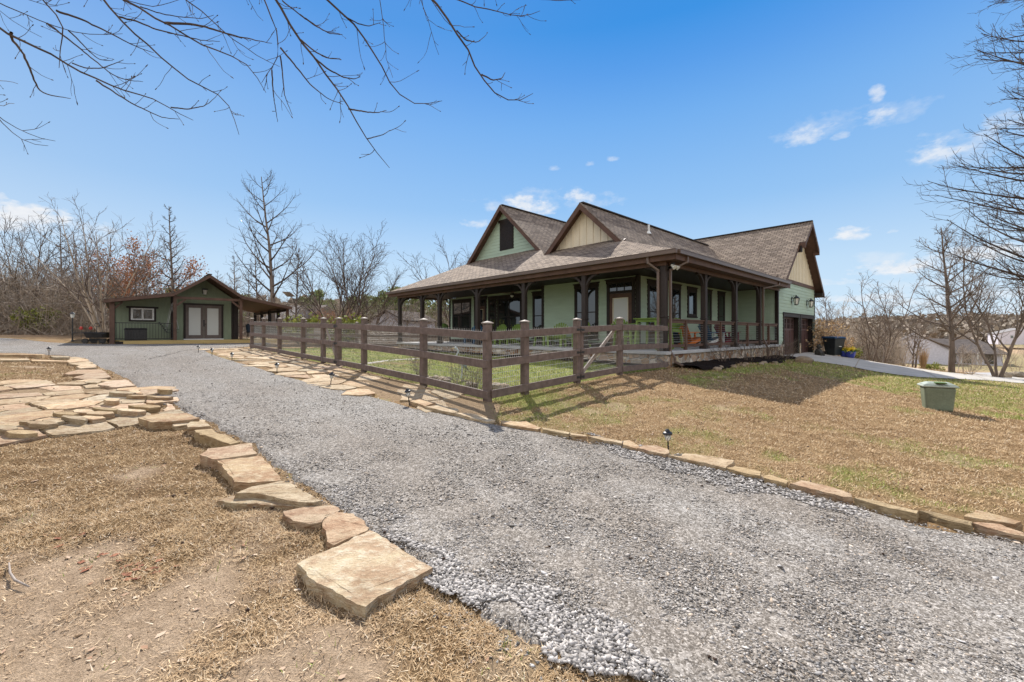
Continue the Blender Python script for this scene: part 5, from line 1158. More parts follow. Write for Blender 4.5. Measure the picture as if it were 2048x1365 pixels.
def put(key, x, y, label, cat='tree', group=None, sc=1, rz=0, name=None, z=None, lean=0):
    src = TREES[key]
    if src.get('unused'): o = src; del src['unused']
    else: o = copy_tree(src)
    if name and o.name.split('.')[0] != name: o.name = name
    for k in ('label', 'category', 'group', 'kind'):
        if k in o: del o[k]
    o.location = (x, y, (gz(x, y) if z is None else z) - .05); o.scale = (sc,) * 3; o.rotation_euler = (0, lean, rz); tag(o, label, cat, group); return o
def leader(seed, H, rb, nb, spread, tw=.013, n2=7, n3=3, up=.16, t0=.22):
    T = Tree(seed); p, r, _ = T.line((0, 0, 0), (0, 0, 1), H, rb, rb * .12, 14, .025, .05, 8, 0)
    T.spawn(p, r, 0, [dict(n=nb, t0=t0, ang=62, len=lambda t: spread * (1.12 - t) ** .75, rmax=rb * .42, rmin=tw * 1.6, seg=9, wan=.07, trop=up, sides=5),
                      dict(n=n2, t0=.2, ang=42, len=lambda t: .42 * (1.15 - t * .6), rmax=.035, rmin=tw, seg=5, wan=.12, trop=.08, sides=3),
                      dict(n=n3, t0=.2, ang=45, len=lambda t: .5, rmax=.02, rmin=tw * .75, seg=4, wan=.15, trop=.06, sides=3)]); return T
def vase(seed, H, rb, stems, lean_, tw=.013, n1=9, n2=6, n3=2, fork=.0):
    T = Tree(seed); r = T.r
    for k in range(stems):
        a = k * 2 * math.pi / stems + r.random(); l = lean_ * r.uniform(.4, 1.2); L = H * r.uniform(.82, 1.05)
        p, rd, _ = T.line((math.cos(a) * .1, math.sin(a) * .1, 0), (math.cos(a) * l, math.sin(a) * l, 1), L, rb * r.uniform(.7, 1), tw * 1.3, 12, .06, .012, 6, 0)
        T.spawn(p, rd, 0, [dict(n=n1, t0=.22, ang=34, len=lambda t: .42 * (1.1 - .65 * t), rmax=rb * .5, rmin=tw * 1.3, seg=7, wan=.09, trop=.07, sides=4),
                          dict(n=n2, t0=.2, ang=36, len=lambda t: .42, rmax=.03, rmin=tw, seg=5, wan=.12, trop=.06, sides=3),
                          dict(n=n3, t0=.3, ang=40, len=lambda t: .5, rmax=.02, rmin=tw * .75, seg=4, wan=.15, trop=.04, sides=3)])
    return T
def at_px(u, Y): return (u - U0) / F * Y, Y
def hz(v, Y): return EYE - (v - VH) / F * Y
# -- named trees of the left background
finish_tree('tall', leader(11, 12.9, .22, 26, .44, .010, 7, 3, up=.11, t0=.2), 'bark', 'barkd')
x, y = at_px(547, 33); put('tall', x, y, 'tallest bare tree with straight leader behind the right side of the cabin', sc=1, rz=1)
finish_tree('slim', leader(12, 11, .17, 30, .20, .014, 6, 2, up=.10, t0=.25), 'bark', 'barkd')
x, y = at_px(350, 36); put('slim', x, y, 'slender bare tree with one straight trunk behind the cabin roof', sc=1.02, rz=2)
for u, Y, sc_, lb in ((474, 46, .80, 'thin bare tree left of the tallest tree, beside the cabin peak'), (517, 44, .88, 'thin bare tree just left of the tallest tree'), (590, 44, .86, 'thin bare tree just right of the tallest tree'), (437, 50, .7, 'small faint bare tree above the cabin peak'), (497, 50, .75, 'slight bare tree between two thin trees by the cabin')):
    x, y = at_px(u, Y); put('slim', x, y, lb, sc=sc_, rz=u)
finish_tree('broad', vase(13, 10.8, .15, 9, .62, .014, 10, 6, 2), 'barkl', 'bark')
x, y = at_px(208, 31); put('broad', x, y, 'wide bare tree with many upswept stems at the left end of the cabin', sc=.80, rz=.4)
finish_tree('fork', vase(14, 9.4, .12, 4, .42, .014, 12, 7, 2), 'bark', 'barkd')
x, y = at_px(58, 40); put('fork', x, y, 'bare tree in front of the white cloud at the far left', sc=1.1, rz=1)
x, y = at_px(668, 37); put('fork', x, y, 'bare forked tree standing in the gap between cabin and house, left one', sc=.92, rz=2.2)
x, y = at_px(706, 37); put('fork', x, y, 'bare forked tree in the gap between cabin and house, right one', sc=.95, rz=4.1)
x, y = at_px(740, 44); put('fork', x, y, 'lower spreading bare tree left of the porch roof end', sc=.8, rz=5)
x, y = at_px(915, 46); put('fork', x, y, 'bare tree whose top shows above the left end of the porch roof', sc=1.05, rz=3)
x, y = at_px(130, 43); put('slim', x, y, 'thin bare tree between the cloud and the many stemmed tree', sc=.98, rz=3)
# rust leaved oak
T = vase(15, 7.6, .12, 4, .45, .014, 9, 6, 2); tp = np.array(T.tips); rg = np.random.default_rng(3)
idx = rg.integers(0, len(tp), 3800); lv = cards(tp[idx] + rg.normal(0, .22, (3800, 3)), .075, rg)
finish_tree('rust', T, 'bark', 'bark', (lv[0], lv[1], 'rust'), name='oak_tree')
x, y = at_px(298, 36); put('rust', x, y, 'oak still holding rust coloured leaves behind the cabin roof', sc=1.0, rz=0)
x, y = at_px(262, 40); put('rust', x, y, 'smaller rust leaved oak behind the many stemmed tree', sc=.85, rz=2)
x, y = at_px(690, 48); put('rust', x, y, 'low rust leaved oak in the gap between cabin and house', sc=.45, rz=3)
x, y = at_px(650, 56); put('rust', x, y, 'rust leaved sapling farther back in the gap', sc=.5, rz=1)
# pines
def pine(seed, H):
    T = Tree(seed); r = T.r; p, rd, _ = T.line((0, 0, 0), (0, 0, 1), H, .2, .04, 10, .02, .05, 6, 0)
    T.spawn(p, rd, 0, [dict(n=30, t0=.28, ang=78, len=lambda t: .30 * (1.12 - t) ** .6, rmax=.06, rmin=.02, seg=5, wan=.08, trop=.06, sides=3)])
    tp = np.array(T.tips); c = tp[r.integers(0, len(tp), 3600)] + r.normal(0, .38, (3600, 3)) * np.array([1, 1, .55]); return T, cards(c, .16, r)
for k in range(2):
    T, lv = pine(30 + k, 9); finish_tree('pine%d' % k, T, 'bark', 'barkd', (lv[0], lv[1], 'pine'), name='pine_tree')
prr = random.Random(4)
PN = [(345, 42, .62), (150, 52, .8), (238, 50, .75), (490, 60, .75), (630, 62, .88), (655, 66, .75), (735, 70, .9), (752, 66, .85), (775, 62, .9), (800, 58, .95), (830, 60, 1.0), (850, 66, .95), (610, 70, .8), (700, 74, .9), (95, 56, .75), (880, 64, .9)]
PL = ['leftmost', 'second', 'third', 'fourth', 'fifth', 'sixth', 'seventh', 'eighth', 'ninth', 'tenth', 'eleventh', 'twelfth', 'thirteenth', 'fourteenth', 'fifteenth', 'last']
order = sorted(range(len(PN)), key=lambda i: PN[i][0])
for rank, i in enumerate(order):
    u, Y, sc_ = PN[i]; sc_ *= .84; x, y = at_px(u, Y); put('pine%d' % (i % 2), x, y, PL[rank] + ' green pine from the left in the woods behind cabin and yard', 'tree', 'pines in the background woods', sc=sc_, rz=prr.random() * 6, name='pine_tree')
# woodland wall behind the lawn: bare trees one can tell apart, then brush
for k in range(4): finish_tree('w%d' % k, vase(40 + k, 9.0, .11, 2 + k % 3, .38, .017, 9, 7, 2), 'barkl' if k % 2 else 'bark', 'barkl' if k < 3 else 'bark', name='woodland_tree')
wr = random.Random(8); cnt = 0
WD = []
for k in range(64):
    u = wr.uniform(-170, 440) if k < 40 else wr.uniform(430, 1010); Y = wr.uniform(38, 62) if k < 40 else wr.uniform(48, 80); sc_ = wr.uniform(.65, 1.0) * (1.0 if u < 220 else .74); sc_ *= .86 if u < 220 else 1; WD.append((u, Y, sc_))
for u, Y, sc_ in WD:
    x, y = at_px(u, Y); q = 'left of the cabin' if u < 215 else ('behind the cabin' if u < 580 else 'beyond the far yard fence')
    put('w%d' % (cnt % 4), x, y, 'bare tree in the woods ' + q, 'tree', 'winter woods ' + q, sc=sc_, rz=wr.random() * 6, name='woodland_tree'); cnt += 1
def brush(name, n, fn, size, mat, seed, H, label=None):
    rg = np.random.default_rng(seed); xy = fn(rg, n); z = terrain(xy[:, 0], xy[:, 1]); h = rg.random(n) ** 1.6 * H; a = rg.normal(0, 1, (n, 3)) * np.array([.6, .6, 1]); a /= np.linalg.norm(a, axis=1)[:, None]
    L = size * rg.uniform(.5, 1.5, (n, 1)); c = np.c_[xy, z + h]; w = np.cross(a, rg.normal(0, 1, (n, 3))); w /= np.linalg.norm(w, axis=1)[:, None]; w *= rg.uniform(.006, .018, (n, 1)) * size
    v = np.stack([c - a * L / 2 - w, c - a * L / 2 + w, c + a * L / 2 + w * .4, c + a * L / 2 - w * .4], 1).reshape(-1, 3)
    return tag(np_mesh(name, v, np.arange(n * 4).reshape(-1, 4), MT[mat]), kind='stuff')
def band(u0, u1, y0, y1): return lambda rg, n: (lambda Y, u: np.c_[(u - U0) / F * Y, Y])(rg.uniform(y0, y1, n), rg.uniform(u0, u1, n))
brush('undergrowth', 22000, band(-200, 240, 33, 60), 1.5, 'farwood', 1, 5.6)
brush('undergrowth', 26000, band(240, 1010, 42, 80), 1.5, 'farwood', 2, 4.2)
brush('undergrowth', 16000, band(1600, 1790, 34, 60), 1.2, 'farwood', 3, 3.0)
brush('undergrowth', 9000, band(560, 900, 26, 32), .6, 'farwood', 4, 1.0)
brush('undergrowth', 26000, lambda rg, n: np.c_[rg.uniform(-70, 70, n), rg.uniform(-34, -22, n)], 3.2, 'farwood', 5, 9)
# far wooded hills
def far_wood():
    rg = np.random.default_rng(77); n = 5200; Y = rg.uniform(100, 440, n) ; q = rg.uniform(-1.4, 1.5, n); x = q * Y
    dens = fbm(x * .012, Y * .012, 22, 3); keep = (dens > .40) | (Y > 390) | (q < .72); keep &= ~((q > .66) & (Y < 190)); x, Y = x[keep], Y[keep]; z = terrain(x, Y); n = len(x)
    m = 16; c = np.repeat(np.c_[x, Y, z + 3.0], m, 0) + rg.normal(0, 1, (n * m, 3)) * np.array([2.2, 2.2, 1.9]); v, f = cards(c, 1.5, rg); tag(np_mesh('distant_wood', v, f, MT['farwood']), kind='stuff')
far_wood()
# -- right hand side
finish_tree('r1', leader(51, 7.7, .15, 26, .40, .009, 8, 4, up=.11, t0=.16), 'bark', 'bark'); x, y = at_px(1903, 22); put('r1', x, y, 'bare tree with one upright trunk right of the concrete driveway', sc=1, rz=.3)
finish_tree('r2', vase(52, 6.4, .10, 3, .30, .009, 13, 8, 3), 'bark', 'bark'); x, y = at_px(1995, 20.5); put('r2', x, y, 'bare spreading tree nearest the right picture edge, beyond the driveway', sc=1, rz=.3)
finish_tree('r3', vase(53, 5.2, .065, 4, .5, .010, 8, 6, 2), 'bark', 'bark'); x, y = at_px(1765, 28); put('r3', x, y, 'bare many stemmed tree left of the white house', sc=1.08, rz=.5)
finish_tree('r4', vase(54, 5.0, .09, 2, .25, .012, 9, 6, 2), 'bark', 'bark')
x, y = at_px(1661, 32); put('r4', x, y, 'low rounded bare tree just right of the garage', sc=1.05, rz=.5)
x, y = at_px(1742, 27); put('r4', x, y, 'crooked bare sapling behind the blue flower pots', sc=.72, rz=2.5, lean=-.12)
x, y = at_px(1826, 33); put('r4', x, y, 'thin bare tree standing before the white gable', sc=1.0, rz=4)
rr = random.Random(21); RN = []
for k in range(22): RN.append((rr.uniform(1632, 1800), rr.uniform(34, 60)))
for k in range(12): RN.append((rr.uniform(1800, 2080), rr.uniform(60, 95)))
for i, (u, Y) in enumerate(RN):
    x, y = at_px(u, Y); q = 'behind the bin and garage' if u < 1800 else 'in the valley behind the white house'; put('w%d' % (i % 4), x, y, 'small bare tree ' + q, 'tree', 'bare thicket trees ' + q, sc=rr.uniform(.42, .6), rz=rr.random() * 6, name='woodland_tree')
# tree standing right of the view, its side branches reaching in
T = Tree(61); p, r, _ = T.line((0, 0, 0), (0, 0, 1), 13, .2, .03, 16, .02, .03, 8, 0)
T.spawn(p, r, 0, [dict(n=175, t0=.16, ang=84, len=lambda t: 2.55 * (1.2 - t * .8), rel=False, rmax=.04, rmin=.0095, seg=11, wan=.045, trop=.045, sides=5),
                  dict(n=9, t0=.18, ang=32, len=lambda t: .34 * (1.2 - t * .6), rmax=.011, rmin=.006, seg=7, wan=.08, trop=.07, sides=3),
                  dict(n=5, t0=.15, ang=38, len=lambda t: .38, rmax=.007, rmin=.0038, seg=5, wan=.1, trop=.05, sides=3)])
finish_tree('near', T, 'barkd', 'barkd'); put('near', 11.3, 8.3, 'near bare tree reaching its many curved branches in from the right edge', sc=1, rz=.9, z=gz(11.3, 8.3))
# -- overhanging tree at the left: its limbs follow the photograph's boughs
ZA = lambda p: Z(0, 0, 2.9257, p); ZB = lambda p: Z(600, 0, 3.4133, p)
BR = [(ZA([(0, 30), (120, 80), (270, 140), (360, 165), (480, 200), (620, 212), (715, 195)]), 4.6, .011), (ZA([(0, 175), (120, 240), (260, 300), (400, 380), (500, 435), (620, 490), (700, 525), (860, 570), (960, 610), (1040, 665), (1100, 705), (1140, 712)]), 3.9, .017),
  (ZA([(600, 0), (690, 100), (770, 190), (870, 270), (960, 355), (1040, 420), (1115, 487), (1230, 525), (1300, 575), (1355, 620), (1375, 700), (1370, 760), (1400, 795)]), 4.3, .018), (ZA([(720, 0), (830, 60), (960, 135), (1100, 220), (1200, 265), (1330, 330), (1440, 360), (1500, 420), (1530, 480), (1555, 545)]), 4.0, .018),
  (ZA([(960, 135), (1100, 140), (1200, 158), (1330, 200), (1440, 225), (1590, 255)]), 4.1, .012), (ZA([(1080, 0), (1200, 75), (1320, 200), (1400, 260), (1530, 345), (1640, 390)]), 4.7, .012), (ZA([(1550, 0), (1590, 60), (1610, 180), (1640, 260), (1630, 330), (1590, 400), (1525, 490)]), 4.2, .014),
  (ZA([(1610, 0), (1660, 100), (1740, 215), (1830, 330), (1920, 440), (1980, 540), (2048, 640)]) + ZB([(400, 850), (470, 970), (540, 1080), (605, 1140)]), 3.7, .020), (ZA([(250, 0), (340, 85), (375, 140), (375, 220), (350, 300), (340, 400)]), 3.8, .014), (ZA([(330, 65), (480, 115), (590, 170), (700, 225), (800, 275), (900, 312)]), 4.3, .011),
  (ZA([(65, 190), (65, 230), (130, 300), (170, 390), (200, 470), (235, 540), (300, 560), (415, 578)]), 3.9, .012), (ZA([(-40, 660), (0, 690), (100, 755), (240, 815), (320, 828)]), 4.2, .009), (ZA([(-40, 660), (0, 710), (60, 780), (200, 850), (280, 858)]), 4.1, .008), (ZA([(560, 470), (620, 510), (760, 600), (860, 650), (960, 692), (1050, 698)]), 3.95, .008),
  (ZA([(690, 100), (800, 125), (920, 175), (1040, 205), (1200, 240), (1290, 246)]), 4.4, .009), (ZA([(1640, 280), (1740, 400), (1820, 500), (1920, 580), (2005, 612)]), 4.3, .009), (ZA([(1590, 400), (1600, 560), (1625, 715)]), 4.2, .007), (ZA([(1640, 330), (1650, 400), (1665, 560), (1710, 675)]), 4.3, .007), (ZA([(280, 140), (400, 230), (560, 360), (660, 440), (740, 470), (835, 478)]), 4.0, .009),
  (ZB([(185, 0), (300, 100), (400, 200), (480, 310), (540, 430), (600, 555), (680, 660), (780, 708), (890, 725), (970, 692)]), 4.0, .017), (ZB([(890, 0), (1000, 120), (1070, 210), (1140, 350), (1240, 510), (1310, 635), (1390, 690), (1500, 712), (1590, 640)]), 3.8, .019), (ZB([(1050, 0), (1200, 45), (1330, 78), (1440, 100), (1560, 118), (1635, 75)]), 4.4, .012),
  (ZB([(550, 0), (570, 200), (590, 340), (590, 450), (640, 535)]), 4.6, .007), (ZB([(825, 0), (870, 120), (900, 240), (950, 378)]), 4.8, .007), (ZB([(1240, 510), (1320, 550), (1380, 535), (1400, 495)]), 3.8, .007), (ZB([(100, 400), (200, 480), (300, 530), (370, 542), (412, 525)]), 3.7, .008), (ZB([(0, 100), (100, 175), (200, 230), (290, 238)]), 4.6, .008),
  (ZB([(330, 745), (450, 765), (530, 772), (590, 755)]), 3.7, .007), (ZB([(460, 950), (570, 920), (615, 890)]), 3.7, .005), (ZB([(1660, 0), (1800, 8), (1915, 0)]), 4.4, .009), (ZB([(300, 110), (400, 165), (470, 180), (550, 155)]), 4.0, .006), (ZB([(1070, 210), (1130, 275), (1200, 290), (1230, 280)]), 3.8, .007), (ZB([(0, 270), (110, 360), (200, 400), (275, 400)]), 3.7, .007),
  (ZB([(890, 0), (960, 100), (1050, 205)]), 3.82, .008), (ZA([(0, 480), (55, 480), (105, 490)]), 4.2, .006), (ZA([(-20, 620), (40, 615), (85, 603)]), 4.2, .006), (ZA([(0, 70), (120, 150), (190, 205), (250, 225)]), 4.9, .007), (ZA([(1460, 0), (1490, 80), (1540, 122)]), 4.9, .006), (ZA([(820, 40), (920, 75), (1040, 100), (1180, 110), (1250, 90)]), 4.6, .006), (ZA([(150, 0), (250, 30), (345, 38)]), 4.8, .007),
  (ZA([(720, 0), (850, 45), (960, 30), (1050, 0)]), 4.5, .008), (ZA([(1650, 5), (1760, 90), (1890, 180), (2005, 205)]), 4.5, .007), (ZA([(400, 180), (440, 215), (520, 300), (580, 350), (660, 357)]), 4.1, .007), (ZA([(420, 370), (500, 400), (600, 400), (725, 352)]), 4.0, .006), (ZA([(1000, 630), (1100, 640), (1200, 620), (1220, 582)]), 3.9, .006)]
root = empty('overhanging_tree', (-7.6, 1.6, gz(-7.6, 1.6)), 0, 'bare tree outside the left edge whose twigs hang across the top of the view', 'tree'); RO = np.array(root.location)
T = Tree(71); tr = [(0, 0, -.2), (.05, .1, 1.6), (.15, .3, 3.4), (.3, .5, 5.2), (.5, .8, 7.4)]
mbt = MB(); mbt.tube(tr, [.30, .25, .22, .17, .10], 10); mbt.build('trunk', MT['bark'], root, smooth=True)
limbs = [[(-7.45, 1.9, 3.4 + RO[2]), (-6.6, 2.4, 5.2), (-5.2, 3.2, 6.3), (-3.4, 3.6, 6.7), (-1.4, 3.8, 6.6), (.6, 3.9, 6.3)], [(-7.3, 2.1, 5.2 + RO[2]), (-5.8, 3.0, 7.2), (-4.0, 3.9, 7.6), (-2, 4.3, 7.3)], [(-7.5, 1.8, 2.6 + RO[2]), (-6.4, 2.6, 4.3), (-5.6, 3.4, 5.2)]]
for l in limbs:
    a = np.array(l) - RO; t = np.linspace(0, len(a) - 1, 12); P_ = np.c_[[np.interp(t, range(len(a)), a[:, k]) for k in range(3)]].T; T.b.setdefault((False, 12, 7), []).append((P_, np.linspace(.12, .03, 12)))
lw_ = np.vstack([np.c_[[np.interp(np.linspace(0, len(l) - 1, 40), range(len(l)), np.array(l)[:, k]) for k in range(3)]].T for l in limbs])
brr = np.random.default_rng(12)
for px, D, r0 in BR:
    n = len(px); w_ = np.array([tuple(WP(u, v, D + .35 * i / n)) for i, (u, v) in enumerate(px)])
    if px[0][1] <= 1 or px[0][0] <= 1:               # carry the bough on to its limb, out of sight
        d = w_[0] - w_[1]; d /= np.linalg.norm(d); e = w_[0] + d * .7 + np.array([-.1, 0, .25]); j = lw_[np.argmin(((lw_ - e) ** 2).sum(1) + (lw_[:, 0] > e[0]) * 3)]
        w_ = np.vstack([j, (j + e) / 2 + np.array([0, 0, .15]), e, w_])
    s_ = np.r_[0, np.cumsum(np.linalg.norm(np.diff(w_, axis=0), axis=1))]; N = 26; t = np.linspace(0, s_[-1], N); P_ = np.c_[[np.interp(t, s_, w_[:, k]) for k in range(3)]].T
    sm = P_.copy(); sm[1:-1] = (P_[:-2] + 2 * P_[1:-1] + P_[2:]) / 4; P_ = sm + brr.normal(0, 1, sm.shape) * min(.005, s_[-1] / N * .055); rad = .0022 + (r0 - .0022) * (1 - np.linspace(0, 1, N)) ** .8
    T.b.setdefault((False, N, 6), []).append((P_ - RO, rad))
    L = s_[-1]; k = int(L / .20)
    for q in range(k):                                # short upturned twigs with bud tips
        t_ = brr.uniform(.35, 1.0) * (N - 2); i = int(t_); b = P_[i] + (P_[i + 1] - P_[i]) * (t_ - i); ax = P_[i + 1] - P_[i]; ax /= np.linalg.norm(ax)
        sd_ = np.cross(ax, [0, 1, 0]) * brr.choice([-1, 1]); d = ax * .75 + sd_ * .7 + brr.normal(0, .25, 3); Lt = brr.uniform(.04, .22) * (1.6 if brr.random() < .2 else 1)
        p2, r2, _ = T.line(b - RO, d, Lt, .0032, .0018, 6, .12, .10, 4, 2); T.b.setdefault((False, 3, 4), []).append((np.array([p2[-1], p2[-1] + (p2[-1] - p2[-2]) * .3, p2[-1] + (p2[-1] - p2[-2]) * .6]), np.array([.0025, .0052, .001])))
        if brr.random() < .4:
            p3, r3, _ = T.line(p2[2], (p2[3] - p2[2]) + brr.normal(0, .3, 3) * np.linalg.norm(p2[3] - p2[2]), Lt * .5, .0024, .0016, 6, .12, .05, 4, 2)
v, f = T.mesh(False); o = np_mesh('crown', v, f, MT['barkd'], smooth=True); o.parent = root

# ------------------------------------------------------------------ small plants
def shrub(key, seed, H, stems, mat, tw=.005, n1=6, n2=4, leaves=None, lean_=.6, name='bare_shrub'):
    T = Tree(seed); r = T.r
    for k in range(stems):
        a = r.random() * 6.28; l = lean_ * r.uniform(.2, 1.3); p, rd, _ = T.line((math.cos(a) * .05, math.sin(a) * .05, 0), (math.cos(a) * l, math.sin(a) * l, 1), H * r.uniform(.7, 1.1), tw * 2, tw * .8, 7, .1, .04, 4, 1)
        T.spawn(p, rd, 1, [None, dict(n=n1, t0=.25, ang=38, len=lambda t: .45, rmax=tw * 1.4, rmin=tw * .7, seg=5, wan=.12, trop=.05, sides=3), dict(n=n2, t0=.3, ang=38, len=lambda t: .45, rmax=tw, rmin=tw * .5, seg=4, wan=.12, trop=.04, sides=3)])
    lv = None
    if leaves: tp = np.array(T.tips); c = tp[r.integers(0, len(tp), leaves[0])] + r.normal(0, H * .05, (leaves[0], 3)); q = cards(c, leaves[1], r); lv = (q[0], q[1], leaves[2])
    return finish_tree(key, T, mat, mat, lv, name=name, crown='branches')
shrub('s1', 81, .75, 9, 'bark'); shrub('s2', 82, 1.5, 10, 'barkl', .009); shrub('s3', 83, 1.3, 12, 'barkl', .008, leaves=(700, .05, 'grassy'))
for i, (xx, yy, sc_) in enumerate(((3.0, -.6, 1.0), (5.3, -.62, 1.05), (7.2, -.6, .95), (8.3, -.6, .8), (9.8, -.62, 1.0), (10.7, -.6, 1.05))):
    p = HW(xx, yy); put('s1', p.x, p.y, ['first', 'second', 'third', 'fourth', 'fifth', 'sixth'][i] + ' twiggy bare shrub from the porch corner along the stone foundation', 'shrub', 'bare shrubs in the mulch bed', sc=sc_, rz=i)
for u, v, lb, sc_ in ((838, 752, 'small bare bush inside the fence by its fifth post', .8), (917, 772, 'low bare twiggy plant under the heron statue', .6), (945, 776, 'low bare twiggy plant right of the heron statue', .65), (960, 785, 'bare twiggy plant just inside the fence corner', .6)):
    p = GP(u, v); put('s1', p.x, p.y, lb, 'shrub', sc=sc_, rz=u)
for u, v, key, lb, sc_ in ((1812, 24.5, 's2', 'rounded bare bush at the edge of the driveway before the white house', 1.0), (1653, 24.3, 's3', 'tan leaved bush behind the dark wheeled bin', 1.2), (1940, 21.5, 's2', 'low scraggly bush between the two right hand trees', .7), (1690, 25.5, 's3', 'tan leaved bush right of the dark wheeled bin', .8)):
    p = QP(u, v); put(key, p.x, p.y, lb, 'shrub', sc=sc_, rz=u)
def tuft(u, v, H, mat, label, n=160):
    p = QP(u, v); p.z = gz(p.x, p.y); rg = np.random.default_rng(int(u)); mb = MB()
    for k in range(n):
        a = rg.random() * 6.28; l = rg.random() * .35; b = Vector((math.cos(a) * .12 * rg.random(), math.sin(a) * .12 * rg.random(), 0)); h = H * rg.uniform(.6, 1.1); t = b + Vector((math.cos(a) * l * h, math.sin(a) * l * h, h)); s_ = Vector((-math.sin(a), math.cos(a), 0)) * .009
        mid = (b + t) / 2 + Vector((0, 0, .08 * h)); mb.poly([b - s_, b + s_, mid + s_, mid - s_]); mb.poly([mid - s_, mid + s_, t])
    o = mb.build('ornamental_grass', MT[mat], None, loc=p); tag(o, label, 'grass tuft')
tuft(1846, 24.5, 1.15, 'grassy', 'tall tan ornamental grass tuft between bush and white house')
shrub('ev', 84, .9, 10, 'barkd', .008, leaves=(1500, .05, 'oliveleaf'), name='green_shrub')
for u, Y, lb, sc_ in ((602, 24.6, 'yellow green shrub behind the far fence, left one', 1.5), (690, 23.5, 'yellow green shrub behind the far fence, right one', 1.5), (1862, 60, 'dark green shrub at the corner of the white house', 1.6), (75, 36, 'yellow green young shrub in the leaf litter at the woods edge', 2.0), (1704, 26, 'yellow green plant beside the blue flower pot', .7)):
    x, y = at_px(u, Y); put('ev', x, y, lb, 'shrub', sc=sc_, rz=u)
# rocks
def rock(x, y, sx, sy, sz, mat, label, seed, group=None, name='rock', z=None):
    bm_ = MB(); rg = random.Random(seed); n = 10; L_ = 6; offs = [[rg.uniform(.82, 1.15) for _ in range(n)] for _ in range(L_)]
    for i in range(L_):
        ph = -.5 + i / (L_ - 1) * 1.0; rr_ = math.cos(ph * math.pi * .82) ** .6
        for j in range(n): a = 2 * math.pi * j / n; bm_.v.append((sx * rr_ * math.cos(a) * offs[i][j], sy * rr_ * math.sin(a) * offs[i][j], sz * math.sin(ph * math.pi * .9) * rg.uniform(.9, 1.1)))
    for i in range(L_ - 1):
        for j in range(n): bm_.f.append((i * n + j, i * n + (j + 1) % n, (i + 1) * n + (j + 1) % n, (i + 1) * n + j)); bm_.uv.append(None)
    bm_.f.append(tuple(range(n))[::-1]); bm_.f.append(tuple((L_ - 1) * n + j for j in range(n))); bm_.uv += [None, None]
    o = bm_.build(name, MT[mat], loc=(x, y, (gz(x, y) if z is None else z) + sz * .35), rz=rg.random() * 3); tag(o, label, 'rock', group)
for i, (u, v, s_) in enumerate(((850, 757, .13), (862, 759, .1), (872, 760, .14), (884, 764, .16), (893, 766, .13), (993, 780, .2), (1008, 779, .16), (985, 776, .14), (938, 772, .12), (948, 774, .12), (895, 760, .1), (843, 755, .1))):
    p = GP(u, v); rock(p.x, p.y, s_ * .95, s_ * .7, s_ * .5, 'rock', 'small tan boulder inside the fence corner', 200 + i, 'garden rocks inside the fence corner')
for i, xx in enumerate((.9, 1.5, 2.2, 2.9, 3.7, 4.6, 5.5, 6.4)):
    p = HW(xx, -1.12 - .1 * math.sin(xx * 3)); rock(p.x, p.y, .13, .09, .06, 'rock', 'low rock edging the dark mulch bed', 230 + i, 'rocks edging the mulch bed')
p = GP(1607, 726); rock(p.x, p.y, .42, .28, .2, 'rock', 'big mossy boulder at the lawn corner beside the garage doors', 250)
p = QP(2003, 20.9); rock(p.x, p.y, .5, .3, .22, 'rock', 'brown boulder at the end of the concrete drive', 251); p = QP(2012, 24); rock(p.x, p.y, .7, .25, .2, 'rock', 'long grey rock lying left of a rounder one near the right edge', 252); p = QP(2036, 24); rock(p.x, p.y, .4, .35, .3, 'rock', 'round grey rock nearest the right edge beyond the drive', 253)
# ------------------------------------------------------------------ yard and drive objects
def path_light(u, v, label, lean=(0, 0), h=.30):
    p = GP(u, v); g = empty('path_light', p - Vector((0, 0, .01)), 0, label, 'path light', 'solar path lights along the gravel drive'); g.rotation_euler = (lean[0], lean[1], 0)
    k = h / .30; mb = MB(); mb.tube([(0, 0, -.05), (0, 0, .15 * k)], .009, 8); mb.build('stake', MT['iron'], g)
    mb = MB(); mb.lathe([(.012, .145 * k), (.03, .165 * k), (.04, .225 * k)], (0, 0, 0), 10); mb.build('lamp_glass', MT['lamp'], g, smooth=True)
    mb = MB()
    for j in range(6):
        a = j * math.pi / 3; a2 = a + math.pi / 3; mb.tube([(.016 * math.cos(a), .016 * math.sin(a), .15 * k), (.036 * math.cos(a), .036 * math.sin(a), .175 * k), (.046 * math.cos(a2), .046 * math.sin(a2), .23 * k)], .0025, 4)
    mb.build('cage', MT['iron'], g)
    mb = MB(); mb.lathe([(.056, .226 * k), (.058, .236 * k), (.05, .25 * k), (.03, .262 * k), (.028, .275 * k), (.012, .29 * k)], (0, 0, 0), 16); mb.build('cap', MT['blackp'], g)
for u, v, lb, ln in ((98, 712, 'solar path light standing alone at the left edging', (0, 0)), (397, 706, 'farthest solar path light at the start of the stone path', (0, 0)), (424, 713, 'second farthest solar path light of the stone path', (0, 0)), (464, 723, 'third solar path light from the cabin', (0, 0)),
                     (554, 748, 'path light beside the flagstones below the left gate', (0, 0)), (661, 771, 'path light leaning slightly, in front of the small gate', (0, .12)), (819, 810, 'path light leaning left, near the fence corner', (0, -.12)), (1337, 905, 'nearest solar path light, behind the pink edging slab', (0, -.05))): path_light(u, v, lb, ln, .30)
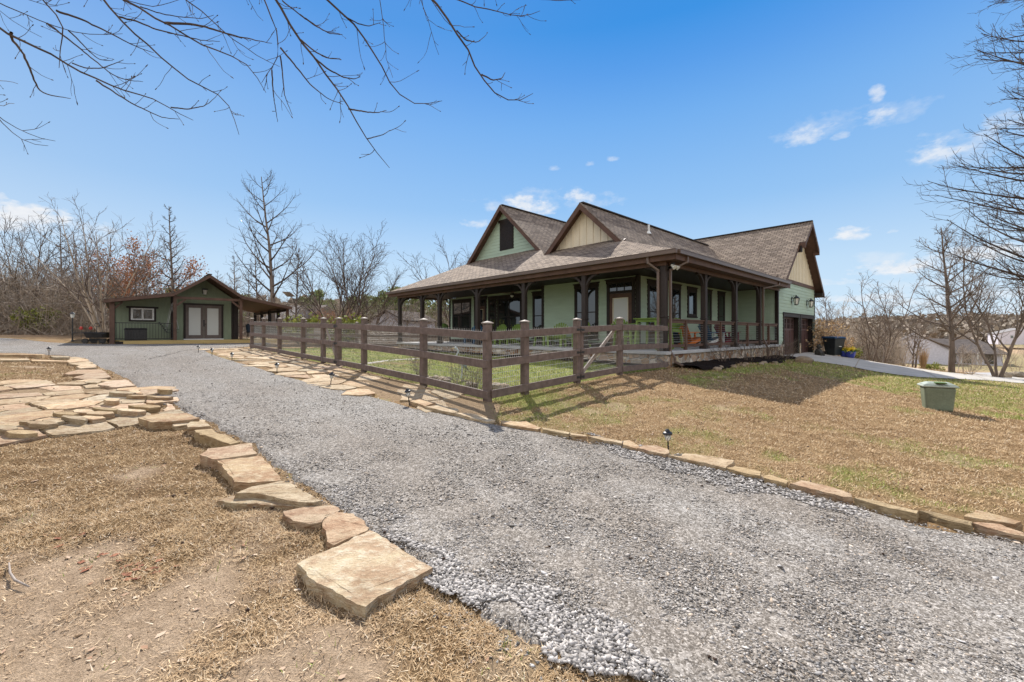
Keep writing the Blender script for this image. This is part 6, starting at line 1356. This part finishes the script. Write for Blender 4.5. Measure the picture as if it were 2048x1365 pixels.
# green utility box
p = GP(1875, 817); g = empty('utility_box', p, R(-30), 'faded green plastic garden box with a pale lid on the brown lawn', 'storage bin')
mb = MB(); b0 = [(-.19, -.13, -.05), (.19, -.13, -.05), (.19, .13, -.05), (-.19, .13, -.05)]; t0 = [(-.225, -.155, .42), (.225, -.155, .42), (.225, .155, .42), (-.225, .155, .42)]; mb.hexa(b0, t0); bd = mb.build('body', MT['greenbox'], g, bevel=.05); bd.modifiers[0].segments = 3
mb = MB(); mb.hexa([(-.255, -.18, .41), (.255, -.18, .41), (.255, .18, .41), (-.255, .18, .41)], [(-.245, -.17, .45), (.245, -.17, .45), (.245, .17, .45), (-.245, .17, .45)]); mb.hexa([(-.235, -.16, .452), (.235, -.16, .452), (.235, .16, .452), (-.235, .16, .452)], [(-.15, -.08, .50), (.15, -.08, .50), (.15, .08, .50), (-.15, .08, .50)]); l_ = mb.build('lid', MT['greenlid'], g, bevel=.012)
mb = MB(); mb.box(-.07, .08, -.19, -.05, .49, .505); mb.build('slot', MT['leafg'], l_)
# wheeled bin
x, y = at_px(1667, 23.5); g = empty('wheeled_bin', (x, y, gz(x, y) + .03), R(12), 'dark wheeled rubbish bin with blue lid beside the garage', 'bin')
mb = MB(); mb.hexa([(-.26, -.3, .05), (.26, -.3, .05), (.26, .25, .05), (-.26, .25, .05)], [(-.36, -.4, .98), (.36, -.4, .98), (.36, .36, .98), (-.36, .36, .98)]); mb.box(-.38, .38, -.42, -.36, .9, .97); mb.build('body', MT['binb'], g, bevel=.02)
mb = MB(); mb.hexa([(-.39, -.44, .98), (.39, -.44, .98), (.39, .4, .98), (-.39, .4, .98)], [(-.36, -.38, 1.07), (.36, -.38, 1.07), (.36, .38, 1.09), (-.36, .38, 1.09)]); mb.build('lid', MT['binl'], g, bevel=.015)
for q in (-.3, .3): mb = MB(); mb.tube([(q - .04, .26, .13), (q + .04, .26, .13)], .13, 14); mb.build('wheel', MT['blackp'], g)
mb = MB(); mb.box(-.07, .07, -.405, -.36, .52, .55); mb.build('emblem', MT['white'], g); mb = MB(); mb.tube([(-.28, .42, .93), (.28, .42, .93)], .018, 6); mb.build('handle', MT['blackp'], g)
# daffodils in blue pots
def pot(u, Y, s_, label):
    x, y = at_px(u, Y); g = empty('flower_pot', (x, y, gz(x, y) + .03), 0, label, 'flower pot', 'blue pots of yellow flowers'); mb = MB(); mb.lathe([(.16 * s_, 0), (.24 * s_, .2 * s_), (.25 * s_, .34 * s_), (.28 * s_, .36 * s_), (.28 * s_, .4 * s_), (.23 * s_, .4 * s_), (.22 * s_, .34 * s_)], (0, 0, 0), 18); mb.build('pot', MT['bluepot'], g, smooth=True)
    rg = np.random.default_rng(int(u)); c = rg.normal(0, .12 * s_, (260, 3)) * np.array([1, 1, .5]) + np.array([0, 0, .52 * s_]); v, f = cards(c, .035, rg); o = np_mesh('flowers', v, f, MT['yellow']); o.parent = g
    c = rg.normal(0, .12 * s_, (260, 3)) * np.array([1, 1, .5]) + np.array([0, 0, .44 * s_]); v, f = cards(c, .05, rg); o = np_mesh('leaves', v, f, MT['leafg']); o.parent = g
pot(1689, 23.3, .85, 'blue pot of yellow daffodils, left one beside the bin'); pot(1701, 23.0, .9, 'blue pot of yellow daffodils, right one beside the bin')
# small dark garden figure by the garage corner: a seated bear
x, y = at_px(1637, 22.3); g = empty('garden_figure', (x, y, gz(x, y) + .02), R(30), 'small dark sitting animal figure at the garage corner', 'statue')
mb = MB(); mb.lathe([(.10, 0), (.17, .05), (.18, .2), (.12, .34), (.07, .38)], (0, 0, 0), 12); mb.lathe([(.03, .36), (.11, .42), (.12, .48), (.08, .55), (.02, .57)], (0, -.02, 0), 12)
for q in (-1, 1): mb.lathe([(.01, .55), (.035, .57), (.03, .6), (.005, .61)], (q * .08, 0, 0), 8); mb.tube([(q * .12, -.05, .28), (q * .14, -.15, .16), (q * .1, -.2, .08)], [.05, .045, .04], 8); mb.tube([(q * .09, -.05, .06), (q * .13, -.24, .05)], [.07, .05], 8)
mb.tube([(0, -.1, .46), (0, -.17, .45)], [.05, .03], 8); mb.build('figure', M('dark_cast_stone', (.05, .045, .04), .8, .3, 9, .3, 50), g, smooth=True)
# heron statue
p = GP(922, 757); g = empty('heron_statue', p, R(200), 'pale blue heron statue standing inside the fence', 'statue')
mb = MB(); mb.tube([(-.15, 0, .20), (-.10, 0, .27), (-.03, 0, .36), (.03, 0, .43), (.06, 0, .49)], [.012, .05, .075, .055, .028], 12); mb.tube([(.05, 0, .46), (.12, 0, .53), (.07, 0, .60), (.07, 0, .66), (.12, 0, .70)], [.03, .022, .019, .018, .022], 10); mb.lathe([(.01, -.03), (.032, -.01), (.03, .02), (.005, .035)], (.13, 0, .705), 10); mb.build('body', MT['statue'], g, smooth=True)
mb = MB(); mb.tube([(.15, 0, .705), (.26, 0, .685)], [.014, .002], 6); mb.build('beak', MT['deckwood'], g)
for q in (-.03, .03): mb = MB(); mb.tube([(-.02, q, .32), (-.03, q, .18), (0, q, 0)], [.016, .012, .012], 6); mb.build('leg', MT['statue'], g)
for q in (-1, 1): mb = MB(); mb.tube([(.03, q * .055, .43), (-.05, q * .065, .33), (-.17, q * .03, .18)], [.02, .035, .005], 8); mb.build('wing', M('slate_blue_wing', (.2, .3, .36), .7, .2, 12, .2, 50) if q < 0 else bpy.data.materials['slate_blue_wing'], g, smooth=True)
# lamp post, garden cart, wire border fence, red flowers left of the cabin
x, y = at_px(145, 23.3); z0 = gz(x, y); g = empty('lamp_post', (x, y, z0), 0, 'slim black lamp post at the left end of the wire border fence', 'lamp post'); top = hz(627, 23.3) - z0
mb = MB(); mb.tube([(0, 0, 0), (0, 0, top - .25)], [.035, .025], 8); mb.lathe([(.06, 0), (.06, .05), (.035, .1)], (0, 0, 0), 8); mb.build('post', MT['iron'], g)
mb = MB(); mb.lathe([(.06, top - .25), (.09, top - .05)], (0, 0, 0), 8); mb.build('lamp_glass', MT['lamp'], g); mb = MB(); mb.lathe([(.12, top - .05), (.1, top - .02), (.02, top + .08)], (0, 0, 0), 8); mb.build('cap', MT['iron'], g)
x0_, y0_ = at_px(146, 22.3); x1_, y1_ = at_px(212, 21.3); g = empty('border_fence', (x0_, y0_, gz(x0_, y0_)), 0, 'low black wire border fence left of the cabin', 'fence'); mb = MB(); n = 26; z0 = gz(x0_, y0_)
for i in range(n + 1):
    t = i / n; q = Vector(((x1_ - x0_) * t, (y1_ - y0_) * t, gz(x0_ + (x1_ - x0_) * t, y0_ + (y1_ - y0_) * t) - z0)); mb.tube([q, q + Vector((0, 0, .62 + .08 * math.sin(i * math.pi / 3) ** 2))], .008, 4)
for h in (.12, .55): mb.tube([(0, 0, h), (x1_ - x0_, y1_ - y0_, h + gz(x1_, y1_) - z0)], .009, 4)
mb.build('panel', MT['iron'], g)
for i, u in enumerate((163, 182)):
    x, y = at_px(u, 22.6); z0 = gz(x, y); h = hz(657, 22.6) - z0; g = empty('flower_spinner', (x, y, z0), 0, ('left' if i == 0 else 'right') + ' one of two red garden flowers on thin stems by the black cart', 'garden ornament', 'red garden flowers'); mb = MB(); mb.tube([(0, 0, 0), (0, 0, h)], .01, 5); mb.build('stem', MT['iron'], g)
    mb = MB()
    for k in range(6): a = k * math.pi / 3; mb.lathe([(.005, -.02), (.05, 0), (.005, .03)], (.06 * math.cos(a), -.02, h + .06 * math.sin(a)), 7)
    mb.build('petals', MT['red'], g)
x, y = at_px(196, 22.0); g = empty('garden_cart', (x, y, gz(x, y)), R(10), 'black garden cart with raised loop handle left of the cabin', 'cart')
mb = MB(); mb.hexa([(-.36, -.25, .3), (.36, -.25, .3), (.36, .25, .3), (-.36, .25, .3)], [(-.46, -.32, .58), (.46, -.32, .58), (.46, .32, .58), (-.46, .32, .58)]); mb.box(-.48, .48, -.34, .34, .57, .6); mb.build('tray', MT['blackp'], g, bevel=.02)
for a in (-.38, .38):
    for b in (-.28, .28): mb = MB(); mb.tube([(a, b - .035, .14), (a, b + .035, .14)], .14, 14); mb.build('wheel', MT['blackp'], g)
mb = MB(); mb.bar((-.38, -.25, .15), (-.38, .25, .15), .03, .03); mb.bar((.38, -.25, .15), (.38, .25, .15), .03, .03); mb.bar((-.38, 0, .22), (.38, 0, .22), .05, .12); mb.build('chassis', MT['iron'], g)
mb = MB(); pts = [(-.05, -.05, .3), (-.02, -.05, .88)] + [(.12 * math.sin(t), -.05, .98 - .1 * math.cos(t)) for t in np.linspace(-3, 3, 12)]; mb.tube(pts, .014, 6); mb.build('handle', MT['iron'], g)
# neighbour buildings
def small_house(name, u, v0, Y, w, d_, hw_, hr, wall, roof, label, rz, cat='house', win=True):
    x, y = at_px(u, Y); g = empty(name, (x, y, hz(v0, Y)), rz, label, cat); mb = MB(); mb.box(-w / 2, w / 2, -d_ / 2, d_ / 2, -1.5, hw_)
    mb.poly([(-w / 2, -d_ / 2, hw_), (w / 2, -d_ / 2, hw_), (0, -d_ / 2, hr)]); mb.poly([(w / 2, d_ / 2, hw_), (-w / 2, d_ / 2, hw_), (0, d_ / 2, hr)]); mb.build('wall', MT[wall], g); o_ = .35; k = (hr - hw_) / (w / 2); mb = MB()
    for s_ in (-1, 1):
        pts = [(0, -d_ / 2 - o_, hr + .1), (s_ * (w / 2 + o_), -d_ / 2 - o_, hr + .1 - k * (w / 2 + o_)), (s_ * (w / 2 + o_), d_ / 2 + o_, hr + .1 - k * (w / 2 + o_)), (0, d_ / 2 + o_, hr + .1)]; mb.slab(pts, .12)
    mb.build('roof', MT[roof], g)
    if win:
        for q in (-w * .22, w * .22):
            mb = MB(); mb.box(q - .5, q + .5, -d_ / 2 - .04, -d_ / 2 - .002, 1.0, 2.3); f_ = mb.build('window', MT['white'], g); mb = MB(); mb.box(q - .42, q + .42, -d_ / 2 - .06, -d_ / 2 - .041, 1.08, 2.22); mb.build('pane', MT['darkglass'], f_)
    return g
g = small_house('white_house', 1828, 724, 104, 10.6, 16, 3.5, 7.0, 'whitewall', 'darkroof', 'white gabled house down in the valley beyond the driveway', R(-41), win=False)
mb = MB(); mb.box(4.82, 14, -3, 7, -1, 2.9); mb.build('side_wing', MT['whitewall'], g)
mb = MB(); mb.slab([(4.0, -4.2, 2.5), (15, -4.2, 2.5), (11, 2, 5.6), (0, 2, 5.9)], .15); mb.slab([(0, 2, 5.9), (11, 2, 5.6), (15, 8, 2.5), (4, 8, 2.5)], .15); mb.build('wing_roof', MT['darkroof'], g)
for q in (6.2, 8.6, 12.0): mb = MB(); mb.box(q - .7, q + .7, -3.06, -3.005, .2, 2.3); mb.build('window', MT['darkglass'], g)
mb = MB(); mb.box(-.5, .8, -8.06, -8.005, 3.6, 3.9); mb.build('vent', MT['greyroof'], g)
for q in (5.2, 7.6, 10.2): mb = MB(); mb.box(q - .12, q + .12, -4.1, -3.9, -.6, 2.65); mb.build('porch_post', MT['white'], g)
small_house('far_house', 2034, 682, 175, 14, 9, 3.0, 5.2, 'whitewall', 'greyroof', 'small far white house at the right edge below the ridge', R(-30))
small_house('neighbor_house', 610, 668, 62, 7.5, 7, 2.2, 4.1, 'greyroof', 'greyroof', 'grey roofed shed behind the far fence beside the cabin porch', R(75), 'shed', win=False)
small_house('neighbor_house', 808, 676, 52, 5.0, 6, 2.1, 3.2, 'whitewall', 'shingle', 'pinkish shed behind the left end of the house porch', R(-25), 'shed', win=False)

# ------------------------------------------------------------------ scatter: grass, gravel stones, leaves (things nobody could count)
def scatter_xy(rg, x0, x1, y0, y1, dens):
    n = int((x1 - x0) * (y1 - y0) * dens); return rg.uniform(x0, x1, n), rg.uniform(y0, y1, n)
def infov(x, y, m=1.28): return (np.abs(x) < m * y + .3)
STONEP = []
def blades():
    rg = np.random.default_rng(101); X = []; Y = []; S_ = []
    for x0, x1, y0, y1, dens, sz in ((-4.5, 2.5, 1.2, 3.6, 19000, 1.0), (-8, 8, 3.6, 6.5, 5200, 1.2), (-12, 13, 6.5, 10, 2000, 1.6), (-14, 19, 10, 16, 620, 2.3), (-22, 24, 16, 26, 160, 3.4)):
        x, y = scatter_xy(rg, x0, x1, y0, y1, dens); k = infov(x, y, 1.6) & ~inpoly(x, y, DRIVE) & ~inpoly(x, y, HOUSEFP) & ~inpoly(x, y, PATHP) & ~inpoly(x, y, PAT); X.append(x[k]); Y.append(y[k]); S_.append(np.full(k.sum(), sz))
    x = np.concatenate(X); y = np.concatenate(Y); sz = np.concatenate(S_); c, g, bare, left = masks(x, y)
    cl = fbm(x * 9, y * 9, 51, 3); keep = (rg.random(len(x)) > bare * .93) & (rg.random(len(x)) < .35 + 1.6 * (cl - .3))
    conc = inpoly(x, y, [tuple(p) for p in cl_] + [tuple(p) for p in cr_[::-1]]) | inpoly(x, y, [tuple(p) for p in wa] + [tuple(p) for p in wb[::-1]]); keep &= ~conc
    x, y, sz, c, g, cl = x[keep], y[keep], sz[keep], c[keep], g[keep], cl[keep]; n = len(x)
    z = gsurf(x, y, g) - .004; a = rg.random(n) * 6.283; isg = rg.random(n) < g * .75; tilt = np.where(isg, rg.uniform(.5, 1.3, n), rg.uniform(.08, .75, n)); L = np.where(isg, rg.uniform(.02, .045, n), rg.uniform(.018, .05, n)) * sz ** .75; w = rg.uniform(.0014, .003, n) * sz ** 1.15
    d = np.c_[np.cos(a) * np.cos(tilt), np.sin(a) * np.cos(tilt), np.sin(tilt)] * L[:, None]; s_ = np.c_[-np.sin(a), np.cos(a), np.zeros(n)] * w[:, None]; b = np.c_[x, y, z + rg.uniform(0, .012, n)]
    v = np.stack([b - s_, b + s_, b + d], 1).reshape(-1, 3)
    t = rg.random(n)[:, None]; dead = np.array([.66, .50, .31]) * t + np.array([.26, .155, .075]) * (1 - t); pale = rg.random(n) < .07; dead[pale] = (.72, .62, .47); gr = np.array([.42, .48, .12]) * t + np.array([.15, .21, .04]) * (1 - t)
    col = np.where(isg[:, None], gr, dead * .75 + c * .45) ; col = np.repeat(col, 3, 0)
    tag(np_mesh('grass', v, np.arange(n * 3).reshape(-1, 3), MT['straw'], col), kind='stuff')
cl_, cr_ = cl, crr
blades()
OCT = np.array([(1, .15, .1), (.1, 1, -.1), (-1, -.1, .15), (-.1, -1, -.1), (.25, .1, .9), (-.2, 0, -.9)], float); OF = np.array([(0, 1, 4), (1, 2, 4), (2, 3, 4), (3, 0, 4), (1, 0, 5), (2, 1, 5), (3, 2, 5), (0, 3, 5)])
def pebbles(name, x, y, size, rg, lift=.3, col=None, flat=.55, soil=False):
    n = len(x); V = OCT[None] * (1 + rg.uniform(-.3, .3, (n, 6, 3))) + rg.uniform(-.3, .3, (n, 6, 3)); V = V * np.stack([rg.uniform(.9, 1.5, n), rg.uniform(.65, 1.05, n), rg.uniform(.18, .42, n) * flat / .55], 1)[:, None] * size[:, None, None]
    a = rg.random(n) * 6.283; t = rg.normal(0, .2, n); ca, sa, ct, st = np.cos(a), np.sin(a), np.cos(t), np.sin(t)
    X = V[..., 0] * ct[:, None] + V[..., 2] * st[:, None]; Zz = -V[..., 0] * st[:, None] + V[..., 2] * ct[:, None]; Yy = V[..., 1]; V = np.stack([X * ca[:, None] - Yy * sa[:, None], X * sa[:, None] + Yy * ca[:, None], Zz], -1)
    V += np.c_[x, y, (gsurf(x, y) if soil else gfast(x, y) + .012) + size * lift][:, None]; f = (OF[None] + np.arange(n)[:, None, None] * 6).reshape(-1, 3)
    if col is None:
        g = rg.beta(1.4, 2.6, n) * .52 + .10; col = np.c_[g * 1.09, g * .985, g * .885]; w = rg.random(n) < .12; col[w] *= np.array([1.12, 1.0, .86]); b = rg.random(n) < .2; col[b] *= np.array([.95, .99, 1.05])
    return tag(np_mesh(name, V.reshape(-1, 3), f, MT['stones'], np.repeat(col, 6, 0)), kind='stuff')
def gravel():
    rg = np.random.default_rng(5); X = []; Y = []; Q = []
    for x0, x1, y0, y1, dens, s0, s1 in ((-1.5, 5, .9, 3.2, 9000, .0025, .0085), (-4, 6, 3.2, 5.5, 3600, .0035, .0095), (-6, 5, 5.5, 9, 900, .005, .011), (-12, 4, 9, 15, 120, .007, .014), (-4, 6, 1, 6, 90, .010, .018)):
        x, y = scatter_xy(rg, x0, x1, y0, y1, dens); cl = fbm(x * 1.3, y * 1.3, 61, 4); k = infov(x, y) & inpoly(x, y, DRIVE) & (rg.random(len(x)) < .6 + .8 * (cl - .5)); x, y = x[k], y[k]; X.append(x); Y.append(y); Q.append(rg.uniform(s0, s1, len(x)) * (1 + .8 * (rg.random(len(x)) < .06)))
    pebbles('gravel', np.concatenate(X), np.concatenate(Y), np.concatenate(Q), rg, .15)
    # heaps of coarse loose stone by the near slab and along the right-hand edging
    def heap(pix, n, s0, s1, lift):
        P = [tuple(GP(u, v).xy) for u, v in pix]; xs = [p[0] for p in P]; ys = [p[1] for p in P]; x = rg.uniform(min(xs), max(xs), n * 4); y = rg.uniform(min(ys), max(ys), n * 4)
        k = inpoly(x + (fbm(x * 4, y * 4, 71, 3) - .5) * .5, y + (fbm(x * 4, y * 4, 72, 3) - .5) * .5, P); x, y = x[k][:n], y[k][:n]
        g = rg.beta(1.7, 2.2, len(x)) * .46 + .12; pebbles('loose_gravel', x, y, rg.uniform(s0, s1, len(x)), rg, lift, np.c_[g * 1.07, g * .985, g * .91], .75)
    heap([(760, 1060), (900, 1110), (1050, 1180), (1250, 1290), (1380, 1365), (1250, 1365), (1080, 1290), (930, 1200), (860, 1130)], 5200, .006, .019, .35)
    heap([(640, 960), (720, 985), (850, 1060), (1000, 1130), (1180, 1250), (1000, 1200), (850, 1120), (740, 1060)], 2600, .005, .013, .3)
    heap([(1165, 868), (1300, 895), (1450, 940), (1600, 985), (1720, 1020), (1690, 1035), (1560, 1005), (1400, 960), (1250, 915)], 2600, .008, .021, .4)
    i = rg.integers(84, len(DL) - 12, 1500); t = rg.random(1500)[:, None]; q = DL[i] * (1 - t) + DL[i + 1] * t + rg.normal(0, .10, (1500, 2)); k = ~inpoly(q[:, 0], q[:, 1], DRIVE) & infov(q[:, 0], q[:, 1]); q = q[k]; g = rg.beta(1.5, 2.2, len(q)) * .45 + .1
    pebbles('stray_gravel', q[:, 0], q[:, 1], rg.uniform(.004, .012, len(q)), rg, .2, np.c_[g * 1.05, g, g * .94], .7, True)
    heap([(290, 783), (340, 800), (420, 840), (400, 845), (320, 815)], 300, .012, .022, .4)
gravel()
def litter():
    rg = np.random.default_rng(9)
    def lay(name, X, Y, size, mat, curl=.35):
        n = len(X); a = rg.random(n) * 6.28; s_ = size * rg.uniform(.6, 1.3, n); z = gsurf(X, Y) + .004; 
        k = np.array([(-1, 0, 0), (-.3, -.55, .25), (.5, -.5, .1), (1, 0, .35), (.45, .5, .15), (-.35, .55, .3)]); V = np.repeat(k[None], n, 0) * (1 + rg.uniform(-.3, .3, (n, 6, 3))); V[..., 2] *= curl * 2; V *= s_[:, None, None]
        ca, sa = np.cos(a)[:, None], np.sin(a)[:, None]; V = np.stack([V[..., 0] * ca - V[..., 1] * sa, V[..., 0] * sa + V[..., 1] * ca, V[..., 2]], -1) + np.c_[X, Y, z][:, None]
        f = np.array([(0, 1, 2, 3), (0, 3, 4, 5)])[None] + np.arange(n)[:, None, None] * 6; tag(np_mesh(name, V.reshape(-1, 3), f.reshape(-1, 4), MT[mat]), kind='stuff')
    x, y = scatter_xy(rg, -6, 2, 1.3, 7, 16); k = ~inpoly(x, y, DRIVE) & infov(x, y); x, y = x[k], y[k]; lay('fallen_leaves', x, y, .018, 'deadleaf')
    q = [GP(u, v) for u, v in ((270, 1120), (285, 1140), (210, 1117), (130, 1085), (300, 1130), (190, 1115), (280, 1150), (265, 1118), (1225, 830))]; lay('fallen_leaves', np.array([p.x for p in q] * 3) + rg.normal(0, .05, 27), np.array([p.y for p in q] * 3) + rg.normal(0, .05, 27), .026, 'redleaf')
    # sweetgum balls on the drive and lawn
    x, y = scatter_xy(rg, -14, 4, 1.6, 16, 2.2); k = infov(x, y) & ~inpoly(x, y, YARD); x, y = x[k], y[k]; n = len(x); pebbles('seed_balls', x, y, rg.uniform(.010, .015, n), rg, .8, np.repeat(np.array([[.05, .03, .022]]), n, 0), 1.2)
litter()
def crumbs():
    rg = np.random.default_rng(19); x, y = scatter_xy(rg, -4.5, 2, 1.2, 5, 900); k = infov(x, y) & ~inpoly(x, y, DRIVE) & ~inpoly(x, y, PAT); x, y = x[k], y[k]; n = len(x); g = rg.random((n, 1)); col = np.array([.62, .46, .31]) * g + np.array([.20, .125, .07]) * (1 - g)
    pebbles('soil_crumbs', x, y, rg.uniform(.002, .0065, n) * (1 + 1.2 * (rg.random(n) < .05)), rg, .1, col, .8, True)
crumbs()
p = [GP(u, v) for u, v in ((18, 1130), (20, 1150), (30, 1165), (58, 1178))]; mb = MB(); mb.tube([q + Vector((0, 0, .012)) for q in p], [.004, .006, .007, .004], 6); tag(mb.build('fallen_stick', MT['fencecap'], None, smooth=True), 'bent pale stick lying on the bare soil at the lower left', 'stick')

# ------------------------------------------------------------------ labels: number the look-alikes by their place in a row
ORD = ['first', 'second', 'third', 'fourth', 'fifth', 'sixth', 'seventh', 'eighth', 'ninth', 'tenth', 'eleventh', 'twelfth', 'thirteenth', 'fourteenth', 'fifteenth', 'sixteenth', 'seventeenth', 'eighteenth', 'nineteenth', 'twentieth']
by_label = {}
for o in C.objects:
    if o.parent is None and 'label' in o and 'category' in o: by_label.setdefault(o['label'], []).append(o)
for lb, os_ in by_label.items():
    if len(os_) < 2 or len(os_) > 40: continue
    os_.sort(key=lambda o: o.location.x / max(o.location.y, .1)); n = len(os_)
    for i, o in enumerate(os_):
        k = i if i < (n + 1) // 2 else n - 1 - i; side = 'left' if i < (n + 1) // 2 else 'right'
        o['label'] = ' '.join((lb + ', ' + ORD[k] + ' one from the ' + side).split()[:99])
